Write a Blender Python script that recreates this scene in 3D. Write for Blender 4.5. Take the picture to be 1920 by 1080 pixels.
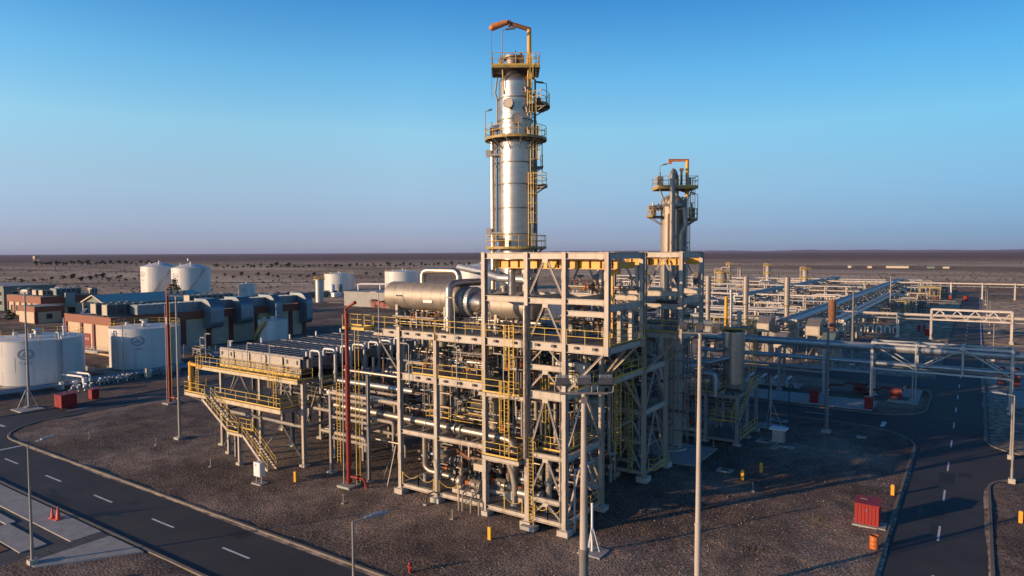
import bpy, math, random
from math import sin, cos, pi, radians, sqrt, atan2
from mathutils import Vector, Matrix, noise
import numpy as np

S = bpy.context.scene
COL = S.collection
for o in list(bpy.data.objects):
    bpy.data.objects.remove(o)

# ------------------------------------------------------------------ camera
CAM_LOC = Vector((26.0, -45.3, 22.0))
YAW, PITCH, ROLL = radians(34.3), radians(3.0), radians(0.22)
cam_d = bpy.data.cameras.new('camera')
cam = bpy.data.objects.new('camera', cam_d)
COL.objects.link(cam)
cam_d.sensor_width = 36.0
cam_d.lens = 24.0
cam_d.clip_start = 0.5
cam_d.clip_end = 90000.0
_f = Vector((-sin(YAW), cos(YAW), 0)); _r = Vector((cos(YAW), sin(YAW), 0)); _u = Vector((0, 0, 1))
_f2 = _f * cos(PITCH) - _u * sin(PITCH); _u2 = _u * cos(PITCH) + _f * sin(PITCH)
_r3 = _r * cos(ROLL) - _u2 * sin(ROLL); _u3 = _u2 * cos(ROLL) + _r * sin(ROLL)
mw = Matrix.Identity(4)
for i in range(3):
    mw[i][0], mw[i][1], mw[i][2], mw[i][3] = _r3[i], _u3[i], -_f2[i], CAM_LOC[i]
cam.matrix_world = mw
S.camera = cam

# ------------------------------------------------------------------ light
SUN_EL = radians(9.4)
SUN_AZ = radians(237.5)
sun_dir = Vector((cos(SUN_AZ) * cos(SUN_EL), sin(SUN_AZ) * cos(SUN_EL), sin(SUN_EL)))
sd = bpy.data.lights.new('sun', 'SUN')
sd.energy = 4.7
sd.angle = radians(0.53)
sd.color = (1.0, 0.65, 0.37)
sun = bpy.data.objects.new('sun', sd)
COL.objects.link(sun)
sun.rotation_euler = (-sun_dir).to_track_quat('-Z', 'Y').to_euler()
sun.location = (-60, -90, 60)

W = bpy.data.worlds.new('World')
S.world = W
W.use_nodes = True
nt = W.node_tree
nt.nodes.clear()
out = nt.nodes.new('ShaderNodeOutputWorld')
bg = nt.nodes.new('ShaderNodeBackground')
sky = nt.nodes.new('ShaderNodeTexSky')
sky.sky_type = 'NISHITA'
sky.sun_disc = False
sky.sun_elevation = SUN_EL
sky.sun_rotation = atan2(sun_dir.x, sun_dir.y)
sky.altitude = 200.0
sky.air_density = 1.0
sky.dust_density = 0.6
sky.ozone_density = 3.0
# elevation dependent tint of the evening air, the same all the way round
tc = nt.nodes.new('ShaderNodeTexCoord')
sep = nt.nodes.new('ShaderNodeSeparateXYZ')
nt.links.new(tc.outputs['Generated'], sep.inputs[0])
ramp = nt.nodes.new('ShaderNodeValToRGB')
STOPS = [(0.0, (1.62, 1.9, 3.95)), (0.026, (1.5, 1.62, 3.2)), (0.057, (1.75, 1.75, 2.65)), (0.11, (2.35, 2.25, 2.5)), (0.17, (2.7, 2.95, 2.8)), (0.245, (1.9, 2.95, 3.1)), (0.35, (0.8, 2.15, 2.95)), (0.6, (0.2, 0.7, 1.4)), (1.0, (0.1, 0.38, 0.95))]
ramp.color_ramp.elements[0].position = STOPS[0][0]; ramp.color_ramp.elements[0].color = (*STOPS[0][1], 1)
ramp.color_ramp.elements[1].position = STOPS[-1][0]; ramp.color_ramp.elements[1].color = (*STOPS[-1][1], 1)
for _p, _c in STOPS[1:-1]:
    _e = ramp.color_ramp.elements.new(_p); _e.color = (*_c, 1)
mix = nt.nodes.new('ShaderNodeMix'); mix.data_type = 'RGBA'; mix.blend_type = 'MULTIPLY'
mix.inputs[0].default_value = 1.0
nt.links.new(sep.outputs['Z'], ramp.inputs[0])
nt.links.new(sky.outputs[0], mix.inputs[6])
nt.links.new(ramp.outputs[0], mix.inputs[7])
# the sky pales a little less on the side away from the sun
dotn = nt.nodes.new('ShaderNodeVectorMath'); dotn.operation = 'DOT_PRODUCT'
dotn.inputs[1].default_value = (cos(SUN_AZ + pi), sin(SUN_AZ + pi), 0.0)
nt.links.new(tc.outputs['Generated'], dotn.inputs[0])
mr = nt.nodes.new('ShaderNodeMapRange'); mr.inputs[1].default_value = 0.25; mr.inputs[2].default_value = 1.0
nt.links.new(dotn.outputs['Value'], mr.inputs[0])
mix2 = nt.nodes.new('ShaderNodeMix'); mix2.data_type = 'RGBA'; mix2.blend_type = 'MULTIPLY'
mix2.inputs[7].default_value = (0.30, 0.50, 0.58, 1)
nt.links.new(mr.outputs[0], mix2.inputs[0])
nt.links.new(mix.outputs[2], mix2.inputs[6])
nt.links.new(mix2.outputs[2], bg.inputs[0])
bg.inputs[1].default_value = 0.078
nt.links.new(bg.outputs[0], out.inputs[0])

S.view_settings.view_transform = 'Standard'
S.view_settings.look = 'None'
S.view_settings.exposure = 0.27
S.view_settings.gamma = 1.0
S.view_settings.use_curve_mapping = False
S.render.engine = 'CYCLES'
S.cycles.max_bounces = 5
S.cycles.diffuse_bounces = 3
S.cycles.glossy_bounces = 3
S.cycles.transparent_max_bounces = 4
S.cycles.volume_bounces = 0
S.cycles.use_denoising = True

# ------------------------------------------------------------------ materials
MATS = {}
def mat(name, col, rough=0.6, metal=0.0, var=0.18, scale=1.2, bump=0.0, bscale=30.0, streak=1.0, dirt=None, dirt_amt=0.0, rnd=0.0, spec=0.5, detail=5):
    m = bpy.data.materials.new(name)
    m.use_nodes = True
    n = m.node_tree.nodes; l = m.node_tree.links
    b = n['Principled BSDF']
    b.inputs['Roughness'].default_value = rough
    b.inputs['Metallic'].default_value = metal
    b.inputs['Specular IOR Level'].default_value = spec
    t = n.new('ShaderNodeTexCoord')
    mp = n.new('ShaderNodeMapping')
    mp.inputs['Scale'].default_value = (1, 1, 1.0 / streak)
    l.new(t.outputs['Object'], mp.inputs[0])
    nz = n.new('ShaderNodeTexNoise')
    nz.inputs['Scale'].default_value = scale
    nz.inputs['Detail'].default_value = detail
    nz.inputs['Roughness'].default_value = 0.62
    l.new(mp.outputs[0], nz.inputs['Vector'])
    r = n.new('ShaderNodeValToRGB')
    r.color_ramp.elements[0].position = 0.3
    r.color_ramp.elements[1].position = 0.72
    lo = [c * (1 - var) for c in col]; hi = [min(1, c * (1 + var)) for c in col]
    r.color_ramp.elements[0].color = (*lo, 1); r.color_ramp.elements[1].color = (*hi, 1)
    l.new(nz.outputs[0], r.inputs[0])
    src = r.outputs[0]
    if dirt:
        n2 = n.new('ShaderNodeTexNoise'); n2.inputs['Scale'].default_value = scale * 2.7; n2.inputs['Detail'].default_value = 8
        l.new(mp.outputs[0], n2.inputs['Vector'])
        mr = n.new('ShaderNodeMapRange'); mr.inputs[1].default_value = 0.5; mr.inputs[2].default_value = 0.72
        mr.inputs[4].default_value = dirt_amt
        l.new(n2.outputs[0], mr.inputs[0])
        mx = n.new('ShaderNodeMix'); mx.data_type = 'RGBA'
        l.new(mr.outputs[0], mx.inputs[0]); l.new(src, mx.inputs[6]); mx.inputs[7].default_value = (*dirt, 1)
        src = mx.outputs[2]
    if rnd:
        oi = n.new('ShaderNodeObjectInfo')
        mr = n.new('ShaderNodeMapRange'); mr.inputs[3].default_value = 1 - rnd; mr.inputs[4].default_value = 1 + rnd
        l.new(oi.outputs['Random'], mr.inputs[0])
        hs = n.new('ShaderNodeHueSaturation'); l.new(mr.outputs[0], hs.inputs['Value']); l.new(src, hs.inputs['Color'])
        src = hs.outputs[0]
    l.new(src, b.inputs['Base Color'])
    rr = n.new('ShaderNodeMapRange'); rr.inputs[3].default_value = max(0.05, rough - 0.1); rr.inputs[4].default_value = min(1, rough + 0.1)
    l.new(nz.outputs[0], rr.inputs[0]); l.new(rr.outputs[0], b.inputs['Roughness'])
    if bump:
        nb = n.new('ShaderNodeTexNoise'); nb.inputs['Scale'].default_value = bscale; nb.inputs['Detail'].default_value = 4
        l.new(t.outputs['Object'], nb.inputs['Vector'])
        bp = n.new('ShaderNodeBump'); bp.inputs['Strength'].default_value = 1.0; bp.inputs['Distance'].default_value = bump
        l.new(nb.outputs[0], bp.inputs['Height']); l.new(bp.outputs[0], b.inputs['Normal'])
    MATS[name] = m
    return m

mat('steel_paint', (0.45, 0.405, 0.345), 0.5, var=0.13, scale=0.6, streak=6, dirt=(0.26, 0.165, 0.1), dirt_amt=0.6)
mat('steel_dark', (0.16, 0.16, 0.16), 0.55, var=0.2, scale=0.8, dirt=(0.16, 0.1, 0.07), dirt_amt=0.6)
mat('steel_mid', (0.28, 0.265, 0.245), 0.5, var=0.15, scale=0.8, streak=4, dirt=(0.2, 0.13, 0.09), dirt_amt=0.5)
mat('concrete_paint', (0.46, 0.42, 0.36), 0.85, var=0.12, scale=1.5, bump=0.004, bscale=25, dirt=(0.25, 0.2, 0.15), dirt_amt=0.5)
mat('yellow_paint', (0.62, 0.42, 0.075), 0.5, var=0.12, scale=0.8, dirt=(0.35, 0.2, 0.06), dirt_amt=0.4, rnd=0.08)
mat('cream_paint', (0.52, 0.44, 0.30), 0.5, var=0.12, scale=0.7, streak=3, dirt=(0.3, 0.2, 0.1), dirt_amt=0.5)
mat('platform_paint', (0.36, 0.26, 0.07), 0.55, var=0.2, scale=0.9, dirt=(0.16, 0.11, 0.05), dirt_amt=0.7)
mat('orange_paint', (0.72, 0.36, 0.03), 0.45, var=0.12, scale=0.7, dirt=(0.4, 0.2, 0.04), dirt_amt=0.4)
mat('hoist_orange', (0.62, 0.22, 0.06), 0.55, var=0.15, scale=1.5, dirt=(0.3, 0.1, 0.04), dirt_amt=0.5)
mat('grating', (0.10, 0.10, 0.10), 0.6, var=0.25, scale=2.0, bump=0.01, bscale=40)
mat('cladding', (0.46, 0.415, 0.365), 0.36, metal=0.85, var=0.14, scale=0.9, streak=0.35, bump=0.012, bscale=1.3, dirt=(0.36, 0.30, 0.25), dirt_amt=0.55)
mat('cladding_dull', (0.34, 0.305, 0.265), 0.6, metal=0.6, var=0.14, scale=0.8, bump=0.012, bscale=1.2, dirt=(0.30, 0.24, 0.19), dirt_amt=0.6)
mat('pipe_metal', (0.36, 0.325, 0.28), 0.45, metal=0.75, var=0.18, scale=1.0, dirt=(0.25, 0.18, 0.13), dirt_amt=0.5, rnd=0.15)
mat('pipe_paint', (0.33, 0.29, 0.235), 0.45, var=0.15, scale=0.8, dirt=(0.25, 0.17, 0.11), dirt_amt=0.5, rnd=0.2)
mat('pipe_brown', (0.165, 0.105, 0.072), 0.6, var=0.25, scale=1.2, rnd=0.2)
mat('galvanised', (0.36, 0.385, 0.40), 0.48, metal=0.6, var=0.15, scale=1.2, rnd=0.1)
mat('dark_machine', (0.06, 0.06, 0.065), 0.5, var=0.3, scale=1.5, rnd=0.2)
mat('band_dark', (0.20, 0.18, 0.16), 0.5, metal=0.5, var=0.2)
mat('red_paint', (0.22, 0.018, 0.015), 0.45, var=0.15, scale=1.0, dirt=(0.18, 0.03, 0.02), dirt_amt=0.5)
mat('red_box_paint', (0.27, 0.013, 0.012), 0.62, var=0.14, scale=0.8, streak=4, dirt=(0.25, 0.02, 0.015), dirt_amt=0.5)
mat('cone_orange', (0.62, 0.10, 0.05), 0.55, var=0.1)
mat('barrel_orange', (0.52, 0.14, 0.03), 0.6, var=0.2, scale=2, dirt=(0.2, 0.07, 0.03), dirt_amt=0.8)
mat('white_paint', (0.74, 0.74, 0.72), 0.5, var=0.05, scale=0.5, streak=5, dirt=(0.52, 0.48, 0.42), dirt_amt=0.35)
mat('tank_white', (0.62, 0.62, 0.60), 0.45, var=0.07, scale=0.3, streak=9, dirt=(0.42, 0.37, 0.31), dirt_amt=0.5)
mat('pale_pipe', (0.50, 0.455, 0.40), 0.5, var=0.12, scale=0.5, dirt=(0.3, 0.22, 0.16), dirt_amt=0.5, rnd=0.2)
mat('emblem_ink', (0.20, 0.22, 0.27), 0.5, var=0.05)
mat('tank_ink', (0.06, 0.08, 0.14), 0.5, var=0.05)
mat('tan_wall', (0.52, 0.41, 0.28), 0.75, var=0.06, scale=0.4, bump=0.003, bscale=20)
mat('brown_band', (0.23, 0.07, 0.035), 0.6, var=0.1, scale=0.5, streak=3)
mat('brown_dark', (0.16, 0.035, 0.03), 0.6, var=0.12, scale=0.5)
mat('roof_grey', (0.26, 0.26, 0.25), 0.8, var=0.15, scale=0.3)
mat('roof_green', (0.33, 0.45, 0.39), 0.5, var=0.1, scale=0.3)
mat('duct_metal', (0.21, 0.25, 0.28), 0.42, metal=0.55, var=0.12, scale=0.7, bump=0.02, bscale=1.5)
mat('unit_green', (0.13, 0.17, 0.15), 0.6, var=0.2)
mat('unit_beige', (0.46, 0.40, 0.31), 0.6, var=0.1)
mat('glass_dark', (0.02, 0.025, 0.03), 0.12, var=0.1)
mat('concrete', (0.33, 0.33, 0.31), 0.85, var=0.14, scale=0.8, bump=0.006, bscale=18, dirt=(0.2, 0.18, 0.15), dirt_amt=0.5)
mat('concrete_dark', (0.075, 0.078, 0.08), 0.85, var=0.2, scale=1.0, bump=0.006, bscale=18)
mat('kerb_stone', (0.19, 0.165, 0.13), 0.85, var=0.25, scale=0.6, bump=0.006, bscale=14, dirt=(0.14, 0.11, 0.08), dirt_amt=0.6)
mat('asphalt', (0.050, 0.053, 0.058), 0.8, var=0.28, scale=0.13, bump=0.006, bscale=22, dirt=(0.085, 0.075, 0.06), dirt_amt=0.45, spec=0.3, detail=9)
mat('scrub', (0.085, 0.075, 0.05), 0.9, var=0.4, scale=0.05)
mat('asphalt_patch', (0.032, 0.034, 0.038), 0.75, var=0.2, scale=0.8, bump=0.006, bscale=22, spec=0.3)
mat('asphalt_stain', (0.025, 0.026, 0.028), 0.6, var=0.3, scale=1.5, spec=0.3)
mat('road_white', (0.62, 0.64, 0.66), 0.7, var=0.12, scale=2.0, dirt=(0.25, 0.25, 0.25), dirt_amt=0.5)
mat('rust_brown', (0.20, 0.09, 0.045), 0.8, var=0.3, scale=1.5)
mat('trunk', (0.10, 0.07, 0.05), 0.9, var=0.2)
mat('leaf', (0.030, 0.040, 0.022), 0.8, var=0.4, scale=0.6, rnd=0.25)
mat('palm_leaf', (0.035, 0.06, 0.025), 0.7, var=0.3, scale=0.6, rnd=0.2)
mat('stone', (0.30, 0.25, 0.21), 0.9, var=0.35, scale=3.0)
mat('car_white', (0.6, 0.6, 0.6), 0.3, var=0.03)
mat('car_dark', (0.04, 0.05, 0.07), 0.25, var=0.03)
mat('tyre', (0.02, 0.02, 0.02), 0.8, var=0.1)
mat('orange_tank', (0.34, 0.10, 0.03), 0.55, var=0.2)

def ground_mat(name, c1, c2, c3, fine, s1=0.02, s2=0.35, bump=0.05, bs=2.2, stretch=1.0, far=None):
    m = bpy.data.materials.new(name); m.use_nodes = True
    n = m.node_tree.nodes; l = m.node_tree.links; b = n['Principled BSDF']
    b.inputs['Roughness'].default_value = 0.95
    b.inputs['Specular IOR Level'].default_value = 0.15
    t = n.new('ShaderNodeTexCoord')
    mp = n.new('ShaderNodeMapping'); mp.inputs['Rotation'].default_value = (0, 0, -YAW); mp.inputs['Scale'].default_value = (1 / stretch, 1, 1)
    l.new(t.outputs['Object'], mp.inputs[0])
    a = n.new('ShaderNodeTexNoise'); a.inputs['Scale'].default_value = s1; a.inputs['Detail'].default_value = 7; a.inputs['Roughness'].default_value = 0.6
    l.new(mp.outputs[0], a.inputs['Vector'])
    c = n.new('ShaderNodeTexNoise'); c.inputs['Scale'].default_value = s2; c.inputs['Detail'].default_value = 8; c.inputs['Roughness'].default_value = 0.7
    l.new(t.outputs['Object'], c.inputs['Vector'])
    r = n.new('ShaderNodeValToRGB'); e = r.color_ramp.elements
    e[0].position = 0.40; e[0].color = (*c1, 1); e[1].position = 0.61; e[1].color = (*c3, 1)
    k = e.new(0.5); k.color = (*c2, 1)
    l.new(a.outputs[0], r.inputs[0])
    base = r.outputs[0]
    if far:                                                # darker stony plain beyond the sandy ground round the plant
        ln = n.new('ShaderNodeVectorMath'); ln.operation = 'LENGTH'; l.new(t.outputs['Object'], ln.inputs[0])
        ml = n.new('ShaderNodeMath'); ml.operation = 'MULTIPLY_ADD'; l.new(a.outputs[0], ml.inputs[0]); ml.inputs[1].default_value = 2600.0; l.new(ln.outputs['Value'], ml.inputs[2])
        fr = n.new('ShaderNodeMapRange'); fr.inputs[1].default_value = 2500.0; fr.inputs[2].default_value = 3700.0; fr.inputs[4].default_value = 0.9
        l.new(ml.outputs[0], fr.inputs[0])
        fm = n.new('ShaderNodeMix'); fm.data_type = 'RGBA'; l.new(fr.outputs[0], fm.inputs[0]); l.new(base, fm.inputs[6]); fm.inputs[7].default_value = (*far, 1)
        base = fm.outputs[2]
    g = n.new('ShaderNodeMix'); g.data_type = 'RGBA'; g.blend_type = 'MULTIPLY'; g.inputs[0].default_value = 1
    r2 = n.new('ShaderNodeValToRGB'); r2.color_ramp.elements[0].position = 0.3; r2.color_ramp.elements[1].position = 0.75
    r2.color_ramp.elements[0].color = (0.62, 0.62, 0.62, 1); r2.color_ramp.elements[1].color = (1.35, 1.3, 1.25, 1)
    l.new(c.outputs[0], r2.inputs[0]); l.new(base, g.inputs[6]); l.new(r2.outputs[0], g.inputs[7])
    v = n.new('ShaderNodeTexNoise'); v.inputs['Scale'].default_value = fine; v.inputs['Detail'].default_value = 3
    l.new(t.outputs['Object'], v.inputs['Vector'])
    r3 = n.new('ShaderNodeValToRGB'); r3.color_ramp.elements[0].position = 0.35; r3.color_ramp.elements[1].position = 0.7
    r3.color_ramp.elements[0].color = (0.45, 0.45, 0.47, 1); r3.color_ramp.elements[1].color = (1.75, 1.66, 1.56, 1)
    l.new(v.outputs[0], r3.inputs[0])
    g2 = n.new('ShaderNodeMix'); g2.data_type = 'RGBA'; g2.blend_type = 'MULTIPLY'; g2.inputs[0].default_value = 1
    l.new(g.outputs[2], g2.inputs[6]); l.new(r3.outputs[0], g2.inputs[7])
    l.new(g2.outputs[2], b.inputs['Base Color'])
    ad = n.new('ShaderNodeMath'); ad.operation = 'ADD'
    l.new(c.outputs[0], ad.inputs[0]); l.new(v.outputs[0], ad.inputs[1])
    bp = n.new('ShaderNodeBump'); bp.inputs['Strength'].default_value = 1.0; bp.inputs['Distance'].default_value = bump
    l.new(ad.outputs[0], bp.inputs['Height']); l.new(bp.outputs[0], b.inputs['Normal'])
    MATS[name] = m
    return m
ground_mat('gravel', (0.125, 0.10, 0.084), (0.18, 0.145, 0.122), (0.275, 0.225, 0.185), 6.0, 0.07, 0.6, 0.09)
ground_mat('desert', (0.27, 0.18, 0.12), (0.48, 0.36, 0.245), (0.66, 0.53, 0.36), 0.35, 0.0045, 0.022, 0.25, stretch=3.0, far=(0.15, 0.085, 0.075))
ground_mat('sand_yard', (0.22, 0.185, 0.155), (0.30, 0.255, 0.215), (0.40, 0.345, 0.29), 1.2, 0.03, 0.2, 0.04)
ground_mat('track_sand', (0.34, 0.28, 0.22), (0.42, 0.34, 0.27), (0.50, 0.42, 0.33), 1.2, 0.02, 0.1, 0.03)

# ------------------------------------------------------------------ mesh builder
def perp(d, up=None):
    d = d.normalized()
    u = Vector(up) if up is not None else Vector((0, 0, 1))
    if abs(d.dot(u.normalized())) > 0.999:
        u = Vector((0, 1, 0)) if abs(d.y) < 0.9 else Vector((1, 0, 0))
    s = d.cross(u).normalized()
    return s, s.cross(d).normalized()

class MB:
    def __init__(s):
        s.v = []; s.f = []; s.sm = []
    def add(s, vs, fs, smooth=False):
        k = len(s.v)
        s.v.extend([tuple(q) for q in vs])
        s.f.extend([tuple(i + k for i in q) for q in fs])
        s.sm.extend([smooth] * len(fs))
        return s
    def box(s, c, d, rz=0.0):
        x, y, z = d[0] / 2, d[1] / 2, d[2] / 2
        ca, sa = cos(rz), sin(rz)
        vs = []
        for dz in (-z, z):
            for dx, dy in ((-x, -y), (x, -y), (x, y), (-x, y)):
                vs.append((c[0] + dx * ca - dy * sa, c[1] + dx * sa + dy * ca, c[2] + dz))
        return s.add(vs, [(3, 2, 1, 0), (4, 5, 6, 7), (0, 1, 5, 4), (1, 2, 6, 5), (2, 3, 7, 6), (3, 0, 4, 7)])
    def bx(s, x0, x1, y0, y1, z0, z1):
        return s.box(((x0 + x1) / 2, (y0 + y1) / 2, (z0 + z1) / 2), (x1 - x0, y1 - y0, z1 - z0))
    def bar(s, a, b, w, h, up=None, off=0.0):
        a = Vector(a); b = Vector(b); e, u = perp(b - a, up)
        vs = []
        for P in (a, b):
            for i, j in ((-1, -1), (1, -1), (1, 1), (-1, 1)):
                vs.append(P + e * (i * w / 2) + u * (j * h / 2 + off))
        return s.add(vs, [(0, 1, 2, 3), (7, 6, 5, 4), (0, 4, 5, 1), (1, 5, 6, 2), (2, 6, 7, 3), (3, 7, 4, 0)])
    def ibeam(s, a, b, w, h, up=None, t=0.035, tw=0.03):
        s.bar(a, b, w, t, up, h / 2 - t / 2)
        s.bar(a, b, w, t, up, -h / 2 + t / 2)
        s.bar(a, b, tw, h - 2 * t - 0.002, up)
        return s
    def tube(s, a, b, r, n=8, r2=None, cap=True):
        a = Vector(a); b = Vector(b); e, u = perp(b - a)
        r2 = r if r2 is None else r2
        vs = []
        for P, R in ((a, r), (b, r2)):
            for i in range(n):
                t = 2 * pi * i / n
                vs.append(P + (e * cos(t) + u * sin(t)) * R)
        fs = [(i, i + n, (i + 1) % n + n, (i + 1) % n) for i in range(n)]
        s.add(vs, fs, n > 5)
        if cap:
            s.add(vs[:n], [tuple(range(n))]); s.add(vs[n:], [tuple(range(n))[::-1]])
        return s
    def pipe(s, pts, r, n=8, bend=None, cap=True):
        pts = [Vector(q) for q in pts]
        bend = r * 2.6 if bend is None else bend
        path = [pts[0]]
        for i in range(1, len(pts) - 1):
            A, B, C = pts[i - 1], pts[i], pts[i + 1]
            d1 = (A - B); d2 = (C - B)
            l1, l2 = d1.length, d2.length
            d1 = d1.normalized(); d2 = d2.normalized()
            ang = d1.angle(d2)
            if ang > 3.1 or ang < 0.05:
                path.append(B); continue
            k = min(bend / math.tan(ang / 2), l1 * 0.49, l2 * 0.49)
            for j in range(5):
                t = j / 4
                path.append((B + d1 * k) * (1 - t) ** 2 + B * 2 * t * (1 - t) + (B + d2 * k) * t * t)
        path.append(pts[-1])
        e, u = perp(path[1] - path[0])
        rings = []
        for i, P in enumerate(path):
            if 0 < i < len(path) - 1:
                d = ((path[i + 1] - P).normalized() + (P - path[i - 1]).normalized())
            elif i == 0:
                d = path[1] - P
            else:
                d = P - path[i - 1]
            d = d.normalized()
            e = (e - d * e.dot(d)).normalized(); u = e.cross(d).normalized()
            rings.append([P + (e * cos(2 * pi * j / n) + u * sin(2 * pi * j / n)) * r for j in range(n)])
        vs = [q for R in rings for q in R]
        fs = []
        for i in range(len(rings) - 1):
            for j in range(n):
                a = i * n + j; b2 = i * n + (j + 1) % n
                fs.append((a, b2, b2 + n, a + n))
        s.add(vs, fs, n > 5)
        if cap:
            s.add(rings[0], [tuple(range(n))[::-1]]); s.add(rings[-1], [tuple(range(n))])
        return s
    def lathe(s, prof, c=(0, 0, 0), n=24, axis='z', smooth=True, a0=0.0, a1=2 * pi):
        full = abs(a1 - a0 - 2 * pi) < 1e-6
        m = n if full else n + 1
        vs = []
        for (r, h) in prof:
            for i in range(m):
                t = a0 + (a1 - a0) * i / n
                x, y, z = r * cos(t), r * sin(t), h
                if axis == 'x': x, y, z = z, x, y
                elif axis == 'y': x, y, z = y, z, x
                vs.append((c[0] + x, c[1] + y, c[2] + z))
        fs = []
        for k in range(len(prof) - 1):
            for i in range(n):
                j = (i + 1) % m if full else i + 1
                fs.append((k * m + i, k * m + j, (k + 1) * m + j, (k + 1) * m + i))
        return s.add(vs, fs, smooth)
    def cyl(s, c, r, z0, z1, n=24, axis='z'):
        s.lathe([(r, z0), (r, z1)], c, n, axis)
        s.lathe([(0.0, z0), (r, z0)], c, n, axis, False)
        s.lathe([(r, z1), (0.0, z1)], c, n, axis, False)
        return s
    def ring(s, c, R, r, n=28, m=5, a0=0.0, a1=2 * pi):
        pts = [(c[0] + R * cos(a0 + (a1 - a0) * i / n), c[1] + R * sin(a0 + (a1 - a0) * i / n), c[2]) for i in range(n + 1)]
        vs = []; fs = []
        for i, P in enumerate(pts):
            t = a0 + (a1 - a0) * i / n
            for j in range(m):
                q = 2 * pi * j / m
                vs.append((P[0] + r * cos(q) * cos(t), P[1] + r * cos(q) * sin(t), P[2] + r * sin(q)))
        for i in range(n):
            for j in range(m):
                fs.append((i * m + j, i * m + (j + 1) % m, (i + 1) * m + (j + 1) % m, (i + 1) * m + j))
        return s.add(vs, fs, False)
    def ball(s, c, r, n=8, m=6, sz=1.0):
        return s.lathe([(max(1e-4, r * sin(pi * i / m)), -r * sz * cos(pi * i / m)) for i in range(m + 1)], c, n)
    def mesh(s, name, m, org=(0, 0, 0)):
        me = bpy.data.meshes.new(name)
        v = np.array(s.v, dtype=np.float64).reshape(-1, 3) - np.array(org)
        me.from_pydata(v.tolist(), [], s.f)
        if s.sm:
            me.polygons.foreach_set('use_smooth', s.sm)
        me.materials.append(MATS[m] if isinstance(m, str) else m)
        me.update()
        return me
    def obj(s, name, m, parent=None, loc=None):
        if parent is not None:
            org = WL[parent.name]
        else:
            org = loc if loc is not None else (0, 0, 0)
        o = bpy.data.objects.new(name, s.mesh(name, m, org))
        COL.objects.link(o)
        if parent is not None:
            o.parent = parent
        else:
            o.location = org
        WL[o.name] = tuple(org)
        return o
WL = {}

def tag(o, label=None, cat=None, group=None, kind=None):
    if label: o['label'] = label
    if cat: o['category'] = cat
    if group: o['group'] = group
    if kind: o['kind'] = kind
    return o
def thing(name, label, cat, loc=(0, 0, 0), group=None):
    o = bpy.data.objects.new(name, None)
    o.empty_display_size = 0.3
    COL.objects.link(o)
    o.location = loc
    WL[o.name] = tuple(loc)
    return tag(o, label, cat, group)
def one(mb, name, m, label, cat, loc=(0, 0, 0), group=None):
    return tag(mb.obj(name, m, None, loc), label, cat, group)
def inst(name, me, parent, loc, rz=0.0, rot=None):
    """another part that shares a mesh; loc is a place in the plant"""
    o = bpy.data.objects.new(name, me)
    COL.objects.link(o)
    if parent is not None:
        p = WL[parent.name]
        o.parent = parent
        o.location = (loc[0] - p[0], loc[1] - p[1], loc[2] - p[2])
    else:
        o.location = loc
    o.rotation_euler = rot if rot else (0, 0, rz)
    WL[o.name] = tuple(loc)
    return o
KIDS = {}
def kids(o):
    return [c for c in bpy.data.objects if c.parent is o]
def dup(root, loc, label=None, group=None, rz=0.0, scale=None):
    r = root.copy(); COL.objects.link(r)
    r.location = loc; r.rotation_euler = (0, 0, rz)
    if scale: r.scale = scale
    WL[r.name] = tuple(loc)
    if label: r['label'] = label
    if group: r['group'] = group
    def rec(src, dst):
        for ch in list(src.children):
            c = ch.copy(); COL.objects.link(c); c.parent = dst
            rec(ch, c)
    rec(root, r)
    return r

def railing(mb, pts, h=1.1, post=1.5, toe=0.13, r=0.03, closed=False):
    pts = [Vector(q) for q in pts]
    if closed: pts.append(pts[0])
    for a, b in zip(pts, pts[1:]):
        L = (b - a).length
        k = max(1, round(L / post))
        up = Vector((0, 0, 1))
        for hh in (h, h * 0.55):
            mb.tube(a + up * hh, b + up * hh, r, 6, cap=False)
        if toe: mb.bar(a + up * (toe / 2 + 0.02), b + up * (toe / 2 + 0.02), 0.015, toe)
        for i in range(k + 1):
            P = a + (b - a) * (i / k)
            mb.tube(P, P + up * h, r * 1.05, 5)
    return mb
def ladder(mb, base, top, nrm, w=0.45, cage=None, r=0.03, step=0.3):
    """nrm: outward horizontal direction; cage: height above base where hoops begin"""
    base = Vector(base); top = Vector(top); nv = Vector(nrm).normalized()
    sd_ = Vector((-nv.y, nv.x, 0))
    for k in (-1, 1):
        mb.bar(base + sd_ * (k * w / 2), top + sd_ * (k * w / 2), 0.05, 0.05)
    L = (top - base).length; n_ = int(L / step)
    for i in range(1, n_ + 1):
        P = base + (top - base) * (i / (n_ + 0.5))
        mb.tube(P - sd_ * w / 2, P + sd_ * w / 2, 0.018, 4)
    if cage is not None:
        R = 0.38
        z = base.z + cage
        cen = nv * 0.38
        ang0 = atan2(nv.y, nv.x)
        while z <= top.z:
            c = Vector((base.x, base.y, z)) + cen
            mb.ring((c.x, c.y, c.z), R, 0.022, 9, 4, ang0 - 2.3, ang0 + 2.3)
            z += 0.9
        for t in (-1.5, -0.75, 0, 0.75, 1.5):
            q = Vector((base.x, base.y, 0)) + cen + Vector((cos(ang0 + t), sin(ang0 + t), 0)) * R
            mb.bar((q.x, q.y, base.z + cage), (q.x, q.y, top.z), 0.03, 0.02)
    return mb
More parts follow.
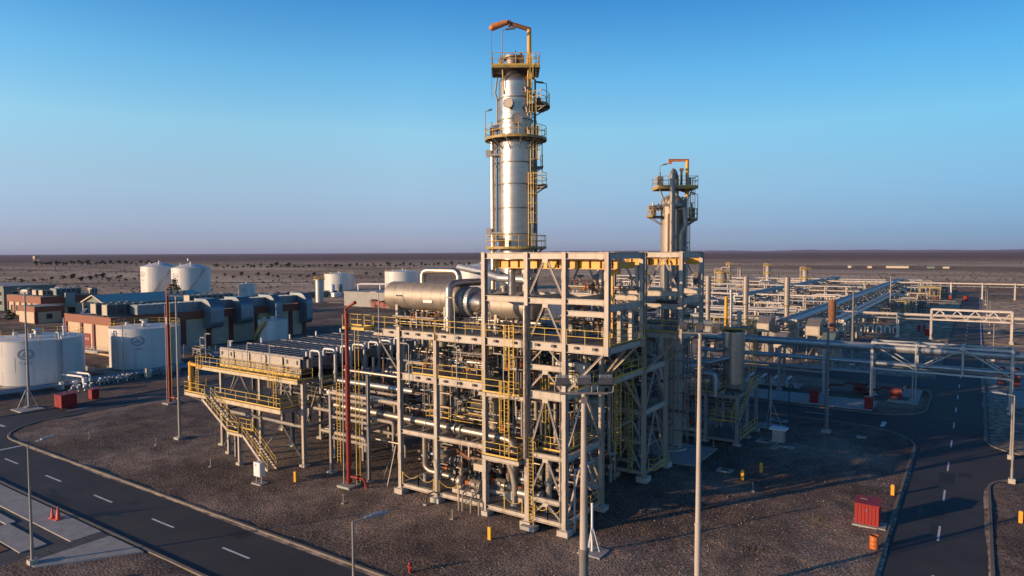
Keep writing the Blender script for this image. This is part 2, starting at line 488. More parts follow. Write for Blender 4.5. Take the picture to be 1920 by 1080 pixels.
# ================================================================== SETTING
def sdbox(x, y, b, rad):
    x0, x1, y0, y1 = b
    cx, cy = (x0 + x1) / 2, (y0 + y1) / 2
    hx, hy = (x1 - x0) / 2 - rad, (y1 - y0) / 2 - rad
    dx, dy = abs(x - cx) - hx, abs(y - cy) - hy
    return rad - (math.hypot(max(dx, 0), max(dy, 0)) + min(max(dx, dy), 0))   # positive inside
def rounded(b, rad, n=10):
    x0, x1, y0, y1 = b
    pts = []
    for cx, cy, a in ((x1 - rad, y1 - rad, 0), (x0 + rad, y1 - rad, pi / 2), (x0 + rad, y0 + rad, pi), (x1 - rad, y0 + rad, 1.5 * pi)):
        for i in range(n + 1):
            t = a + pi / 2 * i / n
            pts.append((cx + rad * cos(t), cy + rad * sin(t)))
    return pts
ISLANDS = {
    'main': ((-75.8, 20.7, -12.7, 50.3), 8.0, 0.45),
    'back': ((-75.8, 20.7, 57.8, 82.0), 6.5, 1.6),
    'back_far': ((-75.8, 20.7, 91.0, 152.0), 6.5, 2.0),
    'tank': ((-330.0, -82.8, -12.7, 160.0), 6.0, 2.0),
    'front': ((-160.0, 20.7, -80.0, -19.6), 6.0, 1.2),
    'right_far': ((27.4, 130.0, 45.0, 150.0), 5.0, 1.6),
    'right_near': ((27.4, 130.0, -80.0, 35.6), 4.5, 1.2),
}
def land_z(x, y):
    v = noise.noise((x * 0.16, y * 0.16, 0.0)) * 0.12 + noise.noise((x * 0.5, y * 0.5, 7.0)) * 0.075 + noise.noise((x * 1.3, y * 1.3, 3.0)) * 0.035
    return v
for key, (b, rad, step) in ISLANDS.items():
    x0, x1, y0, y1 = b
    mg = 1.5 * step
    nx = int((x1 - x0 + 2 * mg) / step) + 1; ny = int((y1 - y0 + 2 * mg) / step) + 1
    vs = []
    for j in range(ny + 1):
        for i in range(nx + 1):
            x = x0 - mg + (x1 - x0 + 2 * mg) * i / nx; y = y0 - mg + (y1 - y0 + 2 * mg) * j / ny
            d = sdbox(x, y, b, rad)
            if d <= 0: z = max(-0.5, 0.3 * d)
            else: z = min(land_z(x, y), 0.02 + d * 0.12) if d < 2 else land_z(x, y)
            vs.append((x, y, z))
    fs = [(j * (nx + 1) + i, j * (nx + 1) + i + 1, (j + 1) * (nx + 1) + i + 1, (j + 1) * (nx + 1) + i) for j in range(ny) for i in range(nx)]
    m = MB(); m.add(vs, fs, True)
    tag(m.obj('gravel_ground', 'gravel' if key in ('main', 'front', 'right_near', 'back', 'tank') else 'sand_yard'), kind='structure')
    # kerb line
    if True:
        pts = rounded(b, rad)
        m = MB()
        N = len(pts); vs = []; fs = []
        for i in range(N):
            P = Vector((*pts[i], 0)); A = Vector((*pts[i - 1], 0)); Bn = Vector((*pts[(i + 1) % N], 0))
            t = (Bn - A).normalized(); nn = Vector((t.y, -t.x, 0))
            for off, z in ((-0.13, -0.3), (-0.13, 0.075), (0.10, 0.085), (0.13, 0.06), (0.14, -0.3)):
                vs.append((P.x + nn.x * off, P.y + nn.y * off, z))
        for i in range(N):
            for j in range(4):
                a = i * 5 + j; c = ((i + 1) % N) * 5 + j
                fs.append((a, c, c + 1, a + 1))
        m.add(vs, fs)
        tag(m.obj('kerb', 'kerb_stone'), kind='structure')

# one asphalt sheet in cells so that no two of its faces share a plane
RECTS = [(-340, 27.5, -19.7, -12.6), (-82.9, -75.7, -19.7, 160), (20.6, 27.5, -90, 345), (-82.9, 27.5, 50.2, 57.9), (-82.9, 27.5, 81.9, 91.1), (27.5, 140, 35.4, 45.2)]
xs = sorted({v for r_ in RECTS for v in r_[:2]}); ys = sorted({v for r_ in RECTS for v in r_[2:]})
m = MB()
for i in range(len(xs) - 1):
    for j in range(len(ys) - 1):
        cx, cy = (xs[i] + xs[i + 1]) / 2, (ys[j] + ys[j + 1]) / 2
        if any(r_[0] < cx < r_[1] and r_[2] < cy < r_[3] for r_ in RECTS):
            x0, x1, y0, y1 = xs[i] - 0.0, xs[i + 1], ys[j], ys[j + 1]
            m.add([(x0, y0, -0.05), (x1, y0, -0.05), (x1, y1, -0.05), (x0, y1, -0.05)], [(0, 1, 2, 3)])
# rounded junction corners need asphalt under them as well
for key, (b, rad, step) in ISLANDS.items():
    x0, x1, y0, y1 = b
    for (cx, cy, sx, sy) in ((x1, y1, -1, -1), (x0, y1, 1, -1), (x0, y0, 1, 1), (x1, y0, -1, 1)):
        if -90 < cx < 30 and -25 < cy < 60:
            xa, xb = sorted((cx + sx * 0.12, cx + sx * rad)); ya, yb = sorted((cy + sy * 0.12, cy + sy * rad))
            m.add([(xa, ya, -0.054), (xb, ya, -0.054), (xb, yb, -0.054), (xa, yb, -0.054)], [(0, 1, 2, 3)])
road = tag(m.obj('road', 'asphalt'), kind='structure')
m = MB(); m.box((0, 0, 0), (3.3, 0.16, 0.006)); dash_p = m.mesh('marking', 'road_white')
m = MB(); m.box((0, 0, 0), (0.16, 3.3, 0.006)); dash_q = m.mesh('marking', 'road_white')
WL[road.name] = (0, 0, 0)
for k in range(-3, 12):
    inst('marking', dash_p, road, (-18.6 - 10 * k, -16.15, -0.046))
for k in range(-4, 26):
    inst('marking', dash_q, road, (24.05, 16.6 + 10 * k, -0.046))
for k in range(0, 8):
    inst('marking', dash_q, road, (-79.3, -0.6 + 10 * k, -0.046))
for k in range(0, 4):
    inst('marking', dash_p, road, (8.5 - 10 * k, 54.1, -0.046))
m = MB(); m.box((16.6, 52.3, -0.046), (0.5, 3.0, 0.006)); m.obj('marking', 'road_white', road)
m = MB(); m.box((-64.5, -14.4, -0.046), (0.4, 3.0, 0.006)); m.obj('marking', 'road_white', road)
m = MB(); m.box((-77.9, -10.6, -0.046), (3.0, 0.35, 0.006)); m.obj('marking', 'road_white', road)
m = MB(); m.box((27.2, 240, -0.046), (0.2, 200, 0.006)); m.obj('marking', 'road_white', road)

# the desert plain out to the horizon
m = MB()
g = [-30000, -14000, -5000, -2000, -900, -400, -150, 150, 400, 900, 2000, 5000, 14000, 30000]
vs = []
for y in g:
    for x in g:
        vs.append((x, y, -0.12))
n_ = len(g)
m.add(vs, [(j * n_ + i, j * n_ + i + 1, (j + 1) * n_ + i + 1, (j + 1) * n_ + i) for j in range(n_ - 1) for i in range(n_ - 1)], False)
tag(m.obj('ground', 'desert'), kind='structure')
# low table hills on the horizon, right of the plant
m = MB()
vs = []; fs = []
NS = 120
for i in range(NS + 1):
    a = radians(90 + 34.3 - 40 + 48 * i / NS)          # bearing fan that takes in the right half of the view
    R = 17000
    hgt = 30 + 34 * max(0, noise.noise((i * 0.11, 3.1, 0)) + 0.35) * min(1, (NS - i) / 40.0) + 12 * noise.noise((i * 0.5, 1, 0))
    hgt *= min(1.0, (NS - i) / 25.0)
    for k, (dr, zz) in enumerate(((0, -2.0), (900, hgt * 0.75), (1500, hgt), (5000, hgt * 0.9), (8000, -2.0))):
        vs.append((26 + (R + dr) * cos(a), -45 + (R + dr) * sin(a), zz))
for i in range(NS):
    for k in range(4):
        fs.append((i * 5 + k, (i + 1) * 5 + k, (i + 1) * 5 + k + 1, i * 5 + k + 1))
m.add(vs, fs, True)
tag(m.obj('hills', 'desert'), kind='structure')

# evening haze: one even box of air round the whole scene
hz = bpy.data.materials.new('haze'); hz.use_nodes = True
hn = hz.node_tree.nodes; hn.remove(hn['Principled BSDF'])
pv = hn.new('ShaderNodeVolumePrincipled')
pv.inputs['Color'].default_value = (0.50, 0.58, 0.92, 1)
pv.inputs['Density'].default_value = 0.00002
pv.inputs['Anisotropy'].default_value = 0.0
hz.node_tree.links.new(pv.outputs[0], hn['Material Output'].inputs['Volume'])
MATS['haze'] = hz
m = MB(); m.bx(-32000, 32000, -32000, 32000, -3.2, 120)
tag(m.obj('haze', 'haze'), kind='stuff')

# dirt tracks and a side road on the plain, roughly across the view
def strip(name, d0, x0, x1, wid, m_, sl=0.0):
    b = MB(); rr = Vector((cos(YAW), sin(YAW), 0)); ff = Vector((-sin(YAW), cos(YAW), 0)); C_ = Vector((26, -45.3, -0.112))
    N = 24; vs = []
    for i in range(N + 1):
        t = x0 + (x1 - x0) * i / N
        dd = d0 + sl * (t - x0) + 6 * noise.noise((t * 0.012, d0 * 0.1, 0))
        for k in (0, wid): vs.append(C_ + rr * t + ff * (dd + k))
    b.add(vs, [(2 * i, 2 * i + 2, 2 * i + 3, 2 * i + 1) for i in range(N)])
    tag(b.obj(name, m_), kind='structure')
strip('dirt_track', 470, -420, -60, 9, 'track_sand', 0.05)
strip('side_road', 505, -330, -120, 14, 'asphalt', 0.03)
strip('dirt_track', 600, -520, -230, 16, 'track_sand')
strip('dirt_track', 760, -700, -100, 14, 'track_sand', 0.04)
strip('dirt_track', 1180, -900, 60, 26, 'track_sand', 0.02)
strip('dirt_track', 700, 120, 560, 16, 'track_sand', 0.15)
strip('dirt_track', 1250, 200, 1100, 34, 'track_sand', 0.1)
# ================================================================== MAIN STEEL FRAME
PA, PB, PC, PD, PE, PX = -17.3, -12.95, -7.65, -3.45, 0.0, 3.6
QB = 6.2
frame = thing('steel_structure', 'tall beige open steel frame with yellow handrails, in front of the tallest column', 'steel frame', (0, 0, 0))
SP = 'steel_paint'
def column(par, p, q, z0, z1, w=0.42, face='q', m=SP):
    b = MB()
    b.ibeam((p, q, z0), (p, q, z1), w * 0.8, w * 1.1, (0, 1, 0) if face == 'q' else (1, 0, 0), 0.045, 0.04)
    return b.obj('column', m, par)
def beam(par, a, b_, h=0.45, w=0.3, m=SP):
    b = MB(); b.ibeam(a, b_, w, h, (0, 0, 1), 0.045, 0.04)
    return b.obj('beam', m, par)
def brace(par, a, b_, w=0.17, m=SP):
    b = MB(); w *= 0.8; b.ibeam(a, b_, w, w, None, 0.025, 0.03)
    return b.obj('brace', m, par)
def vbrace(par, p0, p1, q, zt, zb, **k):
    """inverted V between two columns of a row along p"""
    c = (p0 + p1) / 2
    brace(par, (c - 0.12, q, zt), (p0 + 0.25, q, zb), **k); brace(par, (c + 0.12, q, zt), (p1 - 0.25, q, zb), **k)
def vbrace_q(par, p, q0, q1, zt, zb, **k):
    c = (q0 + q1) / 2
    brace(par, (p, c - 0.12, zt), (p, q0 + 0.25, zb), **k); brace(par, (p, c + 0.12, zt), (p, q1 - 0.25, zb), **k)
def footing(par, p, q, s=0.95, h=0.42, m='concrete_paint'):
    b = MB(); b.box((p, q, h / 2 - 0.15), (s, s, h + 0.3)); b.box((p, q, h + 0.03), (0.55, 0.55, 0.06))
    return b.obj('footing', m, par)

ZTOP = 22.0
for q in (0.0, QB):
    for p, z1 in ((PA, 15.3), (PB, 14.35), (PC, ZTOP), (PD, ZTOP), (PE, ZTOP)):
        column(frame, p, q, 0.48, z1 - 0.0)
        footing(frame, p, q)
    column(frame, PX, q, 14.32, ZTOP)
rowp = [PA, PB, PC, PD, PE]
for q in (0.0, QB):
    for a, b_ in zip([PC, PD, PE], [PD, PE, PX]):
        beam(frame, (a + 0.22, q, ZTOP - 0.28), (b_ - 0.22, q, ZTOP - 0.28), 0.5)
    beam(frame, (PC + 0.22, q, 18.25), (PD - 0.22, q, 18.25), 0.45)
    beam(frame, (PD + 0.22, q, 18.2), (PE - 0.22, q, 18.2), 0.45)
    beam(frame, (PE + 0.22, q, 18.25), (PX - 0.22, q, 18.25), 0.42)
    beam(frame, (PE + 0.22, q, 17.35), (PX - 0.22, q, 17.35), 0.42)
    # deck girders
    beam(frame, (-20.6, q, 14.66), (PA - 0.22, q, 14.66), 0.66)
    for a, b_ in zip(rowp, rowp[1:]):
        beam(frame, (a + 0.22, q, 14.66), (b_ - 0.22, q, 14.66), 0.66)
        lv = {PA: (10.8, 5.72), PB: (10.8, 5.72), PC: (10.32, 5.2), PD: (10.75, 5.9)}[a]
        if not (a == PC and q == 0):
            beam(frame, (a + 0.22, q, lv[0]), (b_ - 0.22, q, lv[0]), 0.62)
        beam(frame, (a + 0.22, q, lv[1]), (b_ - 0.22, q, lv[1]), 0.38)
        beam(frame, (a + 0.22, q, 0.72), (b_ - 0.22, q, 0.72), 0.36)
    beam(frame, (PE + 0.22, q, 14.66), (PX + 0.2, q, 14.66), 0.66)
    beam(frame, (PD + 0.22, q, 12.95), (PE - 0.22, q, 12.95), 0.42)
    beam(frame, (PD + 0.22, q, 2.35), (PE - 0.5, q, 2.35), 0.36)
    vbrace(frame, PD, PE, q, 21.4, 18.7); vbrace(frame, PD, PE, q, 17.9, 15.1)
    vbrace(frame, PD, PE, q, 12.6, 11.2); vbrace(frame, PD, PE, q, 10.4, 6.2); vbrace(frame, PD, PE, q, 5.65, 2.7); vbrace(frame, PD, PE, q, 2.1, 0.9)
    brace(frame, (PD + 0.25, q, 13.2), (PD + 1.35, q, 14.3), 0.13); brace(frame, (PE - 0.25, q, 13.2), (PE - 1.35, q, 14.3), 0.13)
    brace(frame, (PE + 0.22, q, 11.3), (PX - 0.4, q, 14.3), 0.2)
vbrace(frame, PE, PX, QB, 21.4, 18.6); vbrace(frame, PE, PX, QB, 17.0, 15.1)
beam(frame, (PC - 0.6, -0.12, 10.3), (PD - 0.25, -0.12, 10.3), 0.4)            # proud balcony girder
beam(frame, (PC + 0.25, -0.75, 5.15), (PD - 0.35, -0.75, 5.15), 0.36)
for p in (PC + 0.4, PD - 0.5):
    beam(frame, (p, -0.62, 5.12), (p, -0.1, 5.12), 0.3, 0.2)
beam(frame, (PE - 0.45, 0.0, 5.4), (PE - 0.45, 0.02, 5.4), 0.3)
# girders across, from the front row to the back row
for p, lv in ((PA, (14.66, 10.8, 5.72, 0.72)), (PB, (14.66, 10.8, 5.72, 0.72)), (PC, (21.72, 18.25, 14.66, 10.8, 5.72, 0.72)), (PD, (21.72, 18.25, 14.66, 10.6, 5.6, 0.72)), (PE, (21.72, 18.2, 14.66, 10.8, 5.9, 0.72)), (PX, (21.72, 17.8, 14.66))):
    for z in lv:
        beam(frame, (p, 0.24, z), (p, QB - 0.24, z), 0.5 if z > 1 else 0.34)
beam(frame, (-20.45, 0.24, 14.66), (-20.45, QB - 0.24, 14.66), 0.6)
for p in (PA + 2.1, PB + 1.7, PB + 3.5, PC + 2.0):
    beam(frame, (p, 0.24, 5.74), (p, QB - 0.24, 5.74), 0.24, 0.18)
for zt, zb in ((10.4, 6.3), (5.5, 1.0)):
    vbrace_q(frame, PE, 0, QB, zt, zb)
brace(frame, (PE, QB, 11.2), (PX - 0.3, QB - 2.6, 14.25), 0.22)
column(frame, PX, 2.1, 14.99, 17.5, 0.36); column(frame, PX, 4.15, 14.99, 17.5, 0.36)
column(frame, PE - 0.42, 0.02, 2.55, 5.7, 0.16)
# decks
for nm, x0, x1, z in (('deck', -20.55, -17.1, 15.03), ('deck', -17.1, PC, 15.03), ('deck', PC, PX + 0.15, 15.03), ('deck', PA + 0.25, PB, 11.14), ('deck', PB, PC, 11.14), ('deck', PD + 0.3, PE - 0.2, 11.09), ('deck', PA + 0.3, PC - 0.2, 0.93), ('deck', PC - 0.2, PE - 0.3, 0.93)):
    b = MB(); b.bx(x0 + 0.01, x1 - 0.01, 0.1, QB - 0.05, z - 0.03, z); b.obj(nm, 'grating', frame)
b = MB(); b.bx(PC - 0.3, PD - 0.2, -0.75, QB - 0.1, 10.52, 10.55); b.obj('deck', 'grating', frame)
b = MB(); b.bx(PC + 0.2, PD - 0.3, -0.9, 1.6, 5.36, 5.39); b.obj('deck', 'grating', frame)
b = MB(); b.bx(PD + 0.4, PE - 0.5, 0.7, QB - 0.4, 6.12, 6.15); b.obj('deck', 'grating', frame)
b = MB(); b.bx(PA + 0.4, PC - 0.3, 3.0, QB - 0.3, 5.95, 5.98); b.obj('deck', 'grating', frame)
# dark clips under the handrail posts
clip = MB(); clip.box((0, 0, 0), (0.26, 0.14, 0.2)); clip_me = clip.mesh('rail_clip', 'dark_machine')
def frail(pts, **k):
    b = MB(); railing(b, pts, **k); return b.obj('railing', 'yellow_paint', frame)
for a, b_ in ((-20.5, PA - 0.25), (PA + 0.25, PB - 0.05), (PB + 0.05, PC - 0.25), (PC + 0.25, PD - 0.25), (PD + 0.25, PE - 0.25), (PE + 0.25, PX - 0.22)):
    frail([(a, -0.18, 15.0), (b_, -0.18, 15.0)], toe=0.0)
    n_ = max(2, round((b_ - a) / 1.5))
    for i in range(n_):
        inst('rail_clip', clip_me, frame, (a + (b_ - a) * (i + 0.5) / n_, -0.2, 14.74))
for a, b_ in ((-20.5, PA), (PA, PC), (PC + .3, PD - .2), (PD + .3, PE - .2), (PE + .3, PX - .2)):
    frail([(a, QB + 0.1, 15.03), (b_, QB + 0.1, 15.03)], toe=0.0)
frail([(PX + 0.24, -0.1, 15.03), (PX + 0.24, QB, 15.03)], toe=0.1)
frail([(-20.62, 0, 15.03), (-20.62, QB, 15.03)], toe=0.1)
for a, b_ in ((PA + 1.6, PB - 0.25), (PB + 0.3, PC - 0.25)):
    frail([(a, -0.12, 11.14), (b_, -0.12, 11.14)], toe=0.14)
    n_ = max(2, round((b_ - a) / 1.5))
    for i in range(n_):
        inst('rail_clip', clip_me, frame, (a + (b_ - a) * (i + 0.5) / n_, -0.2, 10.85))
frail([(PC + 0.25, -0.72, 10.55), (PC + 2.1, -0.72, 10.55)], toe=0.14)
frail([(PC + 2.2, -0.76, 10.55), (PD - 0.3, -0.76, 10.55), (PD - 0.3, 0.8, 10.55)], toe=0.14)
frail([(PC + 0.35, -0.85, 5.39), (PD - 0.4, -0.85, 5.39), (PD - 0.4, 1.4, 5.39)], toe=0.14)
frail([(PC + 0.35, 1.55, 5.39), (PD - 0.4, 1.55, 5.39)], toe=0.14)
frail([(PD + 0.5, 0.8, 6.15), (PE - 0.6, 0.8, 6.15), (PE - 0.6, 5.6, 6.15)], toe=0.14)
frail([(PD + 0.4, 2.6, 11.1), (PE - 0.3, 2.6, 11.1)], toe=0.14)
frail([(PA + 0.4, 3.05, 5.98), (PB + 0.1, 3.05, 5.98)], toe=0.1); frail([(PB + 0.1, 3.05, 5.98), (PC - 0.4, 3.05, 5.98)], toe=0.1)
frail([(PA + 0.4, 5.6, 5.98), (PC - 0.4, 5.6, 5.98)], toe=0.1)
frail([(PB + 1.6, 2.2, 7.6), (PB + 3.6, 2.2, 7.6), (PB + 3.6, 3.0, 7.6)], toe=0.1)
frail([(PA + 1.9, 2.0, 6.9), (PB - 0.3, 2.0, 6.9)], toe=0.1)
frail([(PE + 0.12, 0.5, 11.1), (PE + 0.12, QB - 0.4, 11.1)], toe=0.1)
frail([(PE + 0.25, 2.4, 0.95), (PE + 0.25, QB - 1.0, 0.95)], toe=0.1)
# ladders
def flad(base, top, nrm, cage=None):
    b = MB(); ladder(b, base, top, nrm, cage=cage); return b.obj('ladder', 'yellow_paint', frame)
flad((PD - 0.9, -0.95, 10.55), (PD - 0.9, -0.95, 16.2), (0, -1, 0), 2.2)
flad((PC + 2.55, -0.55, 5.4), (PC + 2.55, -0.55, 11.7), (0, -1, 0), 2.2)
flad((PD + 0.5, -0.3, 0.2), (PD + 0.5, -0.3, 7.4), (0, -1, 0))
flad((PE + 1.0, QB + 1.2, 4.6), (PE + 1.0, QB + 1.2, 11.8), (0, -1, 0), 1.2)
flad((PD + 1.0, 1.4, 6.2), (PD + 1.0, 1.4, 11.9), (0, -1, 0), 2.2)
b = MB(); b.box((PD + 0.5, -0.55, 0.12), (1.3, 0.8, 0.3)); b.obj('ladder_plinth', 'concrete', frame)
b = MB()                                                   # orange lifting beam under the roof girders
b.ibeam((PC + 0.3, 1.0, 21.05), (PX + 0.3, 1.0, 21.05), 0.3, 0.72, (0, 0, 1), 0.05, 0.05)
b.obj('lifting_beam', 'orange_paint', frame)
rib = MB(); rib.box((0, 0, 0), (0.07, 0.31, 0.6)); rib_me = rib.mesh('stiffener', 'rust_brown')
for i in range(12):
    inst('stiffener', rib_me, frame, (PC + 0.9 + i * 0.93, 1.0, 21.05))
b = MB(); b.ibeam((PX - 0.5, 0.3, 20.95), (PX - 0.5, QB - 0.3, 20.95), 0.3, 0.5, (0, 0, 1)); b.box((PX - 1.2, 3.5, 20.5), (0.9, 0.6, 0.5)); b.obj('hoist', 'orange_paint', frame)
b = MB(); b.bar((PX - 1.6, 4.0, 20.6), (PX - 1.6, 4.0, 15.1), 0.22, 0.22); b.obj('hoist_post', 'orange_paint', frame)
spl = MB(); spl.box((0, 0, 0), (0.36, 0.03, 0.62))
for i in (-1, 1):
    for j in range(4): spl.box((i * 0.1, -0.025, -0.22 + j * 0.15), (0.045, 0.03, 0.045))
spl_me = spl.mesh('splice_plate', SP)
for p, zs in ((PA, (3.4, 8.0, 12.6)), (PB, (3.4, 8.0, 12.6)), (PC, (3.4, 8.6, 12.6, 16.6, 20.2)), (PD, (3.9, 8.6, 16.6, 20.2)), (PE, (3.9, 8.6, 16.6, 20.2)), (PX, (16.6, 20.2))):
    for z in zs: inst('splice_plate', spl_me, frame, (p, -0.25, z))
gus = MB(); gus.box((0, 0, 0), (0.5, 0.03, 0.34)); gus_me = gus.mesh('gusset', SP)
for z in (21.35, 17.85, 12.6, 10.35, 5.6, 2.05): inst('gusset', gus_me, frame, ((PD + PE) / 2, -0.1, z))
# chains across the ground bays
for a, b_ in ((PA + 0.3, PA + 2.2), (PA + 2.2, PB - 0.35), (PB + 0.3, PB + 2.4), (PC + 2.0, PD - 0.45), (PD + 0.75, PD + 1.95), (PD + 1.95, PE - 0.35)):
    c = MB()
    for p in (a, b_):
        c.bar((p, -0.12, 0.9), (p, -0.12, 2.0), 0.07, 0.07)
    c.pipe([(a + (b_ - a) * t, -0.12, 1.95 - 0.42 * (1 - (2 * t - 1) ** 2)) for t in [k / 8 for k in range(9)]], 0.025, 5, 0.01, False)
    c.obj('chain_barrier', 'yellow_paint', frame)
# slim work lights on posts
def worklight(par, p, q, z0, z1, dx=0.9, dy=0.0):
    b = MB(); b.tube((p, q, z0), (p, q, z1), 0.045, 6)
    b.pipe([(p, q, z1), (p + dx * 0.1, q + dy * .1, z1 + 0.12), (p + dx * 0.25, q + dy * .25, z1 + 0.14)], 0.04, 5)
    o = b.obj('lamp_post', 'galvanised', par)
    c = MB(); c.bar((p + dx * 0.15, q + dy * .15, z1 + 0.16), (p + dx * 1.1, q + dy * 1.1, z1 + 0.16), 0.2, 0.1); c.obj('lamp_head', 'steel_mid', o)
    WL[o.name] = WL[par.name]
    return o
for p, z0, z1 in ((-15.9, 10.4, 13.7), (-10.4, 10.4, 13.9), (-19.6, 14.4, 18.2), (-10.6, 14.4, 18.0), (PC + 2.1, 10.5, 13.6)):
    worklight(frame, p, -0.32, z0, z1, -0.9)

# ================================================================== REAR STEEL FRAME
rear = thing('steel_structure', 'narrower beige steel frame below the shorter column, patched with shadow', 'steel frame', (PE, 15.1, 0))
RQ0, RQ1 = 15.1, 20.6
for q in (RQ0, RQ1):
    for p in (-6.5, -3.2, PE):
        column(rear, p, q, 0.5, ZTOP if p > -4 else 15); footing(rear, p, q, 1.1, 0.5)
    column(rear, PX, q, 13.6, ZTOP)
    for a, b_ in ((-3.2, PE), (PE, PX)):
        for z in (ZTOP - 0.28, 18.1, 16.9, 14.2):
            beam(rear, (a + 0.22, q, z), (b_ - 0.22, q, z), 0.48)
    for a, b_ in ((-6.5, -3.2), (-3.2, PE)):
        for z in (10.7, 6.6, 3.7, 0.75):
            beam(rear, (a + 0.22, q, z), (b_ - 0.22, q, z), 0.5 if z > 4 else 0.34)
    vbrace(rear, -3.2, PE, q, 13.9, 11.0); vbrace(rear, -3.2, PE, q, 10.3, 6.9); vbrace(rear, -3.2, PE, q, 6.2, 3.95); vbrace(rear, -3.2, PE, q, 3.4, 1.0)
    brace(rear, (PE + 0.22, q, 10.8), (PX - 0.3, q, 13.9), 0.2)
    vbrace(rear, PE, PX, q, 21.3, 18.4)
for p, lv in ((-6.5, (10.7, 6.6, 0.75)), (-3.2, (21.72, 14.2, 10.7, 0.75)), (PE, (21.72, 17.4, 14.2, 10.7, 6.6, 0.75)), (PX, (21.72, 17.4, 14.2))):
    for z in lv:
        beam(rear, (p, RQ0 + 0.24, z), (p, RQ1 - 0.24, z), 0.55 if z > 1 else 0.3)
vbrace_q(rear, PE, RQ0, RQ1, 10.4, 6.9); vbrace_q(rear, PE, RQ0, RQ1, 6.3, 1.0)
for z in (10.7, 14.3):                                     # link girders to the front frame
    beam(rear, (PE, QB + 0.25, z), (PE, RQ0 - 0.25, z), 0.5)
brace(rear, (PE, QB + 0.3, 13.6), (PE, 10.5, 10.9), 0.22); brace(rear, (PE, RQ0 - 0.3, 6.8), (PE, 10.7, 10.5), 0.22)
b = MB(); b.bx(-6.4, PX + 0.1, RQ0 + 0.1, RQ1, 14.47, 14.5); b.obj('deck', 'grating', rear)
b = MB(); b.bx(-6.4, PE - 0.1, RQ0 + 0.1, RQ1, 10.98, 11.01); b.obj('deck', 'grating', rear)
b = MB(); b.bx(-6.4, PE - 0.2, RQ0 + 0.1, RQ1, 0.95, 0.98); b.obj('deck', 'grating', rear)
b = MB(); b.bx(-6.4, PE + 0.2, QB + 0.5, RQ0 - 0.2, 10.98, 11.01); b.obj('deck', 'grating', rear)
for pts in ([(PE + .25, RQ0 - 0.1, 14.5), (PX - .25, RQ0 - 0.1, 14.5)], [(PX + .2, RQ0, 14.5), (PX + .2, RQ1, 14.5)], [(PE + .25, QB + 0.6, 11.0), (PE + .25, RQ0 - .3, 11.0)], [(-6, RQ0 - .1, 11.0), (-.3, RQ0 - .1, 11.0)], [(PE + .3, RQ0 + .5, 0.98), (PE + 0.9, RQ0 + 0.5, .98), (PE + .9, RQ1 - 1.2, .98)]):
    b = MB(); railing(b, pts); b.obj('railing', 'yellow_paint', rear)
for y0 in (RQ0, RQ1):
    b = MB(); b.ibeam((-3.0, y0 + 0.6, 21.05), (PX - 0.4, y0 + 0.6, 21.05), 0.3, 0.6, (0, 0, 1)); b.obj('lifting_beam', 'orange_paint', rear)
for i in range(7):
    inst('stiffener', rib_me, rear, (-2.5 + i * 0.9, RQ0 + 0.6, 21.05))
b = MB(); ladder(b, (-1.2, RQ0 - 0.4, 0.9), (-1.2, RQ0 - 0.4, 12.0), (0, -1, 0), cage=2.2); b.obj('ladder', 'yellow_paint', rear)
b = MB(); b.box((PX - 0.1, RQ1 - 1.2, 19.4), (0.5, 0.4, 1.3)); b.obj('hanging_box', 'dark_machine', rear)
# ================================================================== TALL COLUMN
TP, TQ, TR = -10.0, 8.2, 1.58
tower = thing('distillation_column', 'tallest silver clad column rising behind the beige frame, with orange davit on top', 'process column', (TP, TQ, 0))
def shell(par, c, r, z0, z1, m='cladding', dome=0.35, step=1.25, band=True, n=40):
    b = MB()
    z = z0
    while z < z1 - 0.01:                                   # cladding sheets lap one over the other
        ze = min(z1, z + step)
        b.lathe([(r, z), (r, ze - 0.03)], c, n)
        b.lathe([(r, ze - 0.03), (r + 0.016, ze - 0.028)], c, n)
        b.lathe([(r + 0.016, ze - 0.028), (r + 0.016, ze)], c, n)
        b.lathe([(r + 0.016, ze), (r, ze + 0.002)], c, n)
        z = ze
    b.lathe([(max(0.001, r * cos(pi / 2 * i / 8)), z1 + r * 2 * dome * sin(pi / 2 * i / 8)) for i in range(9)], c, n)
    return b.obj('shell', m, par)
shell(tower, (TP, TQ, 0), TR, 0.3, 37.6, dome=0.32)
for z in (23.7, 26.1, 28.3, 30.3, 34.2, 36.2):
    b = MB(); b.lathe([(TR + 0.02, z - 0.06), (TR + 0.06, z - 0.06), (TR + 0.06, z + 0.06), (TR + 0.02, z + 0.06)], (TP, TQ, 0), 40, smooth=False); b.obj('insulation_band', 'band_dark', tower)
b = MB(); b.lathe([(TR + 0.5, 0), (TR + 0.5, 0.35), (TR, 0.36)], (TP, TQ, 0), 32, smooth=False); b.obj('base_ring', 'concrete', tower)
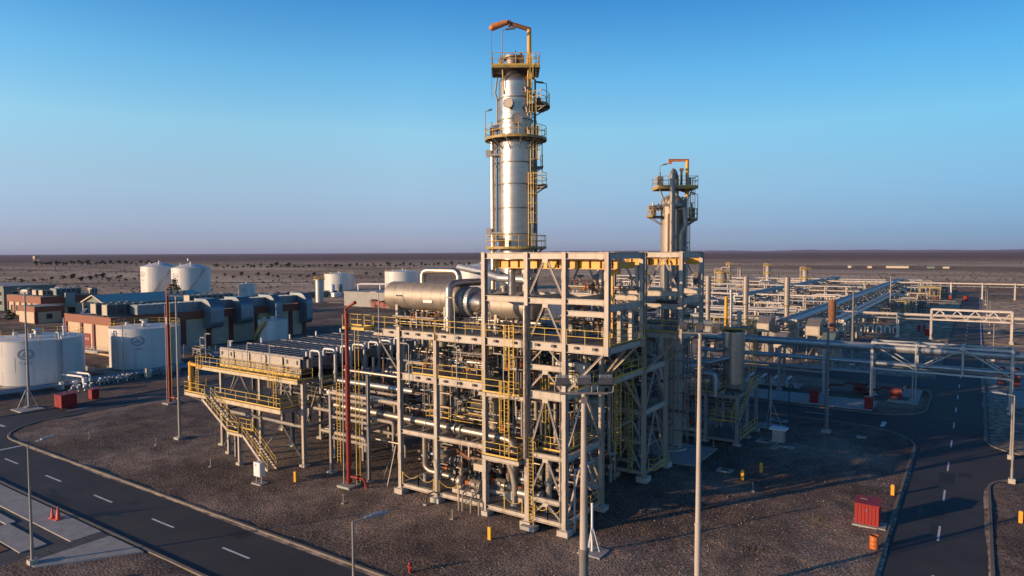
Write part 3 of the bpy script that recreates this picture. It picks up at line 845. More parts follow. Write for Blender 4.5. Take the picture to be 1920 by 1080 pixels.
def platform(par, c, r0, r1, z, a0, a1, brk=5, rail=True, m='grating', end=True):
    """annular platform between bearings a0 and a1, with its handrail"""
    b = MB(); n = max(6, int((a1 - a0) / 0.2))
    b.lathe([(r0, z - 0.05), (r1, z - 0.05), (r1, z), (r0, z)], c, n, smooth=False, a0=a0, a1=a1)
    o = b.obj('platform', m, par)
    WL[o.name] = WL[par.name]
    b = MB(); b.lathe([(r1, z - 0.14), (r1 + 0.03, z - 0.14), (r1 + 0.03, z + 0.08), (r1, z + 0.08)], c, n, smooth=False, a0=a0, a1=a1)
    b.obj('platform_edge', 'platform_paint', o)
    b = MB()
    for i in range(brk):
        t = a0 + (a1 - a0) * (i + 0.5) / brk
        ca, sa = cos(t), sin(t)
        b.bar((c[0] + ca * (r0 - .05), c[1] + sa * (r0 - .05), z - 0.15), (c[0] + ca * (r1 - .05), c[1] + sa * (r1 - .05), z - 0.12), 0.1, 0.18)
        b.bar((c[0] + ca * (r0 - .1), c[1] + sa * (r0 - .1), z - 1.0), (c[0] + ca * (r1 - .25), c[1] + sa * (r1 - .25), z - 0.2), 0.08, 0.08)
    b.obj('bracket', 'steel_mid', o)
    if rail:
        b = MB(); k = max(3, round((a1 - a0) * r1 / 1.3))
        pts = [(c[0] + (r1 - .03) * cos(a0 + (a1 - a0) * i / k), c[1] + (r1 - .03) * sin(a0 + (a1 - a0) * i / k), z) for i in range(k + 1)]
        for h in (1.1, 0.6):
            b.ring((c[0], c[1], z + h), r1 - 0.03, 0.03, n, 5, a0, a1)
        for P in pts: b.tube(P, (P[0], P[1], z + 1.1), 0.032, 5)
        if end and a1 - a0 < 6:
            for t in (a0, a1):
                for h in (1.1, 0.6):
                    b.tube((c[0] + r0 * cos(t), c[1] + r0 * sin(t), z + h), (c[0] + r1 * cos(t), c[1] + r1 * sin(t), z + h), 0.03, 5)
        b.obj('railing', 'yellow_paint', o)
    return o
RT = radians(34.3)                                         # bearing of "to the right" as the camera stands
c0 = (TP, TQ, 0)
platform(tower, c0, TR + 0.05, TR + 1.25, 22.45, 0, 2 * pi, 10)
platform(tower, c0, TR + 0.05, TR + 1.3, 32.5, 0, 2 * pi, 12)
platform(tower, c0, TR + 0.05, TR + 1.6, 35.55, RT - 0.75, RT + 0.8, 3)
platform(tower, c0, TR + 0.05, TR + 1.35, 28.2, RT - 0.6, RT + 0.5, 3)
platform(tower, c0, TR + 0.05, TR + 0.95, 30.0, RT - 0.15, RT + 0.35, 2, end=False)
# square top platform
b = MB(); b.box((TP, TQ, 38.85), (4.3, 3.6, 0.07), RT); o = b.obj('platform', 'grating', tower); WL[o.name] = WL[tower.name]
def rt(x, y, z):
    return (TP + x * cos(RT) - y * sin(RT), TQ + x * sin(RT) + y * cos(RT), z)
b = MB()
cor = [rt(-2.15, -1.8, 38.9), rt(2.15, -1.8, 38.9), rt(2.15, 1.8, 38.9), rt(-2.15, 1.8, 38.9)]
railing(b, cor, closed=True, post=1.2); b.obj('railing', 'yellow_paint', o)
b = MB()
for i in range(4):
    b.bar(Vector(cor[i]) - Vector((0, 0, 0.1)), Vector(cor[(i + 1) % 4]) - Vector((0, 0, 0.1)), 0.1, 0.24)
for x, y in ((-1.2, -1.5), (1.2, -1.5), (-1.2, 1.5), (1.2, 1.5)):
    b.bar(rt(x, y, 38.7), rt(x * 0.9, y * 0.85, 36.4), 0.1, 0.1)
b.obj('platform_edge', 'platform_paint', o)
# top nozzles
b = MB(); b.cyl(rt(-0.3, -0.3, 0), 0.55, 38.3, 39.9, 16); b.cyl(rt(-0.3, -0.3, 0), 0.75, 39.9, 40.1, 16); b.pipe([rt(0.1, 0.2, 39), rt(0.1, 0.2, 40.2), rt(-1.3, -0.1, 40.0), rt(-1.5, -0.1, 38.6)], 0.28, 8); b.obj('nozzle', 'cladding_dull', tower)
b = MB(); b.box(rt(0.55, -0.5, 39.7), (0.5, 0.5, 0.8), RT); b.tube(rt(0.5, 0.5, 39), rt(0.5, 0.5, 40.6), 0.14, 8); b.tube(rt(0.0, 0.7, 39), rt(0.0, 0.7, 40.9), 0.06, 6); b.obj('relief_valve', 'pipe_brown', tower)
# davit
dv = thing('davit_crane', 'orange davit arm standing on the top platform of the tallest column', 'davit', rt(1.25, -0.9, 37.5))
b = MB(); b.tube(rt(1.25, -0.9, 36.0), rt(1.25, -0.9, 42.3), 0.2, 10); b.tube(rt(1.25, -0.9, 38.8), rt(1.25, -0.9, 39.8), 0.27, 10); b.obj('post', 'orange_paint', dv)
b = MB(); b.ibeam(rt(1.4, -0.9, 42.3), rt(-0.9, -0.9, 43.0), 0.24, 0.34, (0, 0, 1)); b.obj('arm', 'rust_brown', dv)
b = MB(); b.tube(rt(-0.75, -0.9, 43.0), rt(-2.1, -0.9, 42.55), 0.24, 10, 0.32); b.ball(rt(-2.1, -0.9, 42.5), 0.33, 10, 8, 0.8); b.obj('weather_hood', 'hoist_orange', dv)
b = MB(); b.tube(rt(-0.55, -0.9, 43.15), rt(-0.55, -0.9, 42.6), 0.14, 8); b.obj('trolley', 'rust_brown', dv)
b = MB(); b.tube(rt(-2.2, -0.9, 42.3), rt(-2.2, -0.9, 36.2), 0.022, 5); b.obj('hoist_chain', 'steel_dark', dv)
# ladders
for bx_, z0, z1, cg in ((0.30, 22.5, 29.3, 2.2), (0.55, 28.3, 33.6, 2.2), (0.22, 32.5, 36.6, 2.2), (0.28, 35.6, 40.0, 2.2)):
    t = RT - 0.95 + bx_ * 0.6
    P = (TP + (TR + 0.22) * cos(t), TQ + (TR + 0.22) * sin(t))
    b = MB(); ladder(b, (P[0], P[1], z0), (P[0], P[1], z1), (cos(t), sin(t), 0), cage=cg); b.obj('ladder', 'yellow_paint', tower)
# manholes, towards the camera
def manhole(par, c, r, z, t, rad=0.42, m='cladding_dull'):
    b = MB()
    d = Vector((cos(t), sin(t), 0)); P = Vector((c[0], c[1], z)) + d * (r - 0.1)
    b.tube(P, P + d * 0.42, rad, 18); b.tube(P + d * 0.42, P + d * 0.55, rad + 0.12, 18)
    for i in range(10):
        e, u = perp(d); q = P + (e * cos(2 * pi * i / 10) + u * sin(2 * pi * i / 10)) * (rad + 0.06)
        b.tube(q + d * 0.4, q + d * 0.62, 0.035, 5)
    return b.obj('manhole', m, par)
CT = radians(34.3 - 90)                                    # bearing towards the camera
manhole(tower, c0, TR, 34.1, CT + 0.05, 0.40)
manhole(tower, c0, TR, 35.5, CT - 0.36, 0.36)
for z, t in ((37.0, CT + 0.5), (35.2, CT + 0.55), (33.2, CT + 0.7)):
    b = MB(); d = Vector((cos(t), sin(t), 0)); P = Vector((TP, TQ, z)) + d * TR
    b.pipe([P - d * 0.1, P + d * 0.3, P + d * 0.38 + Vector((0, 0, -0.5))], 0.1, 8); b.tube(P + d * 0.12, P + d * 0.18, 0.19, 10); b.obj('nozzle', 'cladding_dull', tower)
# gear on the platforms
for k, (dx, dy, z, sx, sz) in enumerate(((1.9, -0.4, 32.5, .5, 1.2), (-2.2, -1.2, 32.5, .4, .9), (2.2, 0.9, 35.55, .5, 1.0), (1.6, -1.2, 22.45, .5, 1.3), (-1.3, -2.0, 22.45, .6, .8), (-1.4, 0.6, 38.9, .5, 1.1))):
    b = MB(); b.box(rt(dx, dy, z + sz / 2), (sx, sx * .7, sz), RT); b.tube(rt(dx, dy, z + sz), rt(dx, dy, z + sz + .5), .05, 6); b.obj('instrument_box', ['steel_mid', 'pipe_brown', 'steel_dark'][k % 3], tower)
for k, (t, z0, z1, r, off) in enumerate(((RT - .25, 16, 38.0, .09, .28), (RT + .35, 16, 36.8, .13, .35), (RT - .5, 22.5, 33.4, .06, .3), (RT + .6, 24, 34.0, .05, .5))):
    b = MB(); d = Vector((cos(t), sin(t), 0)); P = Vector((TP, TQ, 0)) + d * (TR + off)
    b.pipe([P + Vector((0, 0, z0)), P + Vector((0, 0, z1)), P - d * (off + .2) + Vector((0, 0, z1 + .1))], r, 7)
    for z in range(int(z0) + 1, int(z1), 3): b.bar(P + Vector((0, 0, z)), P - d * off + Vector((0, 0, z)), .06, .1)
    b.obj('riser', ['steel_dark', 'cladding_dull', 'pipe_brown', 'galvanised'][k], tower)
# overhead pipe down the left side
LT = radians(34.3 + 180)
def lt(dist, z, dd=0.0):
    return (TP + dist * cos(LT) + dd * cos(CT), TQ + dist * sin(LT) + dd * sin(CT), z)
b = MB(); b.pipe([lt(1.2, 33.6), lt(2.15, 33.6), lt(2.15, 14.5)], 0.29, 14, 0.7)
for z in range(15, 33):
    b.lathe([(0.3, z), (0.305, z + 0.02), (0.3, z + 0.04)], (lt(2.15, 0)[0], lt(2.15, 0)[1], 0), 14)
b.obj('downcomer_pipe', 'cladding', tower)
b = MB(); b.pipe([lt(1.72, 38.2), lt(1.9, 36.8), lt(1.72, 36.2), lt(1.72, 23.0)], 0.09, 8); b.obj('vent_pipe', 'steel_mid', tower)
for z in (31.2, 23.95):
    b = MB(); b.bar(lt(1.4, z - 0.15, 0.45), lt(2.75, z - 0.15, 0.45), 0.12, 0.2); b.bar(lt(1.4, z - 0.15, -0.45), lt(2.75, z - 0.15, -0.45), 0.12, 0.2)
    b.box(lt(2.55, z + 0.12), (0.5, 0.9, 0.35), RT)
    if z > 25: b.bar(lt(1.5, z - 1.6), lt(2.5, z - 0.3), 0.1, 0.1)
    b.obj('pipe_support', 'steel_paint', tower)
b = MB()
rtp = RT + 0.1
b.pipe([(TP + (TR + 0.35) * cos(rtp), TQ + (TR + 0.35) * sin(rtp), 15), (TP + (TR + 0.35) * cos(rtp), TQ + (TR + 0.35) * sin(rtp), 32)], 0.1, 8)
b.pipe([(TP + (TR + 0.9) * cos(rtp), TQ + (TR + 0.9) * sin(rtp), 28.2), (TP + (TR + 0.9) * cos(rtp), TQ + (TR + 0.9) * sin(rtp), 32.3)], 0.05, 6)
b.obj('utility_pipe', 'steel_mid', tower)
# lamps on the platforms
def tlamp(par, base, z0, h, d, L=0.8):
    b = MB(); d = Vector(d).normalized(); P = Vector((base[0], base[1], z0))
    b.pipe([P, P + Vector((0, 0, h)), P + Vector((0, 0, h + 0.15)) + d * 0.4], 0.04, 6)
    o = b.obj('lamp_post', 'steel_mid', par); WL[o.name] = WL[par.name]
    c = MB(); Q = P + Vector((0, 0, h + 0.12)) + d * 0.3
    c.bar(Q, Q + d * L + Vector((0, 0, 0.1)), 0.26, 0.13); c.obj('lamp_head', 'steel_dark', o)
rv = Vector((cos(RT), sin(RT), 0))
tlamp(tower, lt(2.85, 0)[:2], 32.5, 2.6, rv, 0.35)
tlamp(tower, rt(-1.2, -1.7, 0)[:2], 38.9, 3.1, rv, 0.9)
tlamp(tower, rt(2.9, 0.3, 0)[:2], 35.6, 2.1, -rv, 0.8)

# ================================================================== SHORTER COLUMN
SPP, SQ, SR = -1.9, 27.0, 1.28
t2 = thing('stripper_column', 'shorter grey clad column with bent pipes and a small davit, right of the tallest one', 'process column', (SPP, SQ, 0))
c2 = (SPP, SQ, 0)
shell(t2, c2, SR, 0.3, 27.3, m='cladding_dull', dome=0.36)
o = platform(t2, c2, SR + 0.05, SR + 1.4, 25.55, RT - 1.0, RT + 0.9, 4)
platform(t2, c2, SR + 0.05, SR + 1.5, 25.9, LT - 0.7, LT + 0.5, 3)
def r2(x, y, z):
    return (SPP + x * cos(RT) - y * sin(RT), SQ + x * sin(RT) + y * cos(RT), z)
b = MB(); b.box(r2(0.2, 0, 28.95), (4.2, 3.4, 0.07), RT); o = b.obj('platform', 'grating', t2); WL[o.name] = WL[t2.name]
cor = [r2(-1.9, -1.7, 29.0), r2(2.3, -1.7, 29.0), r2(2.3, 1.7, 29.0), r2(-1.9, 1.7, 29.0)]
b = MB(); railing(b, cor, closed=True, post=1.2); b.obj('railing', 'yellow_paint', o)
b = MB()
for i in range(4):
    b.bar(Vector(cor[i]) - Vector((0, 0, 0.1)), Vector(cor[(i + 1) % 4]) - Vector((0, 0, 0.1)), 0.1, 0.26)
for x, y in ((-1.7, -1.3), (1.9, -1.3)):
    b.bar(r2(x, y, 28.8), r2(x * 0.6, y * 0.8, 27.2), 0.1, 0.1)
b.obj('platform_edge', 'platform_paint', o)
b = MB(); b.pipe([r2(0.3, -0.3, 28), r2(0.3, -0.3, 30.0), r2(-0.1, -1.0, 30.7), r2(-0.45, -1.85, 30.4), r2(-0.45, -1.85, 14.6)], 0.3, 12, 0.6); b.obj('overhead_pipe', 'cladding_dull', t2)
b = MB(); b.pipe([r2(0.5, -1.2, 26.6), r2(0.9, -1.75, 26.7), r2(1.0, -1.9, 24.9), r2(0.5, -1.9, 23.8), r2(0.5, -1.9, 14.6)], 0.26, 12, 0.7); b.obj('side_pipe', 'cladding_dull', t2)
b = MB(); b.box(r2(-0.45, -1.7, 27.0), (2.0, 0.5, 0.28), RT); b.box(r2(0.5, -1.8, 22.4), (1.4, 0.5, 0.2), RT); b.box(r2(0.0, -1.6, 23.6), (0.4, 0.4, 0.3), RT); b.obj('pipe_support', 'steel_mid', t2)
b = MB(); b.tube(r2(-2.6, -0.2, 26.85), r2(-1.2, -0.4, 26.85), 0.25, 10); b.tube(r2(-1.7, -0.35, 26.85), r2(-1.58, -0.35, 26.85), 0.42, 12); b.tube(r2(-2.2, -0.25, 26.9), r2(-2.2, -0.25, 27.4), 0.06, 6); b.obj('nozzle', 'cladding', t2)
b = MB(); b.cyl(r2(0.2, -0.1, 0), 0.35, 29.0, 30.2, 12); b.tube(r2(0.0, -0.2, 30), r2(0.0, -0.2, 31.1), 0.12, 8); b.tube(r2(1.0, 0.2, 29), r2(1.0, 0.2, 30.9), 0.13, 8); b.box(r2(1.0, 0.2, 31), (0.4, 0.3, 0.3), RT); b.obj('relief_valve', 'pipe_brown', t2)
ladder_b = MB(); P = r2(1.55, -0.6, 0); ladder(ladder_b, (P[0], P[1], 15), (P[0], P[1], 30.0), (cos(RT), sin(RT), 0), cage=10.5); ladder_b.obj('ladder', 'yellow_paint', t2)
b = MB(); b.cyl(r2(0, 0, 0), SR + 0.5, 0, 0.3, 24); b.obj('base_ring', 'concrete', t2)
for k, (t, z0, z1, r, off) in enumerate(((RT - .9, 15, 27.8, .08, .3), (RT + .3, 15, 28.6, .12, .4), (CT - .5, 15, 26.0, .1, .3), (RT - .4, 22, 28.5, .05, .6))):
    b = MB(); d = Vector((cos(t), sin(t), 0)); P = Vector((SPP, SQ, 0)) + d * (SR + off)
    b.pipe([P + Vector((0, 0, z0)), P + Vector((0, 0, z1)), P - d * (off + .2) + Vector((0, 0, z1 + .1))], r, 7)
    for z in range(int(z0) + 1, int(z1), 3): b.bar(P + Vector((0, 0, z)), P - d * off + Vector((0, 0, z)), .06, .1)
    b.obj('riser', ['steel_dark', 'galvanised', 'pipe_brown', 'cladding_dull'][k], t2)
for k, (dx, dy, z, sx, sz) in enumerate(((1.9, -.9, 25.6, .5, 1.1), (-2.2, -.6, 25.95, .5, .9), (1.4, -1.2, 29.0, .5, 1.0), (-1.2, 0.8, 29.0, .6, 1.3), (2.2, .6, 25.6, .4, 1.3))):
    b = MB(); b.box(r2(dx, dy, z + sz / 2), (sx, sx * .7, sz), RT); b.tube(r2(dx, dy, z + sz), r2(dx, dy, z + sz + .5), .05, 6); b.obj('instrument_box', ['steel_dark', 'pipe_brown', 'steel_mid'][k % 3], t2)
dv2 = thing('davit_crane', 'small orange davit standing on the shorter column', 'davit', r2(1.5, -0.3, 28.9))
b = MB(); b.tube(r2(1.5, -0.3, 28.0), r2(1.5, -0.3, 31.9), 0.2, 8); b.obj('post', 'orange_paint', dv2)
b = MB(); b.ibeam(r2(1.7, -0.3, 31.95), r2(-0.55, -0.3, 31.95), 0.24, 0.26, (0, 0, 1)); b.box(r2(-0.4, -0.3, 31.7), (0.4, 0.2, 0.25), RT); b.obj('arm', 'hoist_orange', dv2)
tlamp(t2, r2(-1.75, -1.5, 0)[:2], 29, 2.2, rv, 0.5)
tlamp(t2, r2(2.6, -0.6, 0)[:2], 25.6, 2.6, -rv, 0.4)

# ================================================================== HORIZONTAL DRUMS
def drum(name, label, p0, p1, q, z, r, m, hl=True, hr=True, n=40):
    t = thing(name, label, 'pressure vessel', ((p0 + p1) / 2, q, 15.03))
    hd = r * 0.55
    b = MB(); cc = (0, q, z)
    if hl: b.lathe([(max(0.001, r * sin(pi / 2 * i / 8)), p0 + hd - hd * cos(pi / 2 * i / 8)) for i in range(9)], cc, n, 'x')
    else: b.lathe([(0.001, p0), (r, p0)], cc, n, 'x', False)
    x = p0 + (hd if hl else 0)
    xe = p1 - (hd if hr else 0)
    while x < xe - 0.01:
        x2 = min(xe, x + 1.15)
        b.lathe([(r, x), (r, x2 - 0.035)], cc, n, 'x')
        b.lathe([(r, x2 - 0.035), (r + 0.014, x2 - 0.033)], cc, n, 'x')
        b.lathe([(r + 0.014, x2 - 0.033), (r + 0.014, x2)], cc, n, 'x')
        b.lathe([(r + 0.014, x2), (r, x2 + 0.002)], cc, n, 'x')
        x = x2
    if hr: b.lathe([(max(0.001, r * cos(pi / 2 * i / 8)), p1 - hd + hd * sin(pi / 2 * i / 8)) for i in range(9)], cc, n, 'x')
    else: b.lathe([(r, p1), (0.001, p1)], cc, n, 'x', False)
    b.obj('shell', m, t)
    for f in (0.2, 0.8):
        p = p0 + (p1 - p0) * f
        b = MB()
        b.bx(p - 0.14, p + 0.14, q - r * 0.8, q + r * 0.8, 15.03, z - r * 0.62)
        b.bx(p - 0.35, p + 0.35, q - r * 0.85, q + r * 0.85, 15.03, 15.12)
        b.obj('saddle', 'steel_paint', t)
    return t
d1 = drum('horizontal_drum', 'fat silver horizontal drum with a looped pipe on its top, on the upper deck', -21.5, -11.6, 3.0, 17.9, 1.32, 'cladding_dull')
b = MB(); b.pipe([(-17.1, 3.0, 19.0), (-17.1, 3.0, 20.32), (-12.75, 3.0, 20.32), (-12.75, 3.0, 18.9)], 0.3, 14, 0.75)
b.obj('loop_pipe', 'cladding', d1)
b = MB(); b.box((-15.4, 1.69, 17.55), (1.05, 0.03, 0.26)); b.obj('nameplate', 'white_paint', d1)
for p in (-19.9, -17.0, -13.9):
    b = MB(); b.tube((p, 2.9, 16.8), (p, 2.9, 15.2), 0.16, 10); b.tube((p, 2.9, 16.0), (p, 2.9, 16.12), 0.28, 10); b.obj('nozzle', 'cladding', d1)
b = MB(); b.lathe([(0.9, -11.8), (1.36, -11.8), (1.36, -11.5), (1.15, -11.48), (1.15, -11.2), (1.36, -11.18), (1.36, -10.85), (0.9, -10.8)], (0, 3.0, 17.6), 36, 'x', False)
for i in range(28):
    a = 2 * pi * i / 28
    b.tube((-11.85, 3 + 1.26 * cos(a), 17.6 + 1.26 * sin(a)), (-10.8, 3 + 1.26 * cos(a), 17.6 + 1.26 * sin(a)), 0.035, 5)
b.obj('flange', 'galvanised', d1)
b = MB(); b.lathe([(1.1, -10.8), (0.75, -10.0), (0.75, -9.7), (0.001, -9.7)], (0, 3.0, 17.5), 28, 'x'); b.obj('cone', 'cladding', d1)
d2 = drum('horizontal_drum', 'second horizontal drum in the deep shade of the frame, right of the fat silver one', -9.5, -4.3, 3.6, 17.35, 1.22, 'cladding_dull')
b = MB(); b.pipe([(-8.3, 2.9, 16.3), (-8.3, 2.9, 15.6), (-6.9, 2.7, 15.45), (-5.6, 2.9, 15.5)], 0.24, 10); b.obj('drain_pipe', 'cladding', d2)
for p in (-8.2, -7.0, -5.6):
    b = MB(); b.tube((p, 3.6, 18.4), (p, 3.6, 19.1), 0.22, 10); b.tube((p, 3.6, 18.9), (p, 3.6, 19.05), 0.36, 12); b.obj('nozzle', 'cladding_dull', d2)

# pipes on the upper deck
P1 = thing('vapour_pipe', 'wide silver pipe standing in front of the right end of the fat drum', 'pipe', (-12.0, 1.1, 15.03))
b = MB(); b.pipe([(-12.3, 1.0, 15.1), (-12.3, 1.0, 19.25), (-12.0, 3.0, 19.3), (-11.6, 4.5, 19.3)], 0.34, 14, 0.8); b.obj('pipe', 'cladding', P1)
b = MB(); b.tube((-12.3, 1.0, 16.2), (-12.3, 1.0, 16.4), 0.5, 14); b.tube((-12.3, 1.0, 17.3), (-12.3, 1.0, 17.36), 0.38, 14); b.obj('flange', 'galvanised', P1)
P2 = thing('vapour_pipe', 'shaded dull pipe running level from above the fat drum to the tallest column', 'pipe', (-9, 5, 19.5))
b = MB(); b.pipe([(-15.5, 6.5, 20.6), (-12.2, 5.6, 20.2), (-9.5, 4.8, 19.7), (-6.3, 4.6, 19.6)], 0.34, 12, 0.6); b.obj('pipe', 'galvanised', P2)
P3 = thing('vapour_pipe', 'silver hook-shaped pipe bending over below the orange lifting beam', 'pipe', (-6.4, 2.2, 18.6))
b = MB(); b.pipe([(-6.3, 2.0, 18.4), (-6.3, 2.0, 20.75), (-5.4, 2.0, 20.85), (-4.95, 2.0, 20.75), (-4.95, 2.0, 19.9), (-4.95, 3.6, 19.9)], 0.33, 14, 0.55); b.obj('pipe', 'cladding', P3)
b = MB(); b.tube((-6.3, 2, 19.2), (-6.3, 2, 19.3), 0.37, 14); b.tube((-4.95, 2.2, 19.9), (-4.95, 2.35, 19.9), 0.45, 14); b.obj('flange', 'galvanised', P3)
P4 = thing('process_pipe', 'tall thin silver pipe standing just right of the caged ladder on the front face', 'pipe', (PD + 0.02, -0.38, 5.5))
b = MB(); b.tube((PD + 0.05, -0.42, 5.6), (PD + 0.05, -0.42, 17.8), 0.17, 12)
for z in range(6, 18): b.tube((PD + 0.05, -0.42, z), (PD + 0.05, -0.42, z + 0.03), 0.178, 12)
b.obj('pipe', 'cladding', P4)
P5 = thing('process_pipe', 'wide shiny pipe running level across the two left bays of the frame', 'pipe', (-13, 1.2, 6.0))
b = MB(); b.pipe([(-27.5, 1.3, 6.6), (-7.0, 1.2, 6.35), (-5.6, 1.2, 6.3), (-5.6, 1.2, 3.4)], 0.34, 14, 0.8); b.obj('pipe', 'pipe_metal', P5)
for p in (-15.2, -11.8, -11.2, -8.2):
    b = MB(); b.tube((p, 1.22, 6.45), (p + 0.12, 1.22, 6.45), 0.48 if p == -11.8 or p == -11.2 else 0.38, 14); b.obj('flange', 'galvanised', P5)
# ================================================================== PIPEWORK INSIDE THE FRAMES
def valve_mesh(m, s=1.0):
    b = MB()
    b.lathe([(0.09 * s, -0.22 * s), (0.17 * s, -0.21 * s), (0.17 * s, -0.16 * s), (0.1 * s, -0.14 * s), (0.16 * s, 0), (0.1 * s, 0.14 * s), (0.17 * s, 0.16 * s), (0.17 * s, 0.21 * s), (0.09 * s, 0.22 * s)], (0, 0, 0), 10, 'x')
    b.tube((0, 0, 0.1 * s), (0, 0, 0.5 * s), 0.04 * s, 6)
    b.ring((0, 0, 0.5 * s), 0.17 * s, 0.022 * s, 12, 4)
    b.bar((-.16 * s, 0, .5 * s), (.16 * s, 0, .5 * s), 0.02, 0.02)
    return b.mesh('valve', m)
VALVES = [valve_mesh('steel_mid'), valve_mesh('pipe_brown', 1.2), valve_mesh('galvanised', 1.4), valve_mesh('orange_tank', 1.0)]
def act_mesh():
    b = MB()
    b.lathe([(0.14, -0.3), (0.24, -0.29), (0.24, -0.22), (0.17, -0.2), (0.2, 0), (0.17, 0.2), (0.24, 0.22), (0.24, 0.29), (0.14, 0.3)], (0, 0, 0), 12, 'x')
    b.tube((0, 0, 0.15), (0, 0, 0.7), 0.08, 8); b.lathe([(0.1, 0.7), (0.32, 0.74), (0.34, 0.84), (0.3, 0.9), (0.02, 0.95)], (0, 0, 0), 14)
    return b.mesh('control_valve', 'pipe_paint')
ACT = act_mesh()
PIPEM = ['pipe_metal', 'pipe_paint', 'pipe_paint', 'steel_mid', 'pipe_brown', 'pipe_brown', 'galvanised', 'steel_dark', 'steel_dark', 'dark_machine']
def manifold(label, bnd, n_pipes, n_valves, seed, mats=PIPEM, rmax=0.15, vert=0.6, acts=2):
    """a run of small bore process pipes with elbows, valves and supports filling the box bnd"""
    x0, x1, y0, y1, z0, z1 = bnd
    R = random.Random(seed)
    t = thing('pipe_manifold', label, 'pipework', ((x0 + x1) / 2, (y0 + y1) / 2, z0))
    spots = []
    for i in range(n_pipes):
        r = R.choice([0.045, 0.06, 0.06, 0.08, 0.1, rmax])
        x = R.uniform(x0, x1); y = R.uniform(y0, y1); z = R.uniform(z0 + 0.4, z1 - 0.25)
        pts = []
        if R.random() < vert:
            xa = R.uniform(x0, x1)
            k = R.random()
            zt = z1 if k < 0.6 else R.uniform(z, z1)
            pts = [(x, y, z0 if R.random() < 0.6 else max(z0, z - 1.2)), (x, y, z), (xa, y, z), (xa, y, zt)]
            if abs(xa - x) < 0.6 or abs(zt - z) < 0.5:
                pts = [(x, y, z0), (x, y, zt)]
                spots.append((x, y, R.uniform(z0 + 0.5, max(z0 + 0.6, zt - 0.3)), 1))
            else:
                spots.append(((x + xa) / 2, y, z, 0))
                if R.random() < 0.5: pts.insert(3, (xa, R.uniform(y0, y1), z)) ; pts[-1] = (pts[3][0], pts[3][1], zt)
        else:
            if R.random() < 0.5:
                pts = [(x0, y, z), (x, y, z), (x, y1, z)]; spots.append(((x0 + x) / 2, y, z, 0))
            else:
                pts = [(x0, y, z), (x1, y, z)]; spots.append((x, y, z, 0))
        q = [Vector(pts[0])]
        for P in pts[1:]:
            if (Vector(P) - q[-1]).length > 0.05: q.append(Vector(P))
        if len(q) < 2: continue
        b = MB(); b.pipe(q, r, 7 if r < 0.09 else 10)
        b.obj('pipe', R.choice(mats), t)
    R.shuffle(spots)
    for s_ in spots[:n_valves]:
        inst('valve', R.choice(VALVES), t, s_[:3], 0, (0, radians(90) if s_[3] else 0, R.choice((0, 1.57)) if s_[3] else 0))
    for s_ in spots[n_valves:n_valves + acts]:
        inst('control_valve', ACT, t, (s_[0], s_[1], s_[2]), R.uniform(0, 0.2))
    return t
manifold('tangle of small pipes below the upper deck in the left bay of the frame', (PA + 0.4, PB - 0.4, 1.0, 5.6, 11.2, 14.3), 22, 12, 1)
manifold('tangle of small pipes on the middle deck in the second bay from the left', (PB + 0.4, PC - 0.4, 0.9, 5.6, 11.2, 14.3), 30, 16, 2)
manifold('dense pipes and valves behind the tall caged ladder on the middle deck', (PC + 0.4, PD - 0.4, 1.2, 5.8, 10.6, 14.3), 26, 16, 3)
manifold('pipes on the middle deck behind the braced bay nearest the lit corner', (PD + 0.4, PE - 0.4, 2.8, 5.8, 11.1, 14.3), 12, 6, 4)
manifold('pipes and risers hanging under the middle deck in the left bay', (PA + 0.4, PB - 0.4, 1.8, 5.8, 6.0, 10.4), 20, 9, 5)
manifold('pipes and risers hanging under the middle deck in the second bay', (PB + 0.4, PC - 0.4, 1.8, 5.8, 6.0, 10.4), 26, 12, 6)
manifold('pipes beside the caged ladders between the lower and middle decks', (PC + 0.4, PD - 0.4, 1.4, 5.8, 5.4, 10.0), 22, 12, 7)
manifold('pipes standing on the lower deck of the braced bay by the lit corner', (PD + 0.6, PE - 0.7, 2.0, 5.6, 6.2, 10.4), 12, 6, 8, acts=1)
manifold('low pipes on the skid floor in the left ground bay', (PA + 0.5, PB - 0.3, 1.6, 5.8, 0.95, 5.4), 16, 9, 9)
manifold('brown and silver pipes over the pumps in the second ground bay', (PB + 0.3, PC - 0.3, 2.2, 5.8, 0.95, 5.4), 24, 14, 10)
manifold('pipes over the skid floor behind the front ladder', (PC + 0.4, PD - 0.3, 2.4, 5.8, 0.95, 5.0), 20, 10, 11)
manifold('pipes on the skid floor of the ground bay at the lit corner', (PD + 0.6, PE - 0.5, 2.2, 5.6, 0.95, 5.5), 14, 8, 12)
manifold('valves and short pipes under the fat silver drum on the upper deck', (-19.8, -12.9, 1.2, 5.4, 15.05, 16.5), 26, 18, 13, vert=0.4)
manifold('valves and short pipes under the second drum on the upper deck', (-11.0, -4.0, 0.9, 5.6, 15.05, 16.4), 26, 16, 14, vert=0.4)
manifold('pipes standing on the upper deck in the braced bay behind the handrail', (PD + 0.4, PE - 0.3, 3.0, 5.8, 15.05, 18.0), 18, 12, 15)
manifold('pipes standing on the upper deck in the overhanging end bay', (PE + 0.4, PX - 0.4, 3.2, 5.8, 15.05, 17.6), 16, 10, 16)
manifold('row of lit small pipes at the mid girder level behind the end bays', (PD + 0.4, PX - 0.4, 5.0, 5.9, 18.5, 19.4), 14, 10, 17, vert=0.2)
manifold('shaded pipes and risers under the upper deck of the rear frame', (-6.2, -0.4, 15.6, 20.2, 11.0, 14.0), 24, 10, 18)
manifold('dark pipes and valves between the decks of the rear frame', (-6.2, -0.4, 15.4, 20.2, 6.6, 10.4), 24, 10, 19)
manifold('dark pipes on the skid floor of the rear frame', (-6.2, -0.5, 15.4, 20.2, 1.0, 6.2), 22, 10, 20)
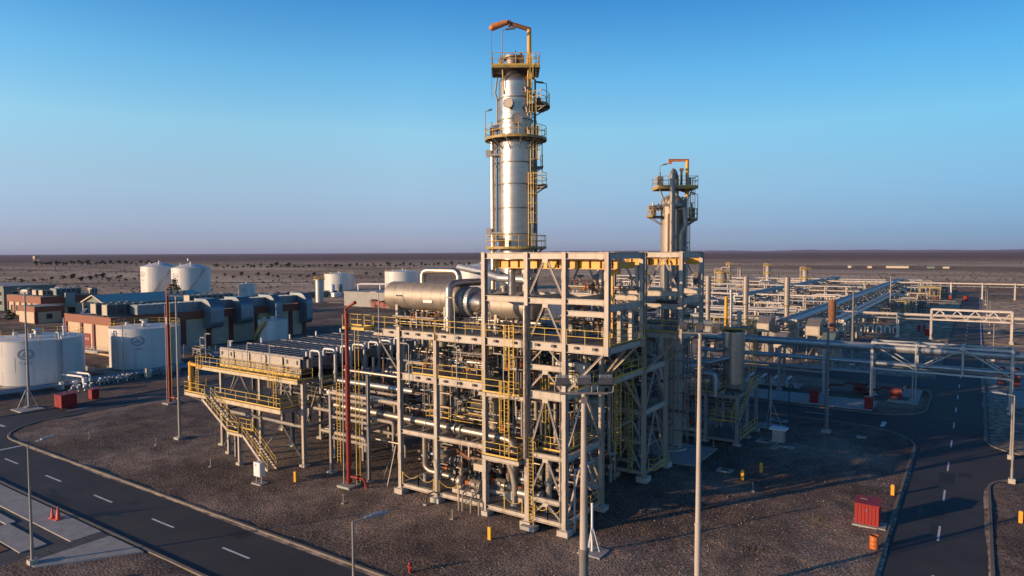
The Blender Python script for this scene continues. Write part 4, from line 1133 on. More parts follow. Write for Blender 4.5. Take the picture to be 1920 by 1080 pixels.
manifold('pipes on the top deck of the rear frame behind its handrail', (-3.0, 3.3, 16.4, 20.2, 14.5, 17.4), 18, 8, 21)
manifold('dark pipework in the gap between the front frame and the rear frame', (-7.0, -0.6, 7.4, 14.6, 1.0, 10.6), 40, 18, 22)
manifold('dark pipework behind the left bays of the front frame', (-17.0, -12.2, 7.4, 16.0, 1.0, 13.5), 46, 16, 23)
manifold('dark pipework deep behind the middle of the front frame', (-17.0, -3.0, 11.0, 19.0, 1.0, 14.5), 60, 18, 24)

# structure behind the front frame that carries the tall column's pipework
back = thing('pipe_structure', 'shaded steel structure behind the front frame, left of the rear frame', 'steel frame', (-12, 14, 0))
for p in (-17.3, -12.95, -7.65):
    for q in (12.0, 18.0):
        column(back, p, q, 0.0, 14.6, 0.36)
for q in (12.0, 18.0):
    for z in (14.4, 10.6, 6.0):
        beam(back, (-17.1, q, z), (-13.1, q, z), 0.4); beam(back, (-12.75, q, z), (-7.9, q, z), 0.4)
b = MB(); b.bx(-17.3, -6.8, 10.2, 18.0, 14.63, 14.66); b.obj('deck', 'grating', back)
b = MB(); b.bx(-17.3, -6.8, 10.2, 18.0, 10.85, 10.88); b.obj('deck', 'grating', back)
b = MB(); railing(b, [(-17.2, 18.0, 14.66), (-7, 18.0, 14.66)]); b.obj('railing', 'yellow_paint', back)

# tall vessels and added dark exchangers in the depth of the frame
def vert_vessel(label, p, q, r, z0, z1, m='cladding_dull', name='vertical_vessel'):
    t = thing(name, label, 'pressure vessel', (p, q, z0))
    shell(t, (p, q, 0), r, z0 + 0.6, z1 - r * 0.6, m, 0.3, n=24)
    b = MB(); b.lathe([(r * 0.98, z0), (r * 0.98, z0 + 0.6)], (p, q, 0), 24); b.obj('skirt', 'concrete_paint', t)
    b = MB(); b.tube((p, q, z1 - 0.2), (p, q, z1 + 0.5), 0.14, 8); b.tube((p, q, z1 + 0.2), (p, q, z1 + 0.3), 0.24, 10); b.obj('nozzle', 'pipe_metal', t)
    return t
vert_vessel('yellowish slim vessel seen between decks in the second bay', -9.2, 3.4, 0.42, 6.0, 14.2, 'pipe_paint')
vert_vessel('slim vessel seen between decks in the left bay', -15.0, 3.2, 0.38, 6.0, 14.0, 'pipe_paint')
vert_vessel('dark vessel standing on the ground behind the left bays', -14.6, 9.2, 1.1, 0.2, 9.5)
vert_vessel('dark vessel standing on the ground between the two frames', -3.6, 10.5, 1.2, 0.2, 9.0)
vert_vessel('small vessel standing on the upper deck behind the braced bay', -1.5, 8.6, 0.55, 14.7, 20.1)

def exchanger(label, p0, p1, q, z, r, m='dark_machine'):  # dark bodies added to block light and darken the inside of the frames
    t = thing('added_exchanger', label, 'heat exchanger', ((p0 + p1) / 2, q, z - r - .5))
    b = MB(); b.lathe([(.01, p0), (r, p0 + .02), (r, p0 + .1), (r * .98, p0 + .12), (r * .98, p1 - .7)], (0, q, z), 24, 'x'); b.lathe([(r * 1.2, p1 - .7), (r * 1.2, p1 - .55), (r, p1 - .55), (r, p1 - .1), (r * .7, p1), (.01, p1)], (0, q, z), 24, 'x', False); b.obj('shell', m, t)
    for f in (.2, .75):
        p = p0 + (p1 - p0) * f
        b = MB(); b.bx(p - .12, p + .12, q - r * .8, q + r * .8, z - r - .5, z - r * .6); b.obj('saddle', 'steel_mid', t)
    b = MB(); p = p0 + (p1 - p0) * .35; b.tube((p, q, z + r * .9), (p, q, z + r + .7), r * .3, 10); b.tube((p, q, z + r + .3), (p, q, z + r + .42), r * .5, 12); b.obj('nozzle', 'pipe_metal', t)
    return t
for k, (p0, p1, q, z, r) in enumerate(((-16.8, -13.3, 4.2, 12.6, .65), (-12.4, -8.1, 4.6, 12.6, .7), (-7.2, -3.8, 4.6, 12.3, .7), (-16.8, -13.3, 4.6, 7.6, .7), (-12.5, -8.0, 5.0, 7.8, .75), (-7.2, -3.8, 4.6, 7.0, .6), (-16.8, -13.2, 4.4, 2.4, .8), (-12.4, -8.0, 4.8, 2.6, .8), (-7.3, -3.6, 4.4, 2.5, .85), (-5.8, -0.6, 18.2, 12.4, .7), (-5.8, -.6, 17.6, 8.2, .8), (-16.5, -8.5, 15.0, 12.2, 1.0), (-16.5, -8.5, 15.0, 7.4, 1.1), (-16.5, -7.5, 14.0, 2.4, 1.2), (-6.6, -1.2, 12.4, 12.4, .8))):
    exchanger(['added dark exchanger on the middle deck, left bay', 'added dark exchanger on the middle deck, second bay', 'added dark exchanger on the middle deck behind the caged ladder', 'added dark exchanger on the lower level, left bay', 'added dark exchanger on the lower level, second bay', 'added dark exchanger on the lower level behind the caged ladder', 'added dark exchanger on the skid floor, left bay', 'added dark exchanger on the skid floor behind the pumps', 'added dark exchanger on the skid floor behind the front ladder', 'added dark exchanger on the upper level of the rear frame', 'added dark exchanger on the lower level of the rear frame', 'added big dark exchanger behind the front frame, topmost of three', 'added big dark exchanger behind the front frame, middle of three', 'added big dark exchanger behind the front frame, lowest of three', 'added dark exchanger between the front and the rear frame'][k], p0, p1, q, z, r, 'dark_machine' if k % 3 else 'steel_dark')
# pumps on the skid floor
def pump(label, p, q, z, s=1.0, m2='pipe_paint'):
    t = thing('pump_set', label, 'pump', (p, q, z))
    b = MB(); b.bx(p - 1.5 * s, p + 1.5 * s, q - 0.5 * s, q + 0.5 * s, z, z + 0.35 * s); b.obj('baseplate', 'concrete_paint', t)
    b = MB(); b.cyl((0, q, z + 0.95 * s), 0.4 * s, p + 0.3 * s, p + 1.35 * s, 18, 'x')
    for i in range(9): b.lathe([(0.4 * s, -0.02), (0.45 * s, -0.02), (0.45 * s, 0.02), (0.4 * s, 0.02)], (p + (0.42 + 0.1 * i) * s, q, z + 0.95 * s), 16, 'x', False)
    b.box((p + 0.8 * s, q - 0.42 * s, z + 1.1 * s), (0.35 * s, 0.2 * s, 0.3 * s)); b.bx(p + 0.45 * s, p + 1.2 * s, q - 0.3 * s, q + 0.3 * s, z + 0.35 * s, z + 0.6 * s); b.obj('motor', m2, t)
    b = MB(); b.cyl((0, q, z + 0.95 * s), 0.14 * s, p - 0.4 * s, p + 0.3 * s, 10, 'x'); b.bx(p - 0.3 * s, p + 0.2 * s, q - 0.2 * s, q + 0.2 * s, z + 0.75 * s, z + 1.17 * s); b.obj('coupling_guard', 'orange_tank', t)
    b = MB(); b.lathe([(0.15 * s, -0.35 * s), (0.5 * s, -0.3 * s), (0.62 * s, 0), (0.5 * s, 0.3 * s), (0.15 * s, 0.35 * s)], (p - 0.85 * s, q, z + 0.95 * s), 18, 'x')
    b.tube((p - 0.85 * s, q, z + 1.2 * s), (p - 0.85 * s, q, z + 2.2 * s), 0.17 * s, 10); b.tube((p - 0.85 * s, q, z + 1.75 * s), (p - 0.85 * s, q, z + 1.85 * s), 0.3 * s, 12)
    b.tube((p - 1.2 * s, q, z + 0.95 * s), (p - 1.9 * s, q, z + 0.95 * s), 0.2 * s, 10); b.tube((p - 1.5 * s, q, z + 0.95 * s), (p - 1.6 * s, q, z + 0.95 * s), 0.34 * s, 12); b.obj('casing', 'pipe_metal', t)
    b = MB(); b.add([(p - 1.0 * s, q - 0.5 * s, z + 0.35 * s), (p - 0.5 * s, q - 0.5 * s, z + 0.35 * s), (p - 0.6 * s, q - 0.5 * s, z + 0.9 * s), (p - 0.9 * s, q - 0.5 * s, z + 0.9 * s), (p - 1.0 * s, q + 0.5 * s, z + 0.35 * s), (p - 0.5 * s, q + 0.5 * s, z + 0.35 * s), (p - 0.6 * s, q + 0.5 * s, z + 0.9 * s), (p - 0.9 * s, q + 0.5 * s, z + 0.9 * s)], [(0, 1, 2, 3), (7, 6, 5, 4), (0, 4, 5, 1), (1, 5, 6, 2), (2, 6, 7, 3), (3, 7, 4, 0)]); b.obj('pedestal', 'concrete_paint', t)
    return t
pump('pump and motor on a pale plinth, second ground bay, nearer the front', -10.2, 1.0, 0.95)
pump('pump and motor just right of the front one, half hidden by a column', -8.6, 2.6, 0.95, 0.95, 'steel_mid')
pump('dark pump on the skid floor behind the front ladder', -5.6, 2.2, 0.95, 1.0, 'dark_machine')
pump('dark pump on the skid floor of the rear frame', -3.4, 17.2, 1.0, 1.0, 'dark_machine')
# big bore pipes in the ground bays
def bigpipe(label, pts, r, m='pipe_metal', fl=(), name='process_pipe', bend=None):
    t = thing(name, label, 'pipe', pts[-1] if pts[-1][2] < pts[0][2] else pts[0])
    b = MB(); b.pipe(pts, r, 14, bend); b.obj('pipe', m, t)
    for (a, d) in fl:
        a = Vector(a); d = Vector(d).normalized()
        c = MB(); c.tube(a - d * 0.07, a + d * 0.07, r * 1.45, 14); c.obj('flange', 'galvanised', t)
    return t
bigpipe('grey riser with an elbow to the right, in the left ground bay', [(-15.6, 1.4, 5.8), (-15.6, 1.4, 2.3), (-15.0, 1.4, 2.0), (-11.9, 1.3, 1.95)], 0.28, fl=[((-13.5, 1.35, 1.97), (1, 0, 0)), ((-15.6, 1.4, 3.4), (0, 0, 1))], bend=0.5)
b_ = bigpipe('pipe stub on a leg below the elbow of the left ground bay', [(-15.6, 1.4, 1.65), (-15.6, 1.4, 0.95)], 0.24, 'galvanised')
bigpipe('shiny stub pipe lying across behind the front ladder', [(-4.6, 0.5, 2.3), (-3.9, 0.5, 2.3), (-2.4, 0.7, 2.3)], 0.34, fl=[((-2.6, .65, 2.3), (1, 0, 0))])
bigpipe('tan standpipe with a capped foot right of the front ladder', [(-2.2, 1.2, 5.6), (-2.2, 1.2, 1.0)], 0.26, 'pipe_paint', fl=[((-2.2, 1.2, 3.4), (0, 0, 1)), ((-2.2, 1.2, 1.1), (0, 0, 1))])
bigpipe('hooked pipe bending down beside the tan standpipe', [(-2.4, 2.0, 5.0), (-2.0, 2.0, 6.1), (-1.0, 1.6, 6.0), (-1.0, 1.6, 3.4), (-1.6, 1.6, 3.0), (-2.0, 1.6, 2.9)], 0.24, 'pipe_metal', fl=[((-1.0, 1.6, 4.6), (0, 0, 1))], bend=0.5)
bigpipe('brown leaning pipe over the dark pump behind the front ladder', [(-6.2, 1.0, 4.9), (-5.6, 1.0, 3.6), (-5.3, 0.9, 2.6), (-5.3, 0.9, 1.0)], 0.26, 'pipe_paint', fl=[((-5.3, .9, 1.05), (0, 0, 1))], bend=0.4)
for i, q in enumerate((0.9, 1.9)):
    t = thing('brown_beam', ['rusty beam hanging level under the lower girder, nearer the front', 'rusty beam hanging level under the lower girder, farther back'][i], 'beam', (-10, q, 4.4))
    b = MB(); b.ibeam((-12.4 + i * 1.6, q + 1.2, 4.15), (-9.2 + i * 1.6, q - 1.0, 4.45), 0.22, 0.3, (0, 0, 1)); b.obj('beam', 'rust_brown', t)
    b = MB(); b.bar((-9.4 + i * 1.6, q - 0.9, 4.5), (-9.4 + i * 1.6, q - 0.9, 5.6), 0.12, 0.12); b.obj('hanger', 'steel_paint', t)
t = thing('service_box', 'tan filter box hanging above the pumps in the second ground bay', 'box', (-8.9, 1.2, 3.4))
b = MB(); b.box((-8.9, 1.2, 3.5), (1.3, 0.8, 0.6)); b.obj('body', 'unit_beige', t)
b = MB(); b.tube((-8.9, 1.2, 3.8), (-8.9, 1.2, 5.4), 0.05, 6); b.obj('hanger', 'steel_mid', t)
t = thing('pipe_stand', 'bent pale drain pipes stepping over the skid edge in front of the pumps', 'pipework', (-9.5, -0.6, 0))
for i, (p, h) in enumerate(((-10.1, 2.0), (-9.7, 1.8), (-8.8, 1.5), (-7.95, 1.4))):
    b = MB(); b.pipe([(p, 0.8, h - 0.3), (p, 0.2, h), (p, -0.55, h - 0.3), (p, -0.6, 0.0)], 0.07, 7, 0.15); b.obj('pipe', 'pipe_paint', t)
t = thing('drain_pipe', 'dark swan-neck pipe standing on the gravel by the second column foot', 'pipe', (-13.1, -1.2, 0))
b = MB(); b.pipe([(-12.6, -0.35, 0.9), (-12.9, -0.6, 1.05), (-13.2, -1.2, 0.9), (-13.25, -1.25, 0)], 0.06, 7, 0.2); b.obj('pipe', 'dark_machine', t)
b = MB(); b.box((-13.25, -1.25, 0.06), (0.35, 0.35, 0.14)); b.obj('foot', 'concrete', t)
# pipes that run down beside the lit corner
bigpipe('thin grey pipe bending down the right face of the lit corner column', [(0.55, 3.8, 5.0), (0.55, 0.75, 5.0), (0.55, 0.55, 4.8), (0.55, 0.55, 0.1)], 0.085, 'galvanised', bend=0.25)
t = thing('conduit', 'thin cable pipe clipped up the front of the lit corner column', 'pipe', (-0.26, -0.26, 0))
b = MB(); b.tube((-0.28, -0.27, 0.2), (-0.28, -0.27, 14.3), 0.035, 6); b.obj('pipe', 'steel_mid', t)
t = thing('deck_tanks', 'blue panels of switchgear on the middle deck by the lit corner', 'panel', (-1.6, 3.4, 11.1))
for i in range(3):
    b = MB(); b.box((-2.7 + i * 0.95, 4.2, 11.95), (0.85, 0.7, 1.7)); b.obj('cabinet', 'galvanised', t)

# ================================================================== AIR COOLER
AC0, AC1, ACN, ACD = -45.2, -30.9, 5, 4.1
cool = thing('air_cooler', 'long raised fan cooler with a dark slatted top and white hooped pipes', 'air cooler', (-38, 0, 0))
SM = 'steel_mid'
for i in range(ACN + 1):
    q = i * ACD
    for p in (AC0, (AC0 + AC1) / 2, AC1):
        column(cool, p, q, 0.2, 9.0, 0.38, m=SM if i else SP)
        if i < 3: footing(cool, p, q, 0.8, 0.2)
    beam(cool, (AC0 + .2, q, 8.85), (AC1 - .2, q, 8.85), 0.5, 0.25, SM)
    if i % 2 == 0:
        beam(cool, (AC0 + .2, q, 4.1), (AC1 - .2, q, 4.1), 0.3, 0.2, SM)
for i in range(ACN):
    for p in (AC0, AC1):
        beam(cool, (p, i * ACD + .2, 8.85), (p, (i + 1) * ACD - .2, 8.85), 0.5, 0.25, SM)
        beam(cool, (p, i * ACD + .2, 4.1), (p, (i + 1) * ACD - .2, 4.1), 0.25, 0.2, SM)
        brace(cool, (p, i * ACD + .2, 4.0), (p, (i + .5) * ACD, 8.6), 0.14, m=SM); brace(cool, (p, (i + 1) * ACD - .2, 4.0), (p, (i + .5) * ACD, 8.6), 0.14, m=SM)
pm = (AC0 + AC1) / 2
for q in (0, 2 * ACD):
    for a, c in ((AC0, pm), (pm, AC1)):
        brace(cool, (a + .2, q, 4.3), ((a + c) / 2, q, 8.6), 0.16, m=SM); brace(cool, (c - .2, q, 4.3), ((a + c) / 2, q, 8.6), 0.16, m=SM)
    brace(cool, ((pm + AC1) / 2, q, 3.9), (AC1 - .15, q, 0.5), 0.16, m=SM); brace(cool, ((pm + AC1) / 2, q, 3.9), (pm + .2, q, 0.5), 0.16, m=SM)
b = MB(); b.bx(AC0 - 0.3, AC1 + 0.3, 0.0, ACN * ACD, 9.1, 9.18); b.obj('fan_deck', 'dark_machine', cool)
pan = MB()
for k in range(7): pan.box((0, -1.62 + k * 0.54, 0.0), (1.3, 0.42, 0.05))
pan.box((-0.66, 0, 0.03), (0.07, 3.8, 0.1)); pan.box((0.66, 0, 0.03), (0.07, 3.8, 0.1))
pan.bx(-0.68, 0.68, -1.9, 1.9, -0.09, -0.06)
pan_me = pan.mesh('louver_panel', 'dark_machine')
side = MB(); side.box((0, 0, 0), (2.6, 0.1, 0.95))
side.box((0, -0.08, 0.42), (2.64, 0.06, 0.1)); side.box((0, -0.08, -0.42), (2.64, 0.06, 0.1)); side.box((1.28, -0.07, 0), (0.08, 0.05, 0.95))
side_me = side.mesh('side_panel', 'concrete_paint')
hole = MB(); hole.box((0, 0, 0), (0.22, 0.06, 0.42)); hole_me = hole.mesh('opening', 'dark_machine')
for i in range(ACN):
    q0 = i * ACD
    b = MB(); b.bx(AC0, AC1, q0 + 0.08, q0 + ACD - 0.08, 10.2, 11.14); b.obj('tube_bundle', 'steel_dark', cool)
    b = MB(); b.bx(AC0 - 0.1, AC1 + 0.1, q0 - 0.05, q0 + 0.05, 11.05, 11.31); b.obj('bay_beam', SM, cool)
    for k in range(10):
        inst('louver_panel', pan_me, cool, (AC0 + 0.75 + k * 1.42, q0 + ACD / 2, 11.24))
    for k in (-1, 1):                                       # fan rings below
        b = MB(); c = (pm + k * 3.6, q0 + ACD / 2, 0)
        b.lathe([(1.75, 9.2), (1.65, 9.5), (1.65, 10.15)], c, 24); b.lathe([(0.3, 9.3), (0.3, 9.6), (0.01, 9.62)], c, 10)
        b.obj('fan_ring', SM, cool)
    # header boxes and hooped pipes at the right end
    b = MB(); b.bx(AC1 + 0.02, AC1 + 0.5, q0 + 0.3, q0 + ACD - 0.3, 10.25, 11.1)
    for z in (10.45, 10.68, 10.9):
        for k in range(9): b.tube((AC1 + 0.5, q0 + 0.55 + k * 0.37, z), (AC1 + 0.56, q0 + 0.55 + k * 0.37, z), 0.05, 6)
    b.obj('header_box', 'steel_dark', cool)
    for k, dq in enumerate((0.9, 2.6)):
        b = MB(); q = q0 + dq
        b.pipe([(AC1 + 0.2, q, 11.05), (AC1 + 0.2, q, 11.95), (AC1 + 1.65 + 0.3 * k, q, 11.95), (AC1 + 1.65 + .3 * k, q, 7.6)], 0.17, 12, 0.35)
        b.tube((AC1 + 0.2, q, 11.15), (AC1 + .2, q, 11.24), 0.27, 12); b.tube((AC1 + 1.65 + .3 * k, q, 9.4), (AC1 + 1.65 + .3 * k, q, 9.75), 0.24, 12)
        b.obj('hoop_pipe', 'white_paint' if False else 'galvanised', cool)
        b = MB(); b.pipe([(AC1 + 0.3, q + 0.7, 10.3), (AC1 + 0.9, q + 0.7, 10.2), (AC1 + 0.9, q + 0.7, 7.4)], 0.12, 8); b.obj('return_pipe', 'pipe_paint', cool)
        b = MB(); b.tube((AC1 - 0.5, q, 11.3), (AC1 - 0.5, q, 11.75), 0.12, 8); b.obj('vent_stub', 'white_paint', cool)
    # far end vents
    b = MB(); b.tube((AC0 + 0.4, q0 + 1.0, 11.3), (AC0 + .4, q0 + 1.0, 11.85), 0.12, 8); b.obj('vent_stub', 'white_paint', cool)
    b = MB(); b.bx(AC0 - 0.12, AC0 - 0.02, q0 + .1, q0 + ACD - .1, 9.3, 11.1); b.obj('end_panel', SM, cool)
b = MB(); b.bx(AC0 - 0.15, AC1 + 0.15, ACN * ACD - 0.06, ACN * ACD + 0.06, 11.0, 11.36); b.obj('bay_beam', SP, cool)
for k in range(5):
    p = AC0 + 1.45 + k * 2.85
    inst('side_panel', side_me, cool, (p, -0.16, 10.66))
    b = MB(); b.bx(p - 1.3, p + 1.3, -0.12, -0.06, 9.2, 10.1); b.bx(p - 1.3, p + 1.3, -0.2, -0.12, 9.62, 9.7); b.obj('plenum_panel', 'yellow_paint' if False else 'concrete_paint', cool)
for p in (-44.6, -42.9, -36.6, -33.1, -31.5):
    inst('opening', hole_me, cool, (p, -0.24, 10.72)); 
for p in (-36.6, -33.1):
    inst('opening', hole_me, cool, (p, -0.24, 9.9))
# upper walkway along the front and the right end
b = MB(); b.bx(-47.8, AC1 + 1.0, -1.5, -0.25, 9.14, 9.18); b.obj('walkway', 'grating', cool)
b = MB(); b.ibeam((-47.8, -1.5, 8.98), (AC1 + 1.0, -1.5, 8.98), 0.15, 0.34, (0, 0, 1)); b.obj('walkway_beam', 'cream_paint', cool)
b = MB(); railing(b, [(-47.8, -0.3, 9.18), (-47.8, -1.5, 9.18), (-39.5, -1.5, 9.18)]); b.obj('railing', 'yellow_paint', cool)
b = MB(); railing(b, [(-39.4, -1.5, 9.18), (AC1 + 1.0, -1.5, 9.18)]); b.obj('railing', 'yellow_paint', cool)
b = MB(); railing(b, [(-45.0, -0.28, 9.18), (AC1 - 0.2, -0.28, 9.18)], toe=0.3); b.obj('railing', 'yellow_paint', cool)
b = MB(); railing(b, [(AC1 + 1.0, -1.5, 9.18), (AC1 + 1.0, 0.4, 9.18)]); b.obj('railing', 'yellow_paint', cool)
b = MB(); b.bx(AC1 + 0.6, AC1 + 2.4, 0.4, ACN * ACD, 8.3, 8.34); b.obj('walkway', 'grating', cool)
b = MB(); railing(b, [(AC1 + 2.4, 0.4, 8.34), (AC1 + 2.4, ACN * ACD, 8.34)], post=1.6); b.obj('railing', 'yellow_paint', cool)
b = MB(); ladder(b, (-33.2, -1.75, 6.2), (-33.2, -1.75, 10.3), (0, -1, 0), cage=2.2); b.obj('ladder', 'yellow_paint', cool)
b = MB(); ladder(b, (-47.2, -1.75, 6.2), (-47.2, -1.75, 10.3), (0, -1, 0)); b.obj('ladder', 'yellow_paint', cool)
for p in (-47.0, -41.6, -38.2, -34.4):
    worklight(cool, p, -1.4, 9.2, 12.3, 0.9)
worklight(cool, -47.6, -0.4, 9.2, 12.6, 0.9)
# lower platform
b = MB(); b.bx(-44.6, -31.9, -2.1, 2.6, 6.13, 6.17); b.obj('platform', 'grating', cool)
b = MB(); b.bx(-49.3, -44.62, -2.1, 0.6, 6.11, 6.15); b.obj('platform', 'grating', cool)
b = MB(); b.ibeam((-43.4, -2.1, 5.9), (-31.9, -2.1, 5.9), 0.18, 0.42, (0, 0, 1)); b.obj('platform_beam', 'cream_paint', cool)
b = MB(); b.ibeam((-49.3, -2.1, 5.9), (-45.0, -2.1, 5.9), 0.18, 0.36, (0, 0, 1)); b.obj('platform_beam', 'cream_paint', cool)
b = MB(); b.ibeam((-31.9, -2.0, 5.9), (-31.9, 2.5, 5.9), 0.18, 0.42, (0, 0, 1)); b.ibeam((-43.4, -1.9, 5.9), (-43.4, 2.5, 5.9), 0.18, 0.42, (0, 0, 1)); b.obj('platform_beam', SM, cool)
b = MB(); railing(b, [(-43.2, -2.1, 6.17), (-31.9, -2.1, 6.17), (-31.9, 2.6, 6.17)], post=1.9); b.obj('railing', 'yellow_paint', cool)
b = MB(); railing(b, [(-45.2, -2.1, 6.15), (-49.3, -2.1, 6.15), (-49.3, 0.6, 6.15)]); b.obj('railing', 'yellow_paint', cool)
for p in (-48.6, -44.4, -38.5, -32.4):
    brace(cool, (p, -2.0, 5.7), (max(AC0, p) if p < -44 else p + 0.4, -0.2, 4.2), 0.12, m=SM)
column(cool, -41.6, -1.6, 0.2, 5.7, 0.3, m=SP); footing(cool, -41.6, -1.6, 0.6, 0.2)
b = MB(); b.bx(-40.5, -33.0, 4.0, 12.0, 6.13, 6.17); b.obj('platform', 'grating', cool)
b = MB(); railing(b, [(-40.5, 4.0, 6.17), (-33, 4.0, 6.17), (-33, 12, 6.17)]); b.obj('railing', 'steel_dark', cool)
t = thing('jib_crane', 'yellow jib crane at the left end of the lower cooler platform', 'jib crane', (-48.9, -1.5, 6.15))
b = MB(); b.tube((-48.9, -1.5, 6.15), (-48.9, -1.5, 9.3), 0.28, 14); b.tube((-48.9, -1.5, 6.15), (-48.9, -1.5, 6.3), 0.5, 14); b.ball((-48.9, -1.5, 9.3), 0.3, 12, 8); b.obj('post', 'orange_paint', t)
b = MB(); b.tube((-48.9, -1.5, 9.25), (-46.6, -1.5, 9.15), 0.22, 12, 0.16); b.obj('arm', 'orange_paint', t)
b = MB(); b.add([(-49.0, -1.79, 7.4), (-48.75, -1.79, 7.7), (-49.0, -1.79, 8.0)], [(0, 1, 2)]); b.add([(-49.0, -1.80, 7.4), (-48.75, -1.80, 7.7), (-49.0, -1.80, 8.0)], [(2, 1, 0)]); b.obj('sign', 'white_paint', t)
# stair with a landing
stair = thing('metal_stair', 'yellow railed two-flight stair going down from the cooler platform to the gravel', 'stairs', (-38.5, -2.9, 0))
tread = MB(); tread.box((0, 0, 0), (0.27, 1.0, 0.035)); tread.box((-0.13 + 0.26, 0, 0.012), (0.03, 1.0, 0.03)); tread_me = tread.mesh('tread', 'galvanised')
def flight(a, b_, q0, q1):
    a = Vector(a); b_ = Vector(b_)
    for q in (q0, q1):
        k = MB(); k.bar((a.x, q, a.z - 0.05), (b_.x, q, b_.z - 0.05), 0.06, 0.28); k.obj('stringer', SP, stair)
        k = MB(); n_ = 5
        for h in (1.05, 0.58): k.tube((a.x, q, a.z + h), (b_.x, q, b_.z + h), 0.03, 6)
        for i in range(n_ + 1):
            P = a + (b_ - a) * (i / n_); k.tube((P.x, q, P.z), (P.x, q, P.z + 1.05), 0.03, 5)
        k.obj('railing', 'yellow_paint', stair)
    n_ = int(abs(b_.z - a.z) / 0.22)
    for i in range(1, n_):
        P = a + (b_ - a) * (i / n_)
        inst('tread', tread_me, stair, (P.x, (q0 + q1) / 2, P.z + 0.02))
flight((-44.0, 0, 6.1), (-39.3, 0, 3.25), -3.2, -2.15)
b = MB(); b.bx(-39.3, -36.6, -3.3, -1.9, 3.2, 3.24); b.obj('landing', 'grating', stair)
b = MB(); railing(b, [(-39.2, -3.3, 3.24), (-37.3, -3.3, 3.24)]); railing(b, [(-39.2, -1.9, 3.24), (-36.6, -1.9, 3.24), (-36.6, -2.0, 3.24)]); b.obj('railing', 'yellow_paint', stair)
b = MB(); b.ibeam((-39.3, -3.3, 3.05), (-36.6, -3.3, 3.05), 0.14, 0.28, (0, 0, 1)); b.ibeam((-36.6, -3.3, 3.05), (-36.6, -1.9, 3.05), 0.14, 0.28, (0, 0, 1)); b.obj('landing_beam', 'cream_paint', stair)
flight((-36.7, 0, 3.2), (-32.6, 0, 0.05), -3.25, -2.2)
column(stair, -37.2, -3.25, 0.1, 3.0, 0.28); footing(stair, -37.2, -3.25, 0.6, 0.15)
column(stair, -39.6, -2.1, 0.1, 3.0, 0.22, m=SM)
brace(stair, (-38.9, -3.2, 2.9), (-41.0, -2.6, 1.2), 0.08, m=SM)

# ================================================================== PIPE RACK between cooler and frame
rackA = thing('pipe_rack', 'three-level rack of tan pipes between the fan cooler and the beige frame', 'pipe rack', (-24, 1, 0))
for p in (-27.0, -21.7):
    for q in (0.2, 4.5, 9.0, 14.0):
        column(rackA, p, q, 0.1, 7.9 if p < -25 else 10.4, 0.3, m=SM)
        if q < 1: footing(rackA, p, q, 0.7, 0.15)
for q in (0.2, 4.5, 9.0, 14.0):
    for z in (7.6, 5.7, 3.6):
        beam(rackA, (-26.85, q, z), (-21.85, q, z), 0.26, 0.2, SM)
for p in (-27.0, -21.7):
    for z in (7.6, 5.0):
        for a, c in ((0.35, 4.35), (4.65, 8.85), (9.15, 13.85)):
            beam(rackA, (p, a, z), (p, c, z), 0.26, 0.2, SM)
R_ = random.Random(5)
for k, (z, q, r, m) in enumerate(((7.95, 0.7, 0.2, 'pipe_paint'), (7.9, 1.6, 0.14, 'pipe_metal'), (6.1, 0.6, 0.19, 'pipe_paint'), (5.95, 1.5, 0.13, 'pipe_paint'), (4.0, 0.5, 0.2, 'pipe_paint'), (3.9, 1.4, 0.12, 'pipe_metal'), (8.9, 2.2, 0.26, 'galvanised'), (9.9, 2.9, 0.16, 'pipe_metal'), (7.9, 5.5, 0.2, 'pipe_brown'), (6.0, 6.4, 0.16, 'pipe_paint'), (9.3, 7.0, 0.2, 'pipe_metal'), (10.2, 9.6, 0.14, 'galvanised'))):
    x1 = -17.7 if k in (0, 6, 7, 8, 10) else R_.uniform(-22.5, -17.8)
    b = MB(); b.pipe([(-27.6 - R_.uniform(0, 2.5), q, z), (x1 - 0.8, q, z), (x1, q, z), (x1, q, z - 1.2)] if x1 < -17.9 else [(-28, q, z), (x1, q, z)], r, 12); b.obj('pipe', m, rackA)
for p, q, z in ((-27.0, 0.7, 7.95), (-26.4, 0.6, 6.1)):
    b = MB(); b.ball((p - 0.7, q, z), 0.3, 10, 8); b.obj('end_cap', 'white_paint', rackA)
brace(rackA, (-20.4, 0.3, 14.2), (-17.5, 0.2, 10.9), 0.14, m=SP); 
brace(rackA, (-21.5, 2, 0.2), (-19.5, 1.6, 3.6), 0.1, m=SM); brace(rackA, (-19.5, 1.6, 3.6), (-19.3, 0.2, 0.1), 0.1, m=SM)
b = MB(); ladder(b, (-25.3, -0.3, 1.4), (-25.3, -0.3, 9.4), (0, -1, 0)); b.obj('ladder', 'yellow_paint', rackA)
manifold('dark pipes and valves in the depth of the rack left of the frame', (-28.5, -18.0, 3.5, 12.0, 4.0, 11.0), 44, 18, 31)
manifold('pipes at the foot of the hooped pipes along the cooler end', (-30.5, -26.5, 1.5, 16.0, 5.4, 8.2), 26, 12, 32)
acc = thing('access_platform', 'small yellow railed platforms on legs seen over the cooler top', 'platform', (-26, 22, 0))
